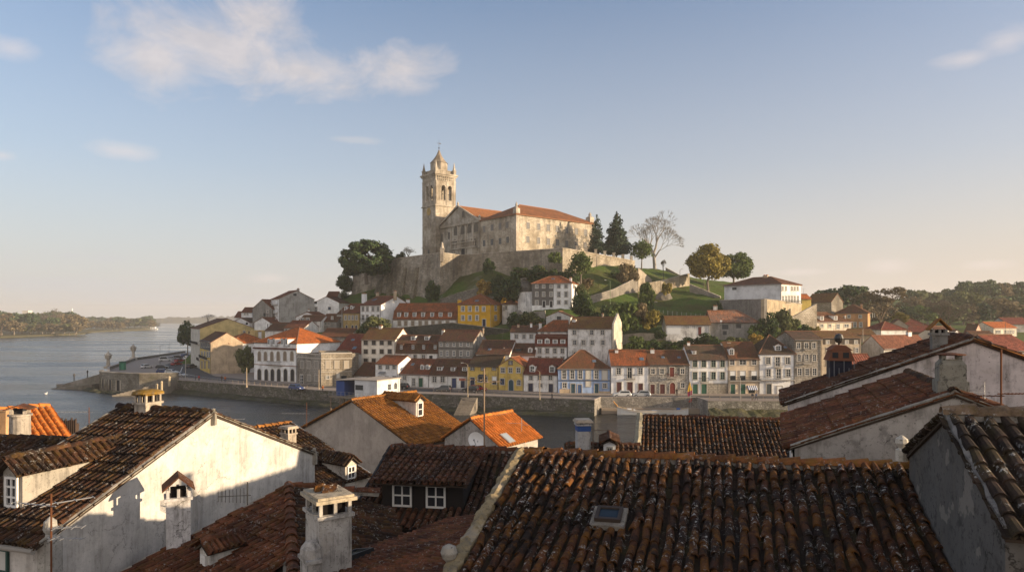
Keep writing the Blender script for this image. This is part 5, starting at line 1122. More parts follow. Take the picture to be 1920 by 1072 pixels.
baretree('bare_big',41,17,17,7,.34,spread=.50,twig=.030); baretree('bare_far',42,14,15,6,.2,bark((.13,.105,.08)),.045,(2,3),.62); baretree('bare_brown',43,13,14,6,.16,bark((.14,.10,.065)),.05,(2,3),.6,1400,L_BRN); baretree('bare_bush',44,6,5,6,.05,bark((.13,.12,.10)),.02,(3,4),.34); baretree('bare_small',45,4,5,5,.2)
roundtree('wood_dark',L_PINE,51,12,12,1500,.95,.12,26,.36); roundtree('wood_mid',L_OLV,52,12,12,1500,.95,.12,26,.36); roundtree('wood_brown',L_BRN,53,12,12,1700,.8,.1,28,.34); roundtree('wood_green',L_MID,54,13,11,1500,.95,.12,24,.36)
_tr=random.Random(77)
def plant(label,k,px,ybase,D,wpx,hpx,name='tree',cat='tree',group=None,rot=None,z=None):
    w,h,cm,tm=KINDS[k]; p=W(px,ybase,D)
    if z is not None: p.z=z
    sx=wpx/F*D/w; sz=hpx/F*D/h; rz=_tr.random()*6.28 if rot is None else rot
    if tm is None:
        o=link(name,cm,None,p,rz,(sx,sx,sz)); return tag(o,label,cat,group)
    o=empty(name,p,rz,label,cat,group); o.scale=(sx,sx,sz)
    if cm: link('crown',cm,o)
    link('trunk',tm,o) if k[:4]!='bare' else link('branches',tm,o)
    return o
plant('huge umbrella pine with gaps in its crown at the left end of the convent terrace','stone_pine',688,528,254,112,82)
plant('dark ivy like tree filling the corner under the umbrella pine','dark',648,560,272,30,50); plant('dark evergreen leaning on the left end of the low terrace wall','dark',645,590,270,24,45)
plant('round dark bush on the terrace wall beside the bell tower','bush_dark',752,489,268,26,17,'bush','bush'); plant('small leafless tree left of the bell tower','bare_small',766,486,266,34,24)
plant('clipped round green bush against the terrace wall','bush_dark',917,512,222,27,28,'bush','bush')
plant('round bush at the corner where the terrace wall turns to the sun','bush',1041,494,215,26,23,'bush','bush')
plant('spreading green tree below the sunlit terrace wall','small',1089,532,208,44,58)
plant('golden leaved bush on the grass above the yellow house','bush_gold',907,556,222,36,36,'bush','bush')
plant('slim tree with light crown at the right end of the terrace','small',1203,500,250,40,48)
plant('narrow dark cedar against the right end of the convent','cedar',1119,478,252,34,76,cat='conifer'); plant('broad dark spruce right of the convent','spruce',1156,480,254,50,84,cat='conifer')
plant('huge bare tree standing alone on the crest right of the convent','bare_big',1228,505,264,132,109)
plant('small bare shrub by the foot of the huge bare tree','bare_bush',1243,506,262,13,20,'shrub','shrub')
plant('big round tree turning yellow beside the sunlit wall','yellow',1328,540,228,74,80); plant('round dark green tree behind the yellowing one','green',1376,535,246,62,68)
plant('ragged brown shrub beside the stub of sunlit wall','bush_brown',1176,535,218,44,44,'shrub','shrub'); plant('climbing green shrub at the foot of the sunlit curved wall','bush',1213,588,204,36,62,'shrub','shrub'); plant('shrub clinging to the rock under the sunlit wall','bush_yellow',1247,552,214,30,26,'shrub','shrub')
plant('large dark tree right of the half grey house','dark',1094,612,186,44,66); plant('olive shrub behind the half grey house','bush_olive',1092,562,205,26,34,'shrub','shrub')
for i,(lab,k,x,y,D,w_,h_) in enumerate([
 ('big dark rounded shrub above the peeling white house','bush_dark',1130,625,180,56,52),('broad green shrub right of the big dark one','bush',1172,622,179,60,58),('sunlit yellow green shrub at the meadow edge','bush_yellow',1212,616,180,56,44),('brown dry shrub between the green and the yellow green one','bush_brown',1200,604,182,50,38),
 ('bright green bush behind the chimneys of the white maroon doored house','bush',1192,662,168,38,34),('dark bush right of the bright green bush','bush_dark',1228,658,168,36,22),
 ('dark hedge clump under the long ruined cottage','bush_dark',1290,652,168,48,20),('dark ivy clump below the red cottage door','bush_dark',1326,654,167,54,30),('olive ivy clump below the grey ruin','bush_olive',1380,652,167,54,24),('golden ivy clump at the right end below the grey ruin','bush_gold',1416,650,169,30,28),
 ('tall dark shrub left of the tan wall','bush_dark',1440,632,176,44,46),('tall olive shrub under the balcony of the big white house','bush_olive',1474,624,178,46,52),('yellow bush below the cream dormered house','bush_yellow',1528,632,180,26,24),('dark bushes right of the olive shrub','bush_dark',1506,634,180,40,26),
 ('green bush in front of the white sunlit gable house','bush_olive',712,622,206,66,34),('dark bush left of the green gable house bush','bush_dark',684,630,205,30,26),
 ('dark shrub right of the yellow house','bush_dark',966,615,196,36,30),('olive shrub below the grey terrace wall','bush_olive',1000,610,190,42,28),('dark shrub under the gabled hut','bush_dark',983,608,191,34,24),
 ('dark ivy at the foot of the buttressed wall','bush_dark',700,590,245,40,36),('bushy ivy in the middle of the buttressed wall foot','bush_dark',752,582,236,36,26),('ivy tongue below the tower corner','bush_dark',812,562,226,34,36),
 ('dark scrub on the cliff left of the half grey house','bush_dark',960,560,214,56,48),('dark scrub high on the cliff below the terrace','bush_dark',1010,528,216,60,30),('yellowish scrub at the lip of the cliff','bush_yellow',1008,515,217,30,20),('dark scrub on the cliff behind the spreading tree','bush_dark',1062,540,212,54,36),('brown scrub right of the half grey roof','bush_brown',1100,548,216,36,28),('dark scrub below the ragged brown shrub','bush_dark',1148,532,226,44,24),('green scrub right of the golden bush','bush_dark',934,545,220,34,30),
 ('dark hedge at the meadow end below the big white house','bush_dark',1345,600,194,30,34),('low green weeds on the slope above the quay chimneys','bush',1262,655,168,40,16),('green ivy on the corner of the blotched wall','bush',1418,640,175,30,34)]):
    plant(lab,k,x,y,D,w_,h_,'shrub','shrub')
plant('bushy grey green tree beside the white arcade','bush_olive',461,697,208,40,56); plant('dark tree at the waterfront behind the tall cream house','dark',351,664,300,34,62); plant('bare treetop behind the yellow gable wall','bare_small',390,602,275,30,14)
# ---- right hand woods: single trees, nearest first
gR='trees of the woods on the right'
LB={'wood_dark':'dark evergreen tree in the hazy woods on the right','wood_mid':'olive coloured tree in the hazy woods on the right','wood_brown':'brown autumn tree in the hazy woods on the right','wood_green':'mid green tree in the hazy woods on the right','far_pine':'flat topped umbrella pine on the right skyline','far_pine2':'wide umbrella pine in the right hand woods','bare_brown':'brown half bare tree in the right hand woods','bare_far':'leafless tree in the right hand woods'}
def rt(k,px,yb,D,w_,h_): plant(LB[k],k,px,yb,D,w_,h_,group=gR)
plant('large bare brown tree behind the orange house','bare_brown',1652,615,255,108,76); plant('large bare tree behind the dark red roofs','bare_far',1775,628,238,88,76); plant('small yellow green tree beside the beige gable','yellow',1688,610,240,30,24)
rt('wood_dark',1592,585,300,66,50); rt('wood_dark',1560,590,310,60,48); rt('far_pine',1612,600,330,48,60)
_r2=random.Random(12)
for (x0,x1,yb,D,yt,ks) in ((1620,1920,612,330,572,('wood_brown','wood_mid','wood_brown','wood_dark','wood_green')),(1690,1940,606,380,556,('wood_mid','wood_brown','wood_dark','wood_mid')),(1730,1950,598,430,545,('wood_dark','wood_mid','wood_brown','wood_dark')),(1780,1960,585,480,538,('wood_dark','wood_mid','wood_dark'))):
    x=x0
    while x<x1:
        wd=_r2.uniform(44,70)*330/D*1.1; t_=yt+_r2.uniform(-8,8)-(8 if x>1800 else 0); rt(_r2.choice(ks),x,yb,D,wd,yb-t_); x+=wd*.55
for a in (('far_pine',1708,600,420,40,58),('far_pine',1840,585,470,58,58),('far_pine2',1805,585,460,62,50),('far_pine',1880,585,480,66,56),('far_pine2',1912,585,470,60,58),('far_pine',1862,590,450,50,54),('far_pine2',1770,590,450,60,38)): rt(*a)

for i,(lab,k,x,y,D,w_,h_) in enumerate([('dense dark scrub at the cliff foot right of the golden bush','bush_dark',938,566,216,44,30),('dry brown scrub in the middle of the cliff','bush_brown',1000,535,218,34,26),('green scrub hanging over the cliff edge','bush',975,522,219,40,22),('dark scrub between the rocks and the white garden wall','bush_dark',965,552,216,36,30),('dark scrub behind the roof of the half grey house','bush_dark',1042,530,215,46,26),('low scrub at the meadow bottom beside the fence','bush_olive',1232,600,192,34,16),('dark scrub left of the long ruined cottage','bush_dark',1238,634,176,26,16)]): plant(lab,k,x,y,D,w_,h_,'shrub','shrub')
# ================================================================= far banks
BANKG=None
t=NT('far_bank_grass'); p=t.pos(); n=t.noise(p,.05,5,.7); BANKG=t.done(t.mix(n,(.05,.055,.022),(.13,.105,.055)),.95,.1)
m=MB()
sh=[(-900,634),(0,633.2),(60,631),(120,628.5),(160,626.5),(140,624.8),(200,621.8),(250,619.6),(283,617.6),(290,616.2)]
front=[G(x,y,0) for x,y in sh]; f2=[p+Vector((-3,6,1.6)) for p in front]; bk=[Vector((p.x-140,p.y+260,3.5)) for p in front]
for a,b in ((front,f2),(f2,bk)):
    for i in range(len(a)-1): m.quad(a[i],a[i+1],b[i+1],b[i])
struct(m.build('left_bank',BANKG))
def hillridge(name,prof,D,dep,mat,seed,base=0.5):
    """rolling wooded ridge: profile (px,py) at depth D"""
    r=np.random.RandomState(seed); m=MB(); n=240; xs=np.linspace(prof[0][0],prof[-1][0],n); rows=[]
    for j,(f,sc) in enumerate(((0,0),(.12,.55),(.3,.9),(.5,1.0),(1,0))):
        row=[]
        for x in xs:
            y=interp(x,prof); top=W(x,y,D); h=(top.z-base)*sc*(1+.10*r.normal()*(sc>0)); row.append((top.x*(1+f*dep/D),D+f*dep+r.uniform(-.1,.1)*dep*.2,base+max(0,h)-(2 if sc==0 else 0)))
        rows.append(row)
    for a,b in zip(rows,rows[1:]):
        for i in range(n-1): m.quad(a[i],a[i+1],b[i+1],b[i])
    return struct(m.build(name,mat))
t=NT('distant_woods'); p=t.pos(); n=t.noise(p,.03,6,.7); WD=t.done(t.ramp(n,[(.3,(.02,.026,.014)),(.55,(.05,.05,.025)),(.75,(.09,.07,.04))]),.95,.1); 
hillridge('far_hills',[(120,600),(200,596),(285,597),(330,594),(370,595),(420,592),(520,590),(640,592),(800,596)],3300,900,WD,3)
hillridge('far_hills',[(-400,598),(0,596),(140,595),(230,596),(270,600),(300,607)],1900,700,WD,4)
hillridge('far_hills',[(1400,592),(1600,582),(1700,578),(1800,572),(1950,566),(2300,560)],620,300,WD,5,base=8)
gL='trees along the far left bank'
LBL={'wood_dark':'dark green tree on the hazy far left bank','wood_mid':'olive tree on the hazy far left bank','wood_brown':'rust brown tree on the hazy far left bank','bare_far':'leafless tree on the hazy far left bank','bare_brown':'brown half bare tree on the hazy far left bank'}
r3=random.Random(4)
def lt(k,px,D,w_,h_): 
    yb=HZ+(ZC-2.0)*F/D; plant(LBL[k],k,px,yb,D,w_,h_,group=gL)
for (x0,x1,D,hh,ks) in ((-60,30,800,34,('wood_mid','wood_dark','wood_brown')),(20,110,860,34,('wood_dark','wood_dark','wood_mid')),(20,150,840,22,('wood_brown','wood_mid','wood_brown')),(100,158,900,34,('wood_brown','wood_brown','bare_brown')),(150,230,1150,17,('wood_brown','wood_mid','wood_brown')),(200,285,1300,19,('wood_brown','wood_dark','wood_mid','wood_brown')),(150,290,1480,22,('wood_mid','wood_dark','wood_mid')),(-60,150,1050,34,('wood_dark','wood_mid','wood_dark'))):
    x=x0
    while x<x1: 
        h_=hh*r3.uniform(.75,1.15); w_=h_*r3.uniform(.9,1.3); lt(r3.choice(ks),x,D,w_,h_); x+=w_*.5
plant('tall wide crowned leafless tree standing out on the far left bank','bare_far',98,627,880,58,50); plant('rust brown tree at the left picture edge on the far bank','bare_brown',2,632,790,40,46)
# little buildings over there
p=W(51,588,1400); m=MB(); m.box(p.x-6,p.x+6,p.y-6,p.y+6,0,p.z+5.5); m.box(p.x-6.3,p.x+6.3,p.y-6.3,p.y+6.3,p.z+5.5,p.z+6.3); tag(m.build('tower_block',plaster((.7,.64,.55),.1)),'pale tower block showing above the trees of the far left bank','building')
p=W(135,586,1700); m=MB(); m.lathe([(2.2,-20),(1.7,6),(2.4,6.2),(2.4,7),(1.4,7.1),(1.4,9.5),(.1,11)],10,(p.x,p.y,p.z)); tag(m.build('lighthouse',M_WHITE),'thin white lighthouse far away above the left bank','lighthouse')
p=G(285,617.6,0); m=MB(); m.prism([(p.x-9,p.y,0),(p.x+9,p.y,0),(p.x+10,p.y,2),(p.x-10,p.y,2)],(0,5,0)); m.box(p.x-4,p.x+6,p.y+.5,p.y+4.5,2,5); tag(m.build('boat',M_WHITE),'distant white boat at the tip of the far left bank','boat')
# ================================================================= haze
t=NT('haze_air'); t.t.nodes.remove(t.b); v=t.n('ShaderNodeVolumePrincipled'); v.inputs['Color'].default_value=(1,.96,.90,1); v.inputs['Density'].default_value=HAZE; v.inputs['Anisotropy'].default_value=.15; t.l(v.outputs[0],t.out.inputs['Volume'])
m=MB(); m.box(-3500,3500,-40,4400,-3,100); struct(m.build('haze',t.mat),'stuff')
# ================================================================= near roofs
class Slope:
    """a tiled slope: P0 upper left corner, u along the ridge, v down the slope (unit vectors)"""
    def __init__(s,P0,u,v,L,S):
        s.P0=Vector(P0); s.u=Vector(u).normalized(); v=Vector(v); v=(v-s.u*v.dot(s.u)).normalized(); s.v=v; s.n=s.u.cross(v); s.n=s.n if s.n.z>0 else -s.n; s.L=L; s.S=S
    def at(s,a,b,c=0): return s.P0+s.u*a+s.v*b+s.n*c
    def hit(s,px,py):
        d=Vector(((px-960)/F,1,-(py-HZ)/F)); o=Vector((0,0,ZC)); t=(s.P0-o).dot(s.n)/d.dot(s.n); return o+d*t
    def uv(s,p): q=p-s.P0; return q.dot(s.u),q.dot(s.v)
def tiles(parent,s,mat,pitch=.2,row=.34,seed=1,seg=5,clip=None,jit=1.0,name='roof',pan=None,RK=.37):
    r=random.Random(seed); m=MB(); nc=max(1,round(s.L/pitch)); pt=s.L/nc; nr=max(1,round(s.S/row)); rw=s.S/nr; R=pt*RK
    sag=[r.uniform(-.012,.012)*jit for _ in range(nc+1)]; csh=[r.uniform(-.07,.07)*(jit>1.2) for _ in range(nc+1)]; ph=[r.uniform(0,6) for _ in range(4)]
    wav=lambda a,b: (.022*sin(a*.8+ph[0])*sin(b*.9+ph[1])+.014*sin(a*2.1+ph[2])+.012*sin(b*2.3+a*.6+ph[3]))*(1.4 if jit>1 else .8)
    for c in range(nc+1):
        for k in range(nr):
            for typ in (0,1):
                if typ==0 and c==nc: continue
                a=(c+.5)*pt if typ==0 else c*pt; a+=r.uniform(-.009,.009)*jit+sag[c]
                a+=.008*jit*sin(k*.55+ph[0]+c*.2)
                b0=k*rw-.05+(csh[c] if k else 0); b1=(k+1)*rw+csh[c]+.035+r.uniform(-.012,.018)*jit
                if clip and not clip(a,(b0+b1)/2): continue
                dz=r.uniform(-.006,.008)*jit+wav(a,b0); sk=r.uniform(-.014,.014)*jit; vs=[]
                if jit>1 and typ==0 and r.random()<.05: b0+=r.uniform(0,.07); b1+=r.uniform(.02,.09); sk*=2.5; dz+=.006
                for b,rr,z in ((b0,R*.86,-.012),(b1,R*1.04,.022)):
                    for i in range(seg+1):
                        t=pi*i/seg
                        if typ==0: q=s.at(a-rr*cos(t)+(sk if b==b1 else -sk),b,rr*sin(t)*1.12+z+dz+.03)
                        else: q=s.at(a-rr*1.02*cos(t),b,-rr*sin(t)*.55+z*.6+.045+wav(a,b0))
                        vs.append(q)
                for i in range(seg+1):           # lip: thickness of the clay at the lower end
                    t=pi*i/seg
                    if typ==0: vs.append(s.at(a-R*.84*cos(t)+sk,b1-.004,R*.84*sin(t)*1.12+.022+dz+.015))
                    else: vs.append(s.at(a-R*1.02*cos(t),b1-.004,-R*sin(t)*.55+.022+wav(a,b0)))
                n=seg+1; m.add(vs,[(i,i+1,n+i+1,n+i) for i in range(seg)]+[(n+i,n+i+1,2*n+i+1,2*n+i) for i in range(seg)],0 if typ==0 or not pan else 2)
    if not clip:
        m.prism([s.at(0,0,-.03),s.at(s.L,0,-.03),s.at(s.L,s.S,-.03),s.at(0,s.S,-.03)],s.n*-.045,1)
    o=m.build(name,[mat,plain((.06,.045,.035),.95,.05)]+([pan] if pan else []),parent,fixn=False); 
    return o
def ridgecap(parent,a,b,mat,r=.13,l=.38,seed=3,name='ridge_tiles',mortar=True):
    a=Vector(a); b=Vector(b); d=(b-a); L=d.length; d.normalize(); sd=d.cross(Vector((0,0,1))).normalized(); up=sd.cross(d); up=up if up.z>0 else -up
    rr=random.Random(seed); m=MB(); n=max(1,round(L/l)); l=L/n
    for i in range(n):
        vs=[]; k=6; tz=rr.uniform(-.012,.012)
        for (t,q,z) in ((i*l-.03,r*.9,0),((i+1)*l+.02,r*1.16,.03)):
            for j in range(k+1): th=pi*j/k; vs.append(a+d*t+sd*(q*cos(th))+up*(q*sin(th)*.95+z+tz-.02))
        for j in range(k+1): th=pi*j/k; vs.append(a+d*((i+1)*l+.015)+sd*(r*.95*cos(th))+up*(r*.95*sin(th)+tz+.0))
        m.add(vs,[(j,j+1,k+2+j,k+1+j) for j in range(k)]+[(k+1+j,k+2+j,2*k+3+j,2*k+2+j) for j in range(k)])
    if mortar: m.prism([a-sd*r*1.5-up*.09,a+sd*r*1.5-up*.09,a+up*.07],d*L,1)
    return m.build(name,[mat,plaster((.22,.19,.15),.6,3.0)],parent,fixn=False)
def strip(parent,a,b,w,h,mat,name='verge',seed=1,bump=.02,n=14,side=None):
    """lumpy mortar verge from a to b"""
    a=Vector(a); b=Vector(b); d=(b-a).normalized(); sd=side or d.cross(Vector((0,0,1))).normalized(); up=Vector((0,0,1)); rr=random.Random(seed); m=MB(); vs=[]
    for i in range(n+1):
        p=a+(b-a)*(i/n); j=lambda: rr.uniform(-bump,bump)
        vs+=[p-sd*(w/2+j())-up*h,p-sd*(w/2+j())+up*(h*.5+j()),p+sd*j()+up*(h+j()),p+sd*(w/2+j())+up*(h*.5+j()),p+sd*(w/2+j())-up*h]
    fs=[(i*5+j,i*5+(j+1)%5,i*5+5+(j+1)%5,i*5+5+j) for i in range(n) for j in range(5)]+[(4,3,2,1,0),tuple(n*5+j for j in range(5))]
    m.add(vs,fs); return m.build(name,mat,parent)
def pane_window(parent,c,right,up,w,h,frame,nx=2,ny=2,out=None,bar=.045,name='window',fill=None,trim=None,arch=False):
    """window on any vertical wall: c bottom centre, right/up unit vectors"""
    c=Vector(c); right=Vector(right).normalized(); up=Vector(up); out=out or right.cross(up).normalized(); m=MB()
    def bx(x0,x1,z0,z1,y0,y1,mi):
        P=[c+right*x+up*z+out*y for x,y,z in((x0,y0,z0),(x1,y0,z0),(x1,y0,z1),(x0,y0,z1))]; m.prism(P,out*(y1-y0),mi)
    x=w/2; f=.06
    if trim: bx(-x-.10,x+.10,-.08,0,-.01,.035,2); bx(-x-.10,-x,0,h,-.01,.03,2); bx(x,x+.10,0,h,-.01,.03,2); bx(-x-.10,x+.10,h,h+.08,-.01,.032,2)
    bx(-x,-x+f,0,h,.0,.055,0); bx(x-f,x,0,h,.0,.055,0); bx(-x+f,x-f,0,f,.0,.055,0); bx(-x+f,x-f,h-f,h,.0,.055,0)
    for i in range(1,nx): q=-x+w*i/nx; bx(q-bar/2,q+bar/2,f,h-f,.006,.045,0)
    for i in range(1,ny): q=h*i/ny; bx(-x+f,x-f,q-bar/2,q+bar/2,.005,.044,0)
    o=m.build(name,[frame,frame,trim or frame],parent)
    m=MB(); P=[c+right*xx+up*z+out*.012 for xx,z in((-x+f,f),(x-f,f),(x-f,h-f),(-x+f,h-f))]; m.prism(P,out*-.008); m.build('pane',fill or glass((.03,.03,.035),.06),o)
    return o
def wallpoly(m,pts,mi=0): m.poly([Vector(p) for p in pts],mi)
class Gable:
    """house from one gable wall: E1,E2 its eave corners, depth vector along the ridge"""
    def __init__(s,label,E1,E2,rise,dv,zb,wallm,tilem,hi=(True,True),pitch=.2,seed=1,ovE=.22,ovV=.05,name='house',ridgem=None,gablem=None,row=.34,ridge=True,vergem=None):
        E1=Vector(E1);E2=Vector(E2);dv=Vector(dv); A=(E1+E2)/2+Vector((0,0,rise)); s.A=A; s.E1=E1; s.E2=E2; s.dv=dv; s.B=A+dv
        s.o=o=empty(name,(A.x,A.y,zb),0,label,'house'); off=-Vector(o.location)
        def mk(m,nm,mats,par=None): q=m.build(nm,mats,par or o); q.location=off if par is None else (0,0,0); return q
        s.mk=mk; lo=lambda p: Vector((p.x,p.y,zb)); dn=Vector((0,0,.035))
        m=MB(); wallpoly(m,[lo(E1),lo(E2),E2-dn,A-dn,E1-dn]); wallpoly(m,[lo(E2+dv),lo(E1+dv),E1+dv-dn,A+dv-dn,E2+dv-dn]); wallpoly(m,[lo(E1+dv),lo(E1),E1-dn,E1+dv-dn]); wallpoly(m,[lo(E2),lo(E2+dv),E2+dv-dn,E2-dn]); s.wall=mk(m,'wall',wallm)
        du=dv.normalized(); L=dv.length+2*ovV; st=A-du*ovV; s.sl=[]
        roofs=empty('roof',(0,0,0)); roofs.parent=o; roofs.location=off; s.roof=roofs
        for i,E in enumerate((E1,E2)):
            v=(E-A); S=v.length+ovE; sl=Slope(st,du,v,L,S); s.sl.append(sl); tiles(roofs,sl,tilem,pitch if hi[i] else .3,row,seed+i,5 if hi[i] else 3,name='tiled_slope')
        if ridge: s.rc=ridgecap(roofs,st+Vector((0,0,.04)),st+du*L+Vector((0,0,.04)),ridgem or tilem,seed=seed)
        s.off=off; s.du=du
    def verge(s,mat,which=(0,1),w=.16,h=.06,far=False,bump=.015):
        for i in which:
            E=(s.E1,s.E2)[i]; d=(E-s.A); a=s.A+(s.dv if far else Vector((0,0,0))); strip(s.roof,a+Vector((0,0,.03)),a+d*1.03+Vector((0,0,.03)),w,h,mat,bump=bump,seed=i+3)
def fgdormer(parent,off,sl,px,py,w,h,wallm,tilem,frame,kind='gable',nx=2,ny=2,front=None,cheek=None,rise=None,seed=5,over=.16,pitch=.2,wins=None,dep=None,winh=None,dvec=None,trim=None):
    """dormer standing on a slope; (px,py) is the middle of its sill line in the photo"""
    p=sl.hit(px,py); f=Vector((sl.v.x,sl.v.y,0)).normalized(); f=dvec or f; r_=Vector((-f.y,f.x,0)); up=Vector((0,0,1)); 
    if r_.dot(sl.u)<0: pass
    right=f.cross(up)*-1; right=Vector((-f.y,f.x,0)) # seen from outside: right hand = up x out
    right=up.cross(f); tanv=abs(sl.v.z)/Vector((sl.v.x,sl.v.y)).length
    rise=rise if rise is not None else w*.32; D_=dep or (h+(rise if kind=='gable' else 0))/tanv+.1
    o=empty('dormer',p+off); o.parent=parent; bk=-f
    m=MB(); x=w/2
    pr=[(-x,-.5),(x,-.5),(x,h)]+([(0,h+rise)] if kind=='gable' else [])+[(-x,h)]
    m.prism([right*a+up*b for a,b in pr],bk*D_); m.build('dormer_wall',wallm,o)
    if kind=='gable':
        for sg in (-1,1):
            top=up*(h+rise+.05)+f*over; e=right*(sg*(x+.12))+up*(h-.12*rise/x+.05)+f*over
            s2=Slope(top,bk,e-top,D_+over,(e-top).length); tiles(o,s2,tilem,pitch,.3,seed+sg,4,name='dormer_roof')
        ridgecap(o,up*(h+rise+.07)+f*over,up*(h+rise+.07)+bk*D_,tilem,.10,.34,mortar=False)
    elif kind=='shed':
        tl=right*(-x-.2)+bk*D_+up*(h+D_*tanv*.42); s2=Slope(tl,right,f*(D_+over+.15)-up*((D_+over+.15)*tanv*.42),w+.4,Vector((D_+over+.15,(D_+over+.15)*tanv*.42)).length); tiles(o,s2,tilem,pitch,.32,seed,5,name='dormer_roof')
    ww=w-.24; wh=winh or h-.22
    for (cx,cw) in (wins or [(0,ww)]): pane_window(o,f*.005+right*cx+up*.08,right,up,cw,wh,frame,nx,ny,out=f,trim=trim)
    return o
def stack(parent,off,c,w,d,z0,z1,rz,mat,name='chimney',cap='slab',capm=None,holes=True,hh=.22):
    """masonry chimney with smoke holes under its cap, centred at c"""
    o=empty(name,Vector((c[0],c[1],z0))+off,rz); o.parent=parent; H=z1-z0; m=MB(); x,y=w/2,d/2; hb=H-hh-.10
    m.box(-x,x,-y,y,0,hb); m.box(-x-.05,x+.05,-y-.05,y+.05,hb-.07,hb+.001)
    t=.07
    for sx in (-1,1):
        for sy in (-1,1): m.box(sx*x-(t if sx>0 else -0)-0,sx*x+(0 if sx>0 else t),sy*y-(t if sy>0 else 0),sy*y+(0 if sy>0 else t),hb+.002,H-.10)
    for sx in (-1,1): m.box(-.035,.035,sx*y-(t if sx>0 else 0),sx*y+(0 if sx>0 else t),hb+.002,H-.10)
    for sy in (-1,1): m.box(sy*x-(t if sy>0 else 0),sy*x+(0 if sy>0 else t),-.03,.03,hb+.002,H-.10)
    m.build('shaft',mat,o)
    m=MB(); m.box(-x+.10,x-.10,-y+.10,y-.10,hb,H-.12); m.build('flue',plain((.012,.01,.01),.95,.05),o)
    m=MB()
    if cap=='slab': m.box(-x-.09,x+.09,-y-.09,y+.09,H-.10,H-.03); m.box(-x-.04,x+.04,-y-.04,y+.04,H-.03,H+.02)
    elif cap=='dome':
        m.box(-x-.06,x+.06,-y-.06,y+.06,H-.10,H-.05); m.lathe([(w*.78,-.05+H),(w*.74,H),(w*.45,H+.06),(.02,H+.08)],12,(0,0,0))
    elif cap=='tent':
        for s_ in(-1,1): m.prism([(s_*(x+.10),-y-.10,H-.14),(0,-y-.10,H+.20),(0,y+.10,H+.20),(s_*(x+.10),y+.10,H-.14)],(0,0,.05))
    m.build('chimney_cap',capm or mat,o)
    return o
def antenna(label,px,ytop,ybot,D,arms,mat=None,name='antenna',r=.018,lean=0):
    a=W(px,ybot,D); b=W(px+lean,ytop,D); m=MB(); o=empty(name,a,0,label,'antenna'); m.tube((0,0,0),b-a,r,r,5); m.build('mast',mat or M_RUST,o)
    for (yy,dx,dy,els,el) in arms:
        c=W(px,yy,D)-a; d=Vector((dx,dy,0)); m=MB(); e=c+d; m.tube(c-d*.12,e,r*.7,r*.7,4); u=Vector((-dy,dx,0)).normalized()
        for i in range(els):
            q=c+d*(.12+.88*i/max(1,els-1)); L=el*(1-.35*i/els); w_=(Vector((0,0,1)) if el<0 else u)*abs(L); m.tube(q-w_*.5,q+w_*.5,r*.5,r*.5,4)
        m.build('aerial',mat or M_STEEL,o)
    return o
T_MAIN=realtile((0.090,0.035,0.017),.7,(.17,.068,.010),.9,1.0); T_PAN=realtile((0.039,0.022,0.013),.6,(.045,.036,.010),.9,.35); T_OLD=realtile((0.088,0.039,0.021),.45,(.14,.075,.015),.85,.6); T_RED=realtile((0.177,0.063,0.031),.30,(.15,.085,.015),.55,.45); T_ORM=realtile((0.334,0.132,0.031),.45,(.36,.17,.025),.28,.35); T_ORG=realtile((0.546,0.185,0.040),.0,(.3,.2,.05),.06,.05); T_GRY=realtile((0.078,0.049,0.035),.35,(.10,.075,.03),.85,1.0); T_BRN=realtile((0.131,0.051,0.026),.35,(.12,.065,.02),.7,.55)
W_FG=plaster((.55,.525,.49),.34,2.2); W_GRY=plaster((.38,.355,.325),.7,1.6); W_DG=plaster((.115,.108,.10),.8,2.0); W_PINK=plaster((.62,.56,.53),.5,1.5); W_BEI=plaster((.44,.385,.33),.2,1.6); W_STK=plaster((.42,.39,.35),.75,3.0); MORT=plaster((.33,.30,.25),.7,3.0); FRAMEW=plain((.72,.70,.66),.5); BLKW=plain((.018,.014,.013),.8); LEADG=plain((.22,.235,.25),.6,.3,.3)
V=Vector
# --- near bank ground
m=MB(); m.poly([(-140,-30,3.4),(140,-30,3.4),(140,52,3.4),(30,58,3.4),(-40,60,3.4),(-140,60,3.4)]); m.quad((-140,60,3.4),(-40,60,3.4),(-40,60,-1.5),(-140,60,-1.5)); m.quad((-40,60,3.4),(30,58,3.4),(30,58,-1.5),(-40,60,-1.5)); m.quad((30,58,3.4),(140,52,3.4),(140,52,-1.5),(30,58,-1.5)); struct(m.build('near_bank',PAVE))
# --- big dark roof in front
RL=W(985,850,15.0); RR=W(1715,880,12.7); rd=(RR-RL); hd=V((rd.y,-rd.x,0)).normalized()
sl1=Slope(RL,rd,hd-V((0,0,.307)),rd.length,6.2)
o=empty('house',(RL.x,RL.y,9),0,'broad dark mossy tile roof with one small roof window, filling the bottom centre','house'); OFF=-V(o.location)
rf=empty('roof',OFF); rf.parent=o
tiles(rf,sl1,T_MAIN,.2,.37,11,6,name='tiled_slope',jit=2.0,pan=T_PAN,RK=.355)
bs=Slope(RL,rd,-hd-V((0,0,.36)),rd.length,4.2); tiles(rf,bs,T_OLD,.3,.4,12,3,name='tiled_slope')
ridgecap(rf,RL+V((0,0,.03)),RR+V((0,0,.03)),realtile((.26,.10,.035),.7,(.24,.12,.02),.5,.5),.125,.40,4)
strip(rf,sl1.at(-.10,0,.05),sl1.at(-.10,6.2,.05),.23,.11,plaster((.27,.21,.12),.9,4.5),'verge',7,.026,64)
strip(rf,sl1.at(rd.length+.05,0,.02),sl1.at(rd.length+.05,6.2,.02),.2,.06,MORT,'verge',8,.02,20)
m=MB(); a0,a1=sl1.at(-.1,.05,-.12),sl1.at(-.1,6.2,-.12); b0,b1=sl1.at(rd.length,.05,-.12),sl1.at(rd.length,6.2,-.12); c0,c1=bs.at(-.1,4.0,-.12),bs.at(rd.length,4.0,-.12); lo=lambda p:V((p.x,p.y,9))
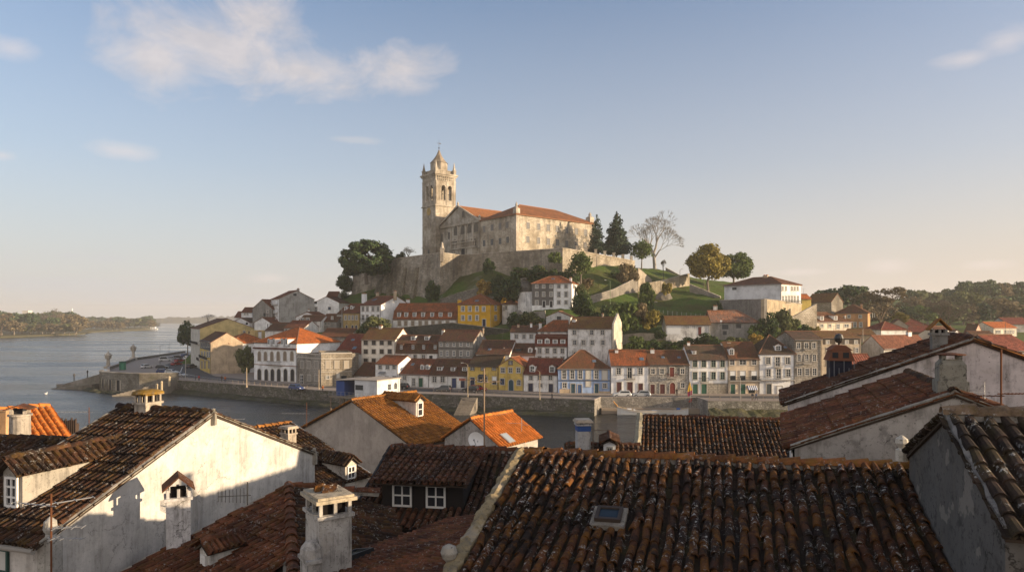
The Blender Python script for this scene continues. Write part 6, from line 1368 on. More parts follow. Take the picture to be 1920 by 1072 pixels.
for P in ([lo(a1),lo(c0),c0,a0,a1],[lo(c1),lo(b1),b1,b0,c1],[lo(a1),lo(b1),b1,a1],[lo(c0),lo(c1),c1,c0]): m.poly(P)
q=m.build('wall',plaster((.10,.09,.085),.5),o); q.location=OFF
p=sl1.hit(1143,976); ua,vb=sl1.uv(p)
def onslope(s,a0,a1,b0,b1,c0,c1,m,mi=0): m.prism([s.at(a0,b0,c0),s.at(a1,b0,c0),s.at(a1,b1,c0),s.at(a0,b1,c0)],s.n*(c1-c0),mi)
m=MB(); onslope(sl1,ua-.30,ua+.30,vb-.27,vb+.32,.02,.115,m,0); m.build('window_mortar',plaster((.25,.22,.18),.8,4),rf)
m=MB()
for q in ((-.23,-.17,-.20,.22),(.17,.23,-.20,.22),(-.17,.17,-.20,-.14),(-.17,.17,.16,.22)): onslope(sl1,ua+q[0],ua+q[1],vb+q[2],vb+q[3],.10,.185,m,0)
sk=m.build('roof_window',plain((.05,.035,.025),.6),rf); m=MB(); onslope(sl1,ua-.17,ua+.17,vb-.14,vb+.16,.14,.155,m); m.build('pane',glass((.02,.03,.04),.08),sk)
for (a,b,rr_) in ((ua+2.5,vb-1.6,.10),(ua+.5,vb+.9,.07),(ua+4.2,1.0,.08)):
    pass
fb=sl1.at(-.22,3.95,.10)
m=MB(); m.lathe([(.07,-.25),(.10,-.16),(.06,-.08),(.05,-.04),(.115,.03),(.145,.12),(.115,.21),(.03,.255)],14,tuple(fb)); m.build('ball_finial',MORT,rf)
# --- lean-to roof below the left verge
eA=V((-4.85,14.4,14.93)); eB=V((-1.7,18.9,14.93)); ed=(eB-eA).normalized(); e0=eA-ed*3.2; dsc=V((-.82,.573,-.24)); up_=dsc.normalized()
o=empty('house',(-2,14,9),0,'low annex with rusty red roof and dark gutter, left of the broad dark roof','house'); OFF=-V(o.location)
rf3=empty('roof',OFF); rf3.parent=o; S3=5.0
sl3=Slope(e0-up_*S3,ed,up_,(eB-e0).length,S3); tiles(rf3,sl3,T_RED,.17,.34,21,5,name='tiled_slope')
m=MB(); g=sl3.at(0,S3+.06,-.06); g2=sl3.at(sl3.L,S3+.06,-.06); m.tube(g,g2,.075,.075,8); q=m.build('gutter',plain((.015,.015,.017),.5),rf3)
m=MB(); W4=[sl3.at(0,S3-.25,-.15),sl3.at(sl3.L,S3-.25,-.15),sl3.at(sl3.L,.3,-.15),sl3.at(0,.3,-.15)]
for i in range(4): m.poly([V((W4[i].x,W4[i].y,9)),V((W4[(i+1)%4].x,W4[(i+1)%4].y,9)),W4[(i+1)%4],W4[i]])
q=m.build('wall',W_GRY,o); q.location=OFF
p=sl3.hit(652,1056); ua,vb=sl3.uv(p); m=MB()
for q in ((-.55,-.5,-.3,.3),(.5,.55,-.3,.3),(-.5,.5,-.3,-.25),(-.5,.5,.25,.3)): onslope(sl3,ua+q[0],ua+q[1],vb+q[2],vb+q[3],.08,.2,m)
sk=m.build('roof_window',plain((.02,.02,.022),.5),rf3); m=MB(); onslope(sl3,ua-.5,ua+.5,vb-.25,vb+.25,.13,.15,m); m.build('pane',glass((.16,.15,.12),.1),sk)
# --- dormered roof behind it
RL2=W(735,838,26); u2=V((.986,-.165,0)); v2=V((-.67+.02,-4,-1.62)); 
o=empty('house',(-3,24,8),0,'tiled house with wide black dormer of two white windows left of the broad roof','house'); OFF=-V(o.location)
rf2=empty('roof',OFF); rf2.parent=o; sl2=Slope(RL2,u2,v2,7.2,4.55); tiles(rf2,sl2,T_BRN,.24,.38,31,5,name='tiled_slope',jit=1.4,pan=T_PAN,RK=.36)
b2=Slope(RL2,u2,-sl2.v+V((0,0,2*sl2.v.z)),7.2,4.5); tiles(rf2,b2,T_OLD,.3,.38,32,3,name='tiled_slope'); ridgecap(rf2,RL2+V((0,0,.03)),RL2+u2*7.2+V((0,0,.03)),T_RED,.13,.4,5)
strip(rf2,sl2.at(-.05,0,.02),sl2.at(-.05,4.55,.02),.12,.07,plain((.02,.02,.02),.7),'verge',2,.004,4)
m=MB(); a0,a1,b0,b1,c0,c1=sl2.at(.05,.05,-.1),sl2.at(.05,4.2,-.1),sl2.at(7.1,.05,-.1),sl2.at(7.1,4.2,-.1),b2.at(.05,4.2,-.1),b2.at(7.1,4.2,-.1); lo=lambda p:V((p.x,p.y,8))
for P in ([lo(a1),lo(c0),c0,a0,a1],[lo(c1),lo(b1),b1,b0,c1],[lo(a1),lo(b1),b1,a1],[lo(c0),lo(c1),c1,c0]): m.poly(P)
q=m.build('wall',BLKW,o); q.location=OFF
f2=V((sl2.v.x,sl2.v.y,0)).normalized(); r2=V((0,0,1)).cross(f2)
fgdormer(rf2,V((0,0,0)),sl2,792,955,2.75,1.02,BLKW,T_BRN,FRAMEW,'shed',2,2,wins=[(-.68,.66),(.46,.66)],winh=.74,pitch=.22,over=.3,dep=2.75)
q=a1-f2*.02; pane_window(o,OFF+q+r2*.75+V((0,0,-1.15))+f2*.03,r2,V((0,0,1)),1.0,.8,FRAMEW,2,1,out=f2)
# --- hip roof at the lower left centre
P4=W(541,911,20); vg=W(235,1072,17)-P4; hp=W(549,1072,15.5)-P4
nn=vg.cross(hp).normalized(); nn=nn if nn.z>0 else -nn; dn4=V((nn.x*nn.z,nn.y*nn.z,-(nn.x**2+nn.y**2))).normalized(); dn4=V((nn.x,nn.y,0)).normalized(); dn4=V((dn4.x,dn4.y,-(nn.x**2+nn.y**2)**.5/nn.z))
u4=dn4.cross(nn).normalized(); u4=u4 if u4.x>0 else -u4
o=empty('house',(P4.x,P4.y,9),0,'hipped red brown roof with white chimney and tiny dormer below the sunlit gable','house'); OFF=-V(o.location)
rf4=empty('roof',OFF); rf4.parent=o
s4=Slope(P4-u4*6.0,u4,dn4,9.5,7.5)
def clip4(a,b):
    q=s4.at(a,b)-P4; 
    # between the verge and the hip line
    c1_=vg.x*q.y-vg.y*q.x; c2_=hp.x*q.y-hp.y*q.x
    return c1_>0 and c2_<0
tiles(rf4,s4,T_RED,.21,.36,41,5,clip=clip4,name='tiled_slope')
m=MB(); m.prism([P4-nn*.04,P4+vg*1.35-nn*.04,P4+vg*1.0+hp*1.0-nn*.04,P4+hp*1.35-nn*.04],nn*-.1); m.build('roof_deck',plain((.035,.026,.02),.95,.05),rf4)
e4=V((.88,-.05,-.34)); s5=Slope(P4+V((0,.0,0)),hp.normalized(),e4,hp.length*1.35,3.5)
s5=Slope(P4,hp.normalized(),e4,hp.length*1.35,3.2); tiles(rf4,s5,T_OLD,.21,.36,42,5,name='tiled_slope')
ridgecap(rf4,P4+V((0,0,.05)),P4+hp*1.3+V((0,0,.05)),T_RED,.14,.42,6); strip(rf4,P4+V((0,0,.02)),P4+vg*1.3+V((0,0,.02)),.22,.07,MORT,'verge',5,.02,22)
rg=P4+V((2.6,.3,-.25)); ridgecap(rf4,P4+V((0,0,.03)),rg,T_RED,.12,.4,8); 
m=MB(); lo=lambda p:V((p.x,p.y,9)); P=[P4+vg*1.3,P4,P4+V((2.8,-.16,-1.0)),P4+hp*1.3+V((2.4,0,-1.4)),P4+hp*1.3+vg*.9]
for i in range(5): a_,b_=P[i]-V((0,0,.14)),P[(i+1)%5]-V((0,0,.14)); m.poly([lo(a_),lo(b_),b_,a_])
q=m.build('wall',W_FG,o); q.location=OFF
fgdormer(rf4,V((0,0,0)),s4,384,1064,.46,.46,plaster((.6,.57,.52),.5,3),T_RED,FRAMEW,'gable',2,2,pitch=.13,rise=.14,over=.10,dep=.85)
CH4=stack(rf4,V((0,0,0)),(-8.73,17.85),.56,.62,14.0,16.22,radians(28),plaster((.60,.57,.55),.55,3.5),cap='tent',capm=T_RED)
# --- house with the sunlit white gable
E1=V((-10.94,16,15.35)); E2=V((-7.57,26.2,15.35)); dv5=V((-.95,.314,0))*3.7
g5=Gable('white house with big sunlit gable wall and yellow capped chimney at lower left',E1,E2,2.23,dv5,4,W_FG,T_OLD,pitch=.2,seed=51,row=.4,ovE=.32)
g5.verge(MORT,(0,1),.14,.05); g5.verge(MORT,(0,),.26,.09,far=True)
c=g5.A+dv5.normalized()*2.55
stack(g5.o,g5.off,(c.x,c.y),.62,.46,17.1,18.18,atan2(dv5.y,dv5.x)+pi/2,plaster((.44,.38,.31),.55,3),cap='dome',capm=plaster((.27,.155,.025),.7,5))
def finial(parent,off,p,h,w,mat,name='finial'):
    m=MB(); p=V(p)+off; m.box(p.x-w/2,p.x+w/2,p.y-w/2,p.y+w/2,p.z-.3,p.z+h*.5); m.lathe([(w*.5,h*.5),(w*.3,h*.62),(w*.42,h*.72),(w*.36,h*.9),(w*.05,h)],10,tuple(p)); return m.build(name,mat,parent)
finial(g5.o,g5.off,g5.A+V((.02,0,-.05)),.22,.16,MORT); finial(g5.o,g5.off,E2+V((0,-.05,-.1)),.34,.18,MORT); finial(g5.o,g5.off,E1+V((.05,.1,-.55)),1.05,.36,plaster((.40,.38,.34),.8,3)); finial(g5.o,g5.off,g5.A+dv5+V((0,0,-.08)),.26,.2,MORT)
fgdormer(g5.o,g5.off,g5.sl[0],24,956,.68,1.0,plaster((.36,.33,.28),.7,3),T_OLD,FRAMEW,'gable',2,3,rise=.28,over=.2,seed=6)
m=MB(); s_=g5.sl[0]; m.tube(s_.at(0,s_.S+.05,-.05),s_.at(s_.L,s_.S+.05,-.05),.07,.07,8); m.build('gutter',plain((.25,.23,.2),.7),g5.roof)
fw=V((-.314,-.95,0)); rw_=V((0,0,1)).cross(fw); pc=E1+dv5*.42; pane_window(g5.o,g5.off+pc+V((0,0,-1.45))+fw*.01,rw_,V((0,0,1)),.8,1.1,plain((.02,.06,.05),.6),1,2,out=fw,fill=plain((.5,.5,.47),.6))
# --- orange mossy roof with pale gable
E1=W(565,803,48.1); E2=W(771,833,42); E1.z=E2.z=12.79
g10=Gable('pale beige gable house with glowing orange mossy roof and tall dormer beside the river',E1,E2,2.35,V((.575,.82,0))*5.9,4,W_BEI,T_ORM,hi=(False,True),pitch=.22,seed=61,ovE=.3,ovV=.12,gablem=W_BEI)
fgdormer(g10.o,g10.off,g10.sl[1],787,782,.75,1.15,plaster((.55,.48,.42),.3,2),T_ORM,FRAMEW,'gable',1,2,rise=.28,over=.15,seed=9)
# --- small clean orange roof
E2=W(935,833,40); E1=E2+V((-.81,.59,0))*4.2
g11=Gable('small house with clean bright orange roof and skylight, right of the beige gable house',E1,E2,1.3,V((.59,.81,0))*4.1,4,plaster((.42,.38,.34),.6,1.5),T_ORG,hi=(False,True),pitch=.24,seed=71,ovE=.3)
s_=g11.sl[1]; p=s_.hit(950,824); ua,vb=s_.uv(p); m=MB(); onslope(s_,ua-.32,ua+.32,vb-.42,vb+.42,.05,.17,m,0); onslope(s_,ua-.25,ua+.25,vb-.35,vb+.35,.17,.18,m,1); m.build('roof_window',[plain((.3,.28,.26),.6),glass((.30,.33,.36),.1)],g11.roof)
# --- valley roof between white gable and beige gable
Rr=W(545,792,38); dV=V((.82,-.575,0)); E2=Rr+dV*6.2-V((0,0,2.0)); E1=Rr-dV*4-V((0,0,1.3))
o=empty('house',(Rr.x,Rr.y,4),0,'dark roofed house with lit dormer between white gable and beige gable','house'); OFF=-V(o.location)
rf12=empty('roof',OFF); rf12.parent=o; u12=V((-.575,-.82,0)); s12=Slope(Rr,u12,E2-Rr,8.0,(E2-Rr).length+.3); tiles(rf12,s12,T_OLD,.23,.38,81,4,name='tiled_slope'); s12b=Slope(Rr,u12,E1-Rr,8.0,4.2); tiles(rf12,s12b,T_OLD,.3,.38,82,3,name='tiled_slope'); ridgecap(rf12,Rr,Rr+u12*8,T_ORM,.14,.42); strip(rf12,s12.at(.05,0,.03),s12.at(.05,6.6,.03),.2,.06,LEADG,'verge',3,.008,10)
m=MB(); lo=lambda p:V((p.x,p.y,4)); P=[E1,Rr,E2]; k_=u12*7.8; dz=V((0,0,.12))
m.poly([lo(E1),lo(E2),E2-dz,Rr-dz,E1-dz]); m.poly([lo(E1+k_),lo(E2+k_),E2+k_-dz,Rr+k_-dz,E1+k_-dz]); m.poly([lo(E2),lo(E2+k_),E2+k_-dz,E2-dz]); m.poly([lo(E1),lo(E1+k_),E1+k_-dz,E1-dz]); q=m.build('wall',W_BEI,o); q.location=OFF
fgdormer(rf12,V((0,0,0)),s12,658,900,.72,.85,plaster((.5,.46,.40),.6,2),T_OLD,FRAMEW,'gable',2,2,rise=.3,seed=4)
p=s12.hit(541,832); stack(rf12,V((0,0,0)),(p.x,p.y),.62,.5,p.z-.5,W(541,799,p.y).z,radians(-35),plaster((.45,.38,.30),.6,2),cap='slab')
# --- mid roof behind the big dark roof
RL8=W(1205,780,35); RR8=W(1462,787,33.6); RR8.z=RL8.z; rd8=RR8-RL8; h8=V((rd8.y,-rd8.x,0)).normalized()
E1=RL8+h8*5-V((0,0,1.75))
o=empty('house',(RL8.x,RL8.y,4),0,'house with long dark tiled roof and grey stone verge before the moored boat','house'); OFF=-V(o.location)
rf8=empty('roof',OFF); rf8.parent=o; s8=Slope(RL8,rd8,h8-V((0,0,.35)),rd8.length,5.4); tiles(rf8,s8,T_MAIN,.2,.36,91,4,name='tiled_slope',pan=T_PAN,RK=.345); s8b=Slope(RL8,rd8,-h8-V((0,0,.35)),rd8.length,5.2); tiles(rf8,s8b,T_OLD,.3,.36,92,3,name='tiled_slope'); ridgecap(rf8,RL8,RR8,T_RED,.14,.4,4); strip(rf8,s8.at(-.15,-.1,.05),s8.at(-.15,5.4,.05),.32,.14,plaster((.33,.29,.2),.7,2.5),'verge',4,.03,16)
m=MB(); lo=lambda p:V((p.x,p.y,4)); A0,A1,B0,B1,C0,C1=s8.at(0,0,-.12),s8.at(0,5.1,-.12),s8.at(s8.L,0,-.12),s8.at(s8.L,5.1,-.12),s8b.at(0,5,-.12),s8b.at(s8.L,5,-.12)
for P in ([lo(A1),lo(C0),C0,A0,A1],[lo(C1),lo(B1),B1,B0,C1],[lo(A1),lo(B1),B1,A1],[lo(C0),lo(C1),C1,C0]): m.poly(P)
q=m.build('wall',W_GRY,o); q.location=OFF
# --- little roof with arched dormer window
RL9=W(1062,832,31); RR9=W(1200,825,30.6); RR9.z=RL9.z; rd9=RR9-RL9; h9=V((rd9.y,-rd9.x,0)).normalized()
o=empty('house',(RL9.x,RL9.y,4),0,'small dark roof with tiny arched dormer beside the blue topped chimney','house'); OFF=-V(o.location)
rf9=empty('roof',OFF); rf9.parent=o; s9=Slope(RL9,rd9,h9-V((0,0,.4)),rd9.length,4.2); tiles(rf9,s9,T_OLD,.22,.36,95,4,name='tiled_slope'); s9b=Slope(RL9,rd9,-h9-V((0,0,.4)),rd9.length,4.2); tiles(rf9,s9b,T_OLD,.3,.36,96,3,name='tiled_slope'); ridgecap(rf9,RL9,RR9,T_RED,.13,.4,4)
m=MB(); lo=lambda p:V((p.x,p.y,4)); A0,A1,B0,B1,C0,C1=s9.at(0,0,-.12),s9.at(0,4,-.12),s9.at(s9.L,0,-.12),s9.at(s9.L,4,-.12),s9b.at(0,4,-.12),s9b.at(s9.L,4,-.12)
for P in ([lo(A1),lo(C0),C0,A0,A1],[lo(C1),lo(B1),B1,B0,C1],[lo(A1),lo(B1),B1,A1],[lo(C0),lo(C1),C1,C0]): m.poly(P)
q=m.build('wall',W_GRY,o); q.location=OFF
fgdormer(rf9,V((0,0,0)),s9,1143,854,.52,.54,M_WHITE,T_BRN,plain((.3,.3,.28),.6),'gable',2,1,rise=.13,seed=3,pitch=.16,over=.10)
# --- grey gable house at the right edge
E1=V((5.78,8.0,18.08)); E2=V((7.16,12.3,18.08))
g6=Gable('dark grey house with lichen covered tiles and yellow front at the right edge',E1,E2,.99,V((.951,-.305,0))*5,9,W_DG,T_GRY,pitch=.215,seed=101,ovE=.2,row=.34,ridgem=realtile((.25,.17,.11),.4,(.2,.13,.04),.5,1.0))
g6.verge(plaster((.20,.185,.17),.8,4),(0,1),.10,.04,bump=.02)
f6=V((-.305,-.951,0)); r6=V((0,0,1)).cross(f6); 
m=MB(); q0=E1+f6*.012+g6.off; dvv=g6.dv; m.prism([q0+r6*.22-V((0,0,8)),q0+r6*4.9-V((0,0,8)),q0+r6*4.9-V((0,0,.28)),q0+r6*.22-V((0,0,.28))],f6*.02); m.build('front_render',plaster((.58,.42,.17),.3,3),g6.o)
pane_window(g6.o,q0+f6*.03+r6*.85-V((0,0,1.75)),r6,V((0,0,1)),.7,1.2,FRAMEW,2,2,out=f6,trim=plain((.55,.53,.48),.8))
m=MB(); m.lathe([(.10,-.2),(.10,0),(.05,.03),(.11,.12),(.10,.2),(.02,.26)],10,tuple(E2+g6.off+V((-.08,.1,.05)))); m.build('ball_finial',plaster((.55,.5,.42),.5,3),g6.o)
# --- cracked grey gable house and the pink grey one behind
E1=V((7.04,17,17.35)); A7=W(1790,738,15.8); E2=V((2*A7.x-E1.x,2*A7.y-E1.y,17.35))
g7=Gable('cracked grey gable house with dark red roof and tapered chimney on its gable top',E1,E2,A7.z-17.35,V((.363,.93,0))*6,6,W_GRY,T_RED,pitch=.26,seed=111,ovE=.25,ridgem=T_OLD,row=.42)
g7.verge(MORT,(0,1),.12,.05)
c=A7+V((.363,.93,0))*.42; o=empty('chimney',V((c.x,c.y,A7.z))+g7.off,radians(-21)); o.parent=g7.o; o.scale=(.82,.82,1)
m=MB(); zt=W(1775,662,16.2).z-A7.z
m.box(-.39,.39,-.36,.36,-.9,zt*.30); m.box(-.335,.335,-.31,.31,zt*.30,zt*.72); m.add([(-.335,-.31,zt*.72),(.335,-.31,zt*.72),(.335,.31,zt*.72),(-.335,.31,zt*.72),(-.24,-.22,zt*.84),(.24,-.22,zt*.84),(.24,.22,zt*.84),(-.24,.22,zt*.84)],[(0,1,5,4),(1,2,6,5),(2,3,7,6),(3,0,4,7),(4,5,6,7)])
for sx in(-1,1):
    for sy in(-1,1): m.box(sx*.20-.05,sx*.20+.05,sy*.17-.05,sy*.17+.05,zt*.84,zt*.95)
m.build('shaft',plaster((.27,.25,.20),.75,3),o); m=MB(); m.lathe([(.36,zt*.95),(.40,zt*.965),(.38,zt*.985),(.1,zt*1.02)],14); m.build('chimney_cap',T_RED,o)
m=MB(); ra=E1+g7.off+V((-.03,.05,-.2)); k_=V((.363,.93,0)); out7=V((-.93,.363,0)); m.prism([ra,ra+k_*5.9,ra+k_*5.9-V((0,0,6)),ra-V((0,0,6))],out7*.03); m.build('side_render',FRAMEW,g7.o)
for i in range(4): pane_window(g7.o,ra+out7*.035+k_*(.55+1.3*i)-V((0,0,2.0)),V((0,0,1)).cross(out7),V((0,0,1)),.62,1.5,plain((.03,.03,.035),.6),2,2,out=out7)
E1=V((9.34,23,17.7)); A8=V((14.26,21.1,19.85)); E2=V((2*A8.x-E1.x,2*A8.y-E1.y,17.7))
g8=Gable('big pinkish grey gable house with mossy roof edge behind the cracked gable house',E1,E2,2.15,V((.363,.93,0))*4,5,W_PINK,T_BRN,pitch=.28,seed=121,ovE=.25,row=.42); g8.verge(T_ORM,(1,),.14,.05); g8.verge(MORT,(0,),.14,.05)
p=g8.sl[0].hit(1760,657); stack(g8.o,g8.off,(p.x,p.y),.42,.36,p.z-.7,W(1760,611,p.y).z,radians(-21),plaster((.22,.21,.19),.75,2.5),cap='tent',capm=T_ORM,hh=.12)
p=g8.sl[0].hit(1573,706); o=empty('chimney',p+g8.off,radians(-14)); o.parent=g8.o; o.scale=(.82,.82,1); hz_=W(1573,675,p.y).z-p.z
m=MB(); m.box(-.44,.44,-.4,.4,-.8,hz_); m.build('shaft',plain((.012,.013,.028),.5),o)
m=MB(); m.prism([(-.55,-.5,hz_),(.55,-.5,hz_),(.38,-.5,hz_+.36),(-.38,-.5,hz_+.36)],(0,1.0,0)); m.prism([(-.48,-.46,hz_+.37),(.48,-.46,hz_+.37),(.2,-.46,hz_+.55),(-.2,-.46,hz_+.55)],(0,.92,0)); m.build('chimney_cap',plain((.20,.085,.05),.85,.1),o)
m=MB()
for x in (-.25,.18): m.box(x-.12,x+.12,-.515,-.49,hz_+.10,hz_+.30)
m.build('smoke_hole',M_DARK,o)
m=MB(); m.lathe([(.03,hz_+.55),(.05,hz_+.62),(.17,hz_+.68),(.20,hz_+.80),(.14,hz_+.93),(.02,hz_+.97)],12); m.build('wind_cowl',plain((.06,.055,.05),.4,.5,.5),o)
m=MB()
for i in range(6): x=-.5+.2*i; m.tube((x,-.52,-.55),(x,-.52,.35+.25*(i%2)),.012,.012,4)
m.tube((-.55,-.52,-.45),(.6,-.52,-.45),.012,.012,4); m.tube((-.55,-.52,-.05),(.6,-.52,-.05),.012,.012,4); m.build('iron_guard',M_STEEL,o)
# --- chimneys of their own roofs
o=[x for x in COL.objects if x.get('label','').startswith('low annex with rusty')][0]
CB=plaster((.46,.43,.39),.75,4.0)
OFF=-V(o.location); ch=stack(o,OFF,(-3.86,14.35),.68,.90,13.6,16.86,radians(34),CB,cap='slab',capm=plaster((.50,.42,.30),.7,4),hh=.26)
m=MB(); m.box(-.62,-.335,-.62,-.10,0,2.05); m.box(-.66,-.33,-.66,-.06,2.05,2.12); m.lathe([(.24,2.12),(.22,2.3),(.12,2.42),(.02,2.45)],8,(-.48,-.36,0)); m.build('side_flue',CB,ch)
m=MB(); rr=random.Random(2)
for i in range(4): a=rr.uniform(-.2,.2); m.prism([(-.22+a*.3,-.12+.08*i,3.29),(.03+a*.6,-.16+.08*i,3.31),(.08+a*.6,-.06+.08*i,3.40),(-.16+a*.4,-.04+.08*i,3.37)],(0,.03,.03))
m.build('loose_tiles',T_MAIN,ch)
o=[x for x in COL.objects if x.get('label','').startswith('small dark roof with tiny')][0]; OFF=-V(o.location); p=W(1093,850,27.5)
c_=stack(o,OFF,(p.x,p.y),.52,.5,p.z-1.5,W(1093,786,27.5).z,radians(6),plaster((.50,.48,.46),.7,2.5),cap='slab',capm=plaster((.45,.38,.30),.5),hh=.05)
m=MB(); H_=W(1093,786,27.5).z-p.z+1.5; m.box(-.27,.27,-.26,.26,H_-.44,H_-.16); m.build('blue_band',plain((.03,.08,.25),.7),c_)
# --- far left roofs
E2=W(128,818,30); E1=E2+V((-.8,.6,0))*4.6
g13=Gable('small bright orange ribbed roof at the left edge behind the round chimney',E1,E2,1.15,V((-.6,-.8,0))*5,4,W_BEI,T_ORG,pitch=.26,seed=131,ovE=.25)
E1=W(-40,905,20); RLa=W(118,823,23.6)
o=empty('house',(RLa.x,RLa.y,4),0,'dark sagging tile roof with fat round chimney at the left edge','house'); OFF=-V(o.location); rfa=empty('roof',OFF); rfa.parent=o
sa=Slope(RLa,V((-1,.12,0)),V((-.1,-1,-.38)),6,4.6); tiles(rfa,sa,T_OLD,.22,.38,141,4,name='tiled_slope'); ridgecap(rfa,RLa,sa.at(6,0),T_OLD,.13,.4); sb=Slope(RLa,V((-1,.12,0)),V((.1,1,-.38)),6,4.2); tiles(rfa,sb,T_OLD,.3,.38,142,3,name='tiled_slope')
m=MB(); lo=lambda p:V((p.x,p.y,4)); A0,A1,B0,B1,C0,C1=sa.at(.1,0,-.12),sa.at(.1,4.3,-.12),sa.at(6,0,-.12),sa.at(6,4.3,-.12),sb.at(.1,4,-.12),sb.at(6,4,-.12)
for P in ([lo(A1),lo(C0),C0,A0,A1],[lo(C1),lo(B1),B1,B0,C1],[lo(A1),lo(B1),B1,A1],[lo(C0),lo(C1),C1,C0]): m.poly(P)
q=m.build('wall',W_GRY,o); q.location=OFF
p=W(37.5,835,24.3); zt=W(37.5,760,24.3).z-p.z; c_=empty('chimney',p+OFF,radians(20)); c_.parent=o; m=MB()
m.lathe([(.36,-.8),(.33,zt*.30),(.32,zt*.74),(.38,zt*.75),(.38,zt*.79),(.29,zt*.80)],16)
for sx in (-1,1):
    for sy in (-1,1): m.box(sx*.20-.05,sx*.20+.05,sy*.20-.05,sy*.20+.05,zt*.80,zt*.93)
m.build('shaft',plaster((.42,.37,.31),.8,3),c_); m=MB(); m.box(-.13,.13,-.13,.13,zt*.80,zt*.92); m.build('flue',M_DARK,c_); m=MB()
for s_ in(-1,1): m.prism([(s_*.40,-.40,zt*.91),(0,-.40,zt*1.0),(0,.40,zt*1.0),(s_*.40,.40,zt*.91)],(0,0,.04))
m.build('chimney_cap',T_RED,c_)
p=W(8,806,27); m=MB(); m.box(p.x-.22,p.x+.22,p.y-.22,p.y+.22,p.z-2.5,W(8,770,27).z); m.box(p.x-.26,p.x+.26,p.y-.26,p.y+.26,W(8,770,27).z,W(8,768,27).z); tag(m.build('chimney_stack',plaster((.50,.30,.16),.5,3)),'thin brick red chimney stack at the very left edge','chimney')
p=W(127,815,31); rr=random.Random(8); m=MB()
for i in range(9): x=p.x-.36+.09*i; m.tube((x,p.y,p.z-.6),(x,p.y,W(127,785,31).z+rr.uniform(-.08,.05)),.045,.045,6)
m.box(p.x-.36,p.x+.36,p.y+.05,p.y+.25,p.z-1.5,p.z+.5); tag(m.build('stovepipe_bundle',plain((.06,.04,.03),.8)),'bundle of dark rusty pipes behind the orange ribbed roof','pipes')
# --- aerials and dishes
antenna('bent television aerial on a brown mast in front of the white gable, lower left',96,925,1120,13,[(948,-.9,.25,5,.28),(944,.5,.5,3,.25),(990,.55,.1,4,.3),(1008,.62,-.05,4,.25)])
antenna('comb shaped aerial against the sunlit white gable',464,903,946,19,[(928,-.75,-.15,8,-.42)],plain((.03,.03,.03),.6))
antenna('rusty yagi aerial over the water at the left',167,763,812,29,[(772,-1.3,0,8,.2)])
antenna('thin aerial mast with yagi over the river in the middle',575,754,800,44,[(775,-1.6,.1,7,.3)])
antenna('small aerial on the peak of the white gable',418,779,800,24,[(782,-.5,.1,3,.3),(786,.7,.1,3,.2)],M_STEEL)
antenna('little aerial above the clean orange roof',978,783,808,42,[(793,-.9,0,4,.3),(796,.4,0,2,.3)],M_STEEL)
antenna('tall thin steel mast beside the satellite dish',908,690,862,25.4,[(712,-.9,.2,5,.35),(716,.6,.2,4,.3)],plain((.25,.18,.12),.7),r=.03)
antenna('rust red mast with long yagi before the pink grey gable, right edge',1877,655,785,15.5,[(742,-.55,.1,5,.25),(738,.7,.05,8,.25)],M_RUST,r=.022)
antenna('comb aerial in front of the pink grey gable',1846,716,752,15.8,[(735,-.45,0,6,-.34)],M_STEEL,r=.008)
antenna('slim bent aerial by the blue topped chimney',1112,800,850,27,[(806,.7,0,1,.1)],plain((.10,.07,.05),.8))
c=W(894,826,25.6); o=empty('satellite_dish',c,0,'white satellite dish on the ridge beside the tall steel mast','satellite dish'); m=MB(); n=20; vs=[];fs=[]; ax=V((-.25,-.95,.25)).normalized(); a_=ax.orthogonal().normalized(); b_=ax.cross(a_)
for j in range(5):
    r_=.36*j/4
    for i in range(n): t=2*pi*i/n; vs.append((a_*cos(t)*r_*.82+b_*sin(t)*r_)+ax*(.09*(r_/.31)**2-.09))
for j in range(4):
    for i in range(n): fs.append((j*n+i,j*n+(i+1)%n,(j+1)*n+(i+1)%n,(j+1)*n+i))
m.add(vs,fs); m.build('dish',plain((.80,.79,.76),.5),o,smooth=True); m=MB(); m.tube((0,0,-.25),ax*.35,.012,.012,5); m.box(*[q for k_ in range(3) for q in ((ax*.36)[k_]-.03,(ax*.36)[k_]+.03)]); m.build('feed_arm',M_STEEL,o); m=MB(); m.tube((.03,.08,0),(.05,.1,-.9),.02,.02,5); m.build('bracket',M_STEEL,o)
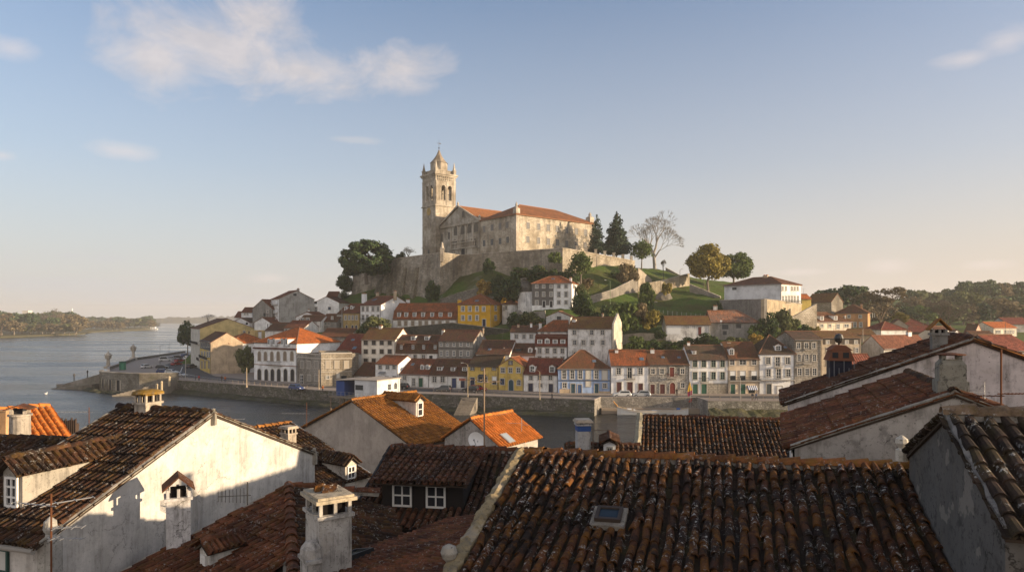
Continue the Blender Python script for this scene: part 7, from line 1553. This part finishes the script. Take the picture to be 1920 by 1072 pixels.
# ================================================================= quay things: cars, people, lamps, boat
_cars={}
def car(label,px,py,colr,head=0,kind='hatch',z=3.212,scale=1.0,group=None):
    key=(colr,kind)
    p=G(px,py,z); 
    if key in _cars: o=copy_tree(_cars[key])
    else:
        o=empty('car'); L=2.0 if kind!='van' else 2.35; top=1.46 if kind!='van' else 2.0
        paint=plain(colr,.28,.6,.2 if sum(colr)>.3 else 0); m=MB()
        pr=[(-L,.34),(-L-.03,.62),(-L+.10,.88),(L*.45,.94),(L-.18,.80),(L,.60),(L,.34)]
        rows=[]
        for y,k in ((-.84,.97),(-.80,1),(.80,1),(.84,.97)): rows.append([(x*k,y,.34+(zz-.34)*(k if k<1 else 1)) for x,zz in pr])
        n=len(pr)
        for a,b in zip(rows,rows[1:]): m.add(a+b,[(i,(i+1)%n,n+(i+1)%n,n+i) for i in range(n)])
        m.poly(rows[0]); m.poly(list(reversed(rows[-1])))
        cb=[(-L+.08,.80),(L*.47,.80),(L*.47,-.80),(-L+.08,-.80)]; ct=[(-L+.42,.62),(L*.12,.62),(L*.12,-.62),(-L+.42,-.62)]
        m.add([(x,y,.90) for x,y in cb]+[(x,y,top) for x,y in ct],[(i,(i+1)%4,4+(i+1)%4,4+i) for i in range(4)]+[(4,5,6,7)])
        b=m.build('body',paint,o)
        m=MB()
        def lerp(a,b,t): return tuple(a[i]+(b[i]-a[i])*t for i in range(3))
        B=[(x,y,.90) for x,y in cb]; T_=[(x,y,top) for x,y in ct]
        for i in range(4):
            a,b2,c,d=B[i],B[(i+1)%4],T_[(i+1)%4],T_[i]; q=[lerp(lerp(a,d,v),lerp(b2,c,v),u) for u,v in((.07,.14),(.93,.14),(.93,.88),(.07,.88))]
            nrm=(Vector(b2)-Vector(a)).cross(Vector(d)-Vector(a)).normalized(); ce=(Vector(a)+Vector(c))/2; nrm=nrm if nrm.dot(ce-Vector((0,0,1.1)))>0 else -nrm
            m.poly([Vector(x)+nrm*.012 for x in q])
        m.build('car_windows',glass((.02,.025,.03),.05),o)
        for sx in (-1,1):
            for sy in (-1,1):
                m=MB(); m.tube((sx*L*.62,sy*.70,.32),(sx*L*.62,sy*.87,.32),.32,.32,12,0); m.tube((sx*L*.62,sy*.868,.32),(sx*L*.62,sy*.88,.32),.19,.19,10,1); m.build('wheel',[plain((.012,.012,.013),.8),M_STEEL],o)
        for sy in (-.62,.62):
            m=MB(); m.box(L-.05,L+.012,sy-.16,sy+.16,.58,.72); m.build('headlight',plain((.75,.75,.72),.2),o); m=MB(); m.box(-L-.035,-L+.04,sy-.14,sy+.14,.64,.80); m.build('tail_light',plain((.30,.01,.01),.3),o)
        _cars[key]=o
    o.location=p; o.rotation_euler=(0,0,head); o['label']=label; o['category']='car'
    if group: o['group']=group
    return o
WHT=(.62,.62,.60); SIL=(.38,.39,.40); GRYC=(.10,.11,.12); BLK=(.015,.015,.018); REDC=(.30,.015,.012); BLC=(.02,.04,.14)
car('white car on the quay in front of the white maroon doored house',1166,744,WHT,pi); car('silver hatchback parked just right of the white car on the quay',1202,744,SIL,pi)
car('grey hatchback in front of the blue doored cottage',831,733,GRYC,pi-.3); car('dark car before the yellow house with awning',882,734.5,BLK,pi-.3); car('red car partly behind the dark car by the yellow house',897,733,REDC,-.3); car('dark blue car on the road below the stone blocks',556,731,BLC,-.55); car('black car between houseboat and paired dormer cottage',752,728.5,BLK,pi-.3)
car('white car driving on the open promenade road at the left',275,690,WHT,1.2); car('white van parked by the outer parapet on the bend',310,677,WHT,.6,'van')
gp='cars crowded on the bend of the left promenade'
for lab,x,y,c,hd in (('silver car right of the white van on the bend',322,674.5,SIL,.7),('dark car in the far row beside the silver one',333,671.5,BLK,.8),('blue car at the far end of the parked row near the dark tree',348,668.5,BLC,1.0),('white car tucked at the foot of the tall cream house',352,674,WHT,1.4),('red car in the middle of the bend',331,685,REDC,1.2),('second red car further up the bend',337,678.5,REDC,1.2),('dark pickup before the inner parapet',304,691,BLK,.3),('dark blue car behind the inner parapet',307,699.5,BLC,.0),('white car behind the inner parapet, left one of the pale pair',322,701,WHT,-.2),('silver car behind the inner parapet beside the white one',338,706,SIL,-.3),('black car in the shade of the narrow yellow house',359,690,BLK,1.3)): car(lab,x,y,c,hd,group=gp)
# people: one skinned figure per pose, copied
def figure(pose):
    J={'pel':(0,0,.93),'sp':(0,0,1.15),'ch':(0,.0,1.38),'nk':(0,0,1.50),'hd':(0,-.01,1.60),'tp':(0,0,1.74)}
    E=[('pel','sp'),('sp','ch'),('ch','nk'),('nk','hd'),('hd','tp')]; Rr={'pel':.15,'sp':.135,'ch':.155,'nk':.06,'hd':.098,'tp':.07}
    st=.28 if pose=='walk' else .03
    for sd,s in (('l',-1),('r',1)):
        f=s*st
        J.update({'h'+sd:(s*.09,0,.88),'k'+sd:(s*.10,-f*.5-.02,.49),'a'+sd:(s*.10,-f+.03 if f>0 else -f+.08,.09),'t'+sd:(s*.11,-f-.14,.035),'s'+sd:(s*.19,0,1.42),'e'+sd:(s*.25,f*.35+.03,1.14),'w'+sd:(s*.24,f*.7-.07,.90),'f'+sd:(s*.235,f*.75-.10,.80)})
        E+=[('pel','h'+sd),('h'+sd,'k'+sd),('k'+sd,'a'+sd),('a'+sd,'t'+sd),('ch','s'+sd),('s'+sd,'e'+sd),('e'+sd,'w'+sd),('w'+sd,'f'+sd)]
        Rr.update({'h'+sd:.10,'k'+sd:.068,'a'+sd:.045,'t'+sd:.04,'s'+sd:.075,'e'+sd:.05,'w'+sd:.036,'f'+sd:.03})
    K_=list(J); me=bpy.data.meshes.new('person'); me.from_pydata([J[k] for k in K_],[(K_.index(a),K_.index(b)) for a,b in E],[]); o=bpy.data.objects.new('person',me); COL.objects.link(o)
    o.modifiers.new('skin','SKIN'); o.modifiers.new('sub','SUBSURF').levels=1
    for i,k in enumerate(K_): me.skin_vertices[0].data[i].radius=(Rr[k],Rr[k])
    me.skin_vertices[0].data[0].use_root=True
    dg=bpy.context.evaluated_depsgraph_get(); m2=bpy.data.meshes.new_from_object(o.evaluated_get(dg)); bpy.data.objects.remove(o); return m2
FIG={p:figure(p) for p in ('stand','walk')}
HAIR=MB(); HAIR.lathe([(.10,0),(.112,.06),(.10,.12),(.05,.155),(.005,.165)],10); HAIRM=HAIR.mesh('hair',[plain((.02,.015,.01),.8)])
def person(label,px,py,top,leg,head=0,pose='stand',z=3.212,group=None,p=None):
    me=FIG[pose].copy(); me.materials.clear(); sk=plain((.42,.26,.19),.6)
    for m_ in (leg,top,sk): me.materials.append(plain(m_,.85,.1) if isinstance(m_,tuple) else m_)
    for f in me.polygons: f.material_index=2 if f.center.z>1.49 or (f.center.z<.9 and abs(f.center.x)>.2) else (1 if f.center.z>.90 else 0)
    o=link('person',me,None,p or G(px,py,z),head); tag(o,label,'person',group); h=link('hair',HAIRM,o,(0,.015,1.60)); return o
person('person in dark clothes walking along the quay railing below the blue house',1035,750,(.02,.02,.025),(.015,.015,.02),1.4,'walk')
person('person in dark jacket at the railing below the striped awning, left of two',1411,751,(.02,.025,.04),(.02,.02,.025)); person('person in blue jacket at the railing below the striped awning, right of two',1418,750.5,(.03,.05,.10),(.02,.02,.03),.5,'walk')
person('dark figure standing beside the arched red door',1269,742,(.02,.02,.02),(.02,.02,.02)); person('person in orange jacket near the pole by the stone blocks',605,735,(.40,.12,.02),(.03,.03,.04))
person('person in orange top on the lower pavement of the bend',422,716.5,(.42,.13,.04),(.03,.03,.05),.4); person('person in brown clothes beside the orange one on the bend',416,715.5,(.12,.06,.04),(.04,.04,.05),1)
person('person in red jacket by the pale bollards of the bend',373,714.5,(.35,.03,.03),(.03,.03,.04)); person('person in grey clothes by the pale bollards of the bend',366,714,(.12,.12,.13),(.02,.02,.03),2)
# lamp posts and poles
def lamp(label,px,py,h,colr=(.25,.24,.22),arm=1.2,ang=pi,z=3.212,p=None,r=.09,name='street_lamp',cat='street lamp'):
    b=p or G(px,py,z); o=empty(name,b,0,label,cat); m=MB(); m.lathe([(r*1.7,0),(r*1.7,.5),(r,.6),(r*.7,h)],8); m.build('pole',plain(colr,.6,.3),o)
    if arm:
        e=Vector((cos(ang)*arm,sin(ang)*arm,h+.35)); m=MB(); m.path([(0,0,h-.05),(cos(ang)*arm*.35,sin(ang)*arm*.35,h+.25),e],r*.5,5); m.build('lamp_arm',plain(colr,.6,.3),o)
        m=MB(); d=Vector((cos(ang),sin(ang),0)); m.box(e.x-.28,e.x+.28,e.y-.1,e.y+.1,e.z-.09,e.z+.05); m.build('lamp_head',plain((.55,.55,.52),.5),o)
    return o
lamp('tan street lamp on the quay beside the white cottage with gabled dormers',1012,749,6.0,(.34,.27,.18),1.3,pi*.9)
lamp('tan street lamp on the quay beside the yellow house with awning',877,744,7.2,(.34,.27,.18),1.6,pi*.8); lamp('pale lamp post without arm near the striped awning',1388,752,5.0,(.33,.30,.27),0); lamp('tall tan post in front of the white arcade',462.5,726,5.0,(.42,.33,.22),0,r=.12)
lamp('thin pole at the corner of the stone blocks',598,731,5.0,(.40,.31,.2),0); lamp('tall grey pole at the start of the stone quay on the left',348,713,7.0,(.35,.32,.28),0,r=.11)
lamp('arched street lamp at the outer edge of the promenade, left of two',300,683,7.0,(.12,.12,.12),1.6,0); lamp('arched street lamp at the outer edge of the promenade, right of two',317,669,6.0,(.12,.12,.12),1.6,0)
def hillpole(label,px,pyt,pyb,D,colr,arm=0,ang=pi,r=.09): 
    b=W(px,pyb,D); lamp(label,0,0,W(px,pyt,D).z-b.z,colr,arm,ang,p=b,r=r,name='street_lamp' if arm else 'pole',cat='street lamp' if arm else 'pole')
hillpole('green lamp post with bent arm on the lane behind the half grey house',1144,527,570,202,(.12,.17,.08),1.4,pi*.95); hillpole('tall brown pole beside the stub of sunlit wall',1196.5,503,568,212,(.14,.10,.06)); hillpole('dark pole on the lawn above the sunlit curved wall',1244,488,525,228,(.05,.05,.05)); hillpole('pole in front of the yellowing tree',1320,503,546,222,(.13,.10,.07)); hillpole('short lamp at the crest right of the bare tree',1275,506,522,240,(.10,.10,.10),.8,0); hillpole('white headed lamp on the lawn below the sunlit terrace wall',1118.5,481,500,222,(.10,.09,.08),.3,0)
hillpole('grey lamp pole in the lane left of the ochre house',641,576,628,226,(.4,.38,.34),1.5,0); hillpole('pole among the right hand roofs',1858,585,612,260,(.2,.16,.12)); hillpole('pole standing left of the long low dark red roof',1731,592,612,240,(.24,.18,.12)); hillpole('light pole beside the tan house on the right',1618,616,640,170,(.40,.33,.25),0)
# railings along the quay edge
def railing(label,pts,h=1.0,step=2.2):
    P=[Vector(p) for p in pts]; o=empty('railing',P[0],0,label,'railing'); pm=MB(); pm.box(-.04,.04,-.04,.04,0,h+.04); pme=pm.mesh('post',[plain((.32,.26,.2),.8)]); m=MB(); bars=MB()
    for a,b in zip(P,P[1:]):
        L=(b-a).length; n=max(1,round(L/step))
        for i in range(n): link('post',pme,o,a+(b-a)*(i/n)-P[0])
        for hh in (.15,.55,h): m.tube(a-P[0]+Vector((0,0,hh)),b-P[0]+Vector((0,0,hh)),.025,.025,4)
        k=int(L/.3)
        for i in range(k): q=a-P[0]+(b-a)*(i/k); bars.tube(q+Vector((0,0,.15)),q+Vector((0,0,h)),.012,.012,3,cap=False)
    m.build('rail',plain((.30,.25,.2),.7),o); bars.build('bars',plain((.22,.19,.16),.7),o)
railing('long thin railing on the quay edge below the yellow and blue houses',[(-18,156.1,3.36),(0,150.4,3.36),(17.2,145,3.36)]); railing('railing on the quay edge right of the moored boat',[(41.4,143.2,3.36),(57,142.7,3.36),(80,142.2,3.36)]); railing('railing on the quay edge between bend and houseboat',[(-94,192.2,3.36),(-70,178,3.36),(-48,165,3.36)])
# stone steps down the quay wall
def steps(label,top,bot,w,dirn,mat,n=12):
    a=Vector(top); b=Vector(bot); m=MB(); s=Vector(dirn).normalized()*w
    for i in range(n):
        p=a+(b-a)*(i/n); q=a+(b-a)*((i+1)/n); z=a.z+(b.z-a.z)*(i/n); m.prism([(p.x,p.y,-1),(q.x,q.y,-1),(q.x,q.y,z),(p.x,p.y,z)],s)
    return tag(m.build('stone_steps',mat),label,'steps')
STP=plaster((.22,.19,.155),.6)
steps('stone steps going down from the quay below the yellow house',(-11.0,150.6,3.2),(-12.4,145.6,.05),3.4,(1,.0,0),STP,12)
steps('stone steps descending to the water on the left bastion',(-94,191.4,3.2),(-105,184.5,.1),3.5,(-.35,-1,0),STP,14)
# left bastion, jetty, pillars
BST=stone((.22,.20,.17),(.32,.295,.25),1.0,.45,.35)
wallstrip('bastion_wall',[(-122.5,203),(-120,198.5),(-113,194),(-104,190.5),(-94,192)],-1.5,5.2,.8,BST,'curved stone bastion wall with dark openings at the left river corner','bastion',(.12,.2,CTRIM))
bw=[x for x in COL.objects if x.name.startswith('bastion_wall')][0]
def ongap(p,q,s,w,h,z0,nm='opening'):
    p,q=Vector((*p,0)),Vector((*q,0)); d=(q-p).normalized(); n=Vector((d.y,-d.x,0)); c=p+d*s+n*.012; m=MB()
    m.quad(c-d*w/2+Vector((0,0,z0)),c+d*w/2+Vector((0,0,z0)),c+d*w/2+Vector((0,0,z0+h)),c-d*w/2+Vector((0,0,z0+h)),0)
    for a_ in (-1,1): m.prism([c+d*(a_*w/2-.15)+Vector((0,0,z0)),c+d*(a_*w/2+.15)+Vector((0,0,z0)),c+d*(a_*w/2+.15)+Vector((0,0,z0+h)),c+d*(a_*w/2-.15)+Vector((0,0,z0+h))],n*.12,1)
    m.build(nm,[M_DARK,CTRIM],bw)
ongap((-120,198.5),(-113,194),2.2,1.3,2.6,.6); ongap((-120,198.5),(-113,194),6.2,1.5,2.8,.4); ongap((-122.5,203),(-120,198.5),2.8,1.2,2.4,.8); ongap((-113,194),(-104,190.5),1.6,1.6,3.0,.2)
m=MB(); rr=random.Random(9); P=[(-124,202),(-121,196),(-114,191.5),(-105,188),(-97,188.5)]
for (x0,y0),(x1,y1) in zip(P,P[1:]):
    for i in range(6): s=i/6; x=x0+(x1-x0)*s; y=y0+(y1-y0)*s; k=rr.uniform(.7,1.5); m.lathe([(k*1.4,-.5),(k*1.1,.2),(k*.5,.5*k),(.05,.6*k)],7,(x+rr.uniform(-.5,.5),y-rr.uniform(0,1.5),0),0,rr.random())
tag(m.build('rocks',MUD),'dark weedy rocks along the foot of the stone bastion','rocks'); struct(COL.objects[-1],'stuff') if False else None
JT=stone((.26,.235,.20),(.34,.31,.27),1.1,.5,.3)
a=G(122,722,.6); b=Vector((-121,203,4.6)); d=Vector((b.x-a.x,b.y-a.y,0)).normalized(); n=Vector((d.y,-d.x,0)); m=MB()
m.prism([(a.x,a.y,-1.5),(b.x,b.y,-1.5),(b.x,b.y,b.z),(a.x,a.y,a.z+.5)],-n*1.1); m.prism([(a.x-d.x*3,a.y-d.y*3,-1.5),(a.x,a.y,-1.5),(a.x,a.y,.9),(a.x-d.x*3,a.y-d.y*3,.9)],-n*1.3); m.prism([(a.x,a.y,-1.5),(b.x,b.y,-1.5),(b.x,b.y,1.6),(a.x,a.y,.15)],n*5); tag(m.build('jetty',JT),'sloping stone jetty running from the bastion into the river','jetty')
def pillar(label,px,py,h,w=1.5):
    p=G(px,py,3.2); m=MB(); o=empty('stone_pillar',p,0,label,'pillar'); m.box(-w*.62,w*.62,-w*.62,w*.62,0,h*.13); m.lathe([(w*.48,h*.13),(w*.36,h*.2),(w*.30,h*.5),(w*.36,h*.55)],10); m.box(-w*.42,w*.42,-w*.42,w*.42,h*.55,h*.72); m.build('shaft',CTRIM,o)
    m=MB(); m.box(-w*.55,w*.55,-w*.55,w*.55,h*.72,h*.76); m.lathe([(w*.72,h*.76),(w*.2,h*.90),(w*.06,h*.91),(w*.12,h*.94),(.04,h)],4,(0,0,0),0,pi/4); m.build('pillar_cap',CTRIM,o); return o
pillar('ornate stone pillar with pyramid cap on the bastion, nearer to the water',203,690.5,6.2,1.7); pillar('ornate stone pillar with pyramid cap further up the promenade, beside a mast',250,675,7.0,1.8)
p=G(230,693,3.2); o=empty('kiosk',p,.5,'green kiosk on the promenade between the two pillars','kiosk'); m=MB(); m.box(-1,1,-1,1,0,2.7); m.build('kiosk_wall',plain((.01,.12,.07),.5),o); m=MB(); m.box(-1.15,1.15,-1.15,1.15,2.7,2.9); m.build('roof',plain((.02,.06,.05),.6),o); m=MB(); m.box(-.35,.35,-1.03,-1.0,.1,2.1); m.build('door',plain((.03,.2,.12),.5),o)
for lab,px,py in (('mooring post with dark top on the tip of the jetty',139,712),('mooring post with dark top halfway along the jetty',164,705)):
    p=G(px,py,1.2); m=MB(); m.lathe([(.16,-1.2),(.15,1.1),(.26,1.2),(.28,1.7),(.12,2.0),(.02,2.1)],8,tuple(p)); tag(m.build('mooring_post',plain((.06,.055,.05),.8)),lab,'post')
for lab,px,py,z in (('pale bollard at the top of the bastion steps',317.5,716.5,3.2),('pale bollard in the middle of the bastion steps',303,726,2.2),('pale bollard at the foot of the bastion steps',294,731,1.4)):
    p=G(px,py,z); m=MB(); m.lathe([(.32,-1),(.30,1.2),(.36,1.25),(.3,1.6),(.1,1.75)],8,tuple(p)); tag(m.build('bollard',plain((.42,.34,.22),.8)),lab,'bollard')
# floating white kiosk building on piles
A=W(665,743,151); B=W(707,743,148); d=Vector((B.x-A.x,B.y-A.y,0)); L=d.length; ang=atan2(d.y,d.x); o=empty('pile_building',A,ang,'white flat roofed building with blue awning standing on piles over the water','building')
hgt=W(665,712,151).z-A.z; dp=8.0
m=MB(); m.box(0,L,0,dp,0,hgt); m.build('wall',plaster((.62,.62,.62),.12),o)
m=MB(); m.prism([(-.2,-.25,hgt),(L+.15,-.25,hgt),(L+.15,-.25,hgt+.22),(-.2,-.25,hgt+.22)],(0,dp+.5,0)); m.prism([(-5.6,-.3,hgt-.35),(-.22,-.3,hgt-.05),(-.22,-.3,hgt+.12),(-5.6,-.3,hgt-.15)],(0,6,0)); m.build('roof',plaster((.40,.34,.28),.3),o)
m=MB(); m.box(-5.4,-3.0,0,5,0,hgt-.4); m.build('blue_cabin',plain((.02,.06,.22),.6),o); m=MB(); m.box(-3.0,-.02,3.5,5,0,hgt-.4); m.build('back_wall',plain((.05,.05,.07),.7),o)
for x,w_ in ((1.7,1.3),): link('window',window_mesh('k',2.2,1.1,M_STEEL,M_GLASS,None),o,(1.3,-.01,1.5))
link('window',window_mesh('w',1.0,1.3,M_STEEL,M_GLASS,None),o,(L+.01,4.2,1.4),pi/2); link('window',window_mesh('aw',1.0,1.4,M_STEEL,M_GLASS,None),o,(L+.01,6.4,1.4),pi/2); link('door',window_mesh('d',1.0,2.1,M_WHITE,M_WHITE,None),o,(L+.01,2.0,.05),pi/2)
m=MB(); m.box(-6.2,L+.6,-1.6,dp,-.32,-.004); m.build('deck',plain((.20,.16,.12),.9),o)
for x in (-5.8,-3,0,L*.5,L+.2):
    for y in (-1.3,3): m=MB(); m.tube((x,y,-5.0),(x,y,-.32),.18,.18,8); m.build('pile',plain((.16,.12,.09),.9),o)
pm=MB(); pm.box(-.03,.03,-.03,.03,0,1.05); pme=pm.mesh('rail_post',[M_STEEL]); m=MB()
for i in range(12): link('rail_post',pme,o,(-6.1+(L+6.6)*i/11,-1.55,0))
for z in (.5,1.03): m.tube((-6.1,-1.55,z),(L+.5,-1.55,z),.025,.025,4)
m.build('handrail',M_STEEL,o)
# moored boat
bx0,bx1=G(1158,778.3,0),G(1292,778.3,0); Lb=bx1.x-bx0.x; o=empty('boat',((bx0.x+bx1.x)/2,bx0.y+.6,0),0,'long white wooden boat with orange prow moored at the quay','boat')
m=MB(); n=22; rows=[]
for i in range(n+1):
    s=i/n; x=(s-.5)*Lb; hw=1.15*(sin(pi*min(1,max(0,(s*.94+.05))))**.45) if 0<s<1 else .05; hw=max(.06,hw*(1 if s<.75 else 1-.35*((s-.75)/.25))); sh=.95+.85*max(0,(.35-s)/.35)**2+.55*max(0,(s-.65)/.35)**2
    rows.append([(x,-hw,sh),(x,-hw*1.0,sh-.18),(x+.02,-hw*.82,.25),(x,-hw*.45,-.25),(x,hw*.45,-.25),(x+.02,hw*.82,.25),(x,hw,sh-.18),(x,hw,sh)])
for a,b in zip(rows,rows[1:]):
    for k in range(7): m.quad(a[k],a[k+1],b[k+1],b[k])
m.poly(rows[0]); m.poly(rows[-1]); m.build('hull',plain((.66,.65,.62),.45,.4),o,fixn=True)
m=MB()
for a,b in zip(rows,rows[1:]): m.quad((a[0][0],a[0][1]+.02,a[0][2]-.3),(b[0][0],b[0][1]+.02,b[0][2]-.3),(b[7][0],b[7][1]-.02,b[7][2]-.3),(a[7][0],a[7][1]-.02,a[7][2]-.3))
m.build('deck',plain((.26,.18,.11),.8),o)
m=MB()
for a,b in zip(rows,rows[1:]):
    for k in (0,7): m.tube((a[k][0],a[k][1],a[k][2]+.02),(b[k][0],b[k][1],b[k][2]+.02),.06,.06,4)
    m.tube((a[1][0],a[1][1]-.01,a[1][2]-.05),(b[1][0],b[1][1]-.01,b[1][2]-.05),.035,.035,4)
m.build('gunwale',plain((.45,.33,.2),.6),o)
m=MB(); x0=-Lb/2; m.path([(x0+.1,0,1.7),(x0-.15,0,2.2),(x0-.55,0,2.55),(x0-.8,0,2.95)],.13,6); m.build('prow',plain((.50,.24,.06),.6),o)
m=MB(); m.box(-Lb*.36,-Lb*.30,-.5,.5,.9,1.35); m.box(-Lb*.27,-Lb*.25,-.6,.6,.9,1.2); m.box(-.2,Lb*.06,-.35,.35,.75,1.0); m.build('locker',M_WHITE,o); m=MB(); m.box(Lb*.34,Lb*.38,-.4,.4,1.0,1.5); m.build('blue_cover',plain((.05,.14,.40),.6),o)
m=MB(); m.tube((-Lb*.3,.3,1.1),(Lb*.30,.5,1.05),.05,.04,5); m.build('oar',plain((.3,.2,.12),.7),o)
# flag on its pole at the stern
p=G(1299,776,0); o=empty('flagpole',(p.x,p.y+1.5,0),0,'pole with yellow and dark red flag and red pennant behind the boat','flag'); H=W(1297,716,146).z; m=MB(); m.tube((0,0,-.5),(-.25,0,H+.1),.05,.03,6); m.build('pole',M_STEEL,o)
def cloth(nm,mat,P,par):
    m=MB(); m.prism(P,(0,.03,0)); return m.build(nm,mat,par)
h1=H; cloth('flag_top',plain((.62,.36,.015),.8),[(-.25,0,h1),(-.02,.10,h1-.9),(.28,.05,h1-2.0),(-.75,.0,h1-2.45),(-.55,.05,h1-1.2)],o); cloth('flag_bottom',plain((.20,.01,.045),.8),[(-.75,0,h1-2.46),(.28,.05,h1-2.01),(.22,.1,h1-3.0),(-.70,.0,h1-3.45)],o); cloth('pennant',plain((.40,.05,.03),.8),[(-.1,0,h1-3.9),(.25,.0,h1-3.75),(.05,.0,h1-4.7),(-.55,.0,h1-4.6)],o)
# small yellow buffer pile, floating gull
p=G(1124.5,771,0); m=MB(); m.box(p.x-.22,p.x+.22,p.y-.2,p.y+.2,-1,2.4); tag(m.build('fender_post',plain((.50,.33,.10),.8)),'orange timber post at the quay corner left of the boat','post')
p=G(86,738.5,0); m=MB(); m.lathe([(.02,-.05),(.28,.0),(.34,.16),(.22,.32),(.03,.36)],10,tuple(p)); m.lathe([(.02,.2),(.12,.34),(.12,.5),(.02,.58)],8,(p.x+.34,p.y,0)); m.prism([(p.x+.44,p.y-.02,.42),(p.x+.62,p.y-.02,.40),(p.x+.44,p.y-.02,.47)],(0,.05,0)); m.prism([(p.x-.25,p.y-.1,.2),(p.x-.65,p.y-.05,.32),(p.x-.25,p.y-.1,.34)],(0,.2,0)); tag(m.build('gull',plain((.75,.74,.72),.7)),'white gull floating on the river at the left','gull')
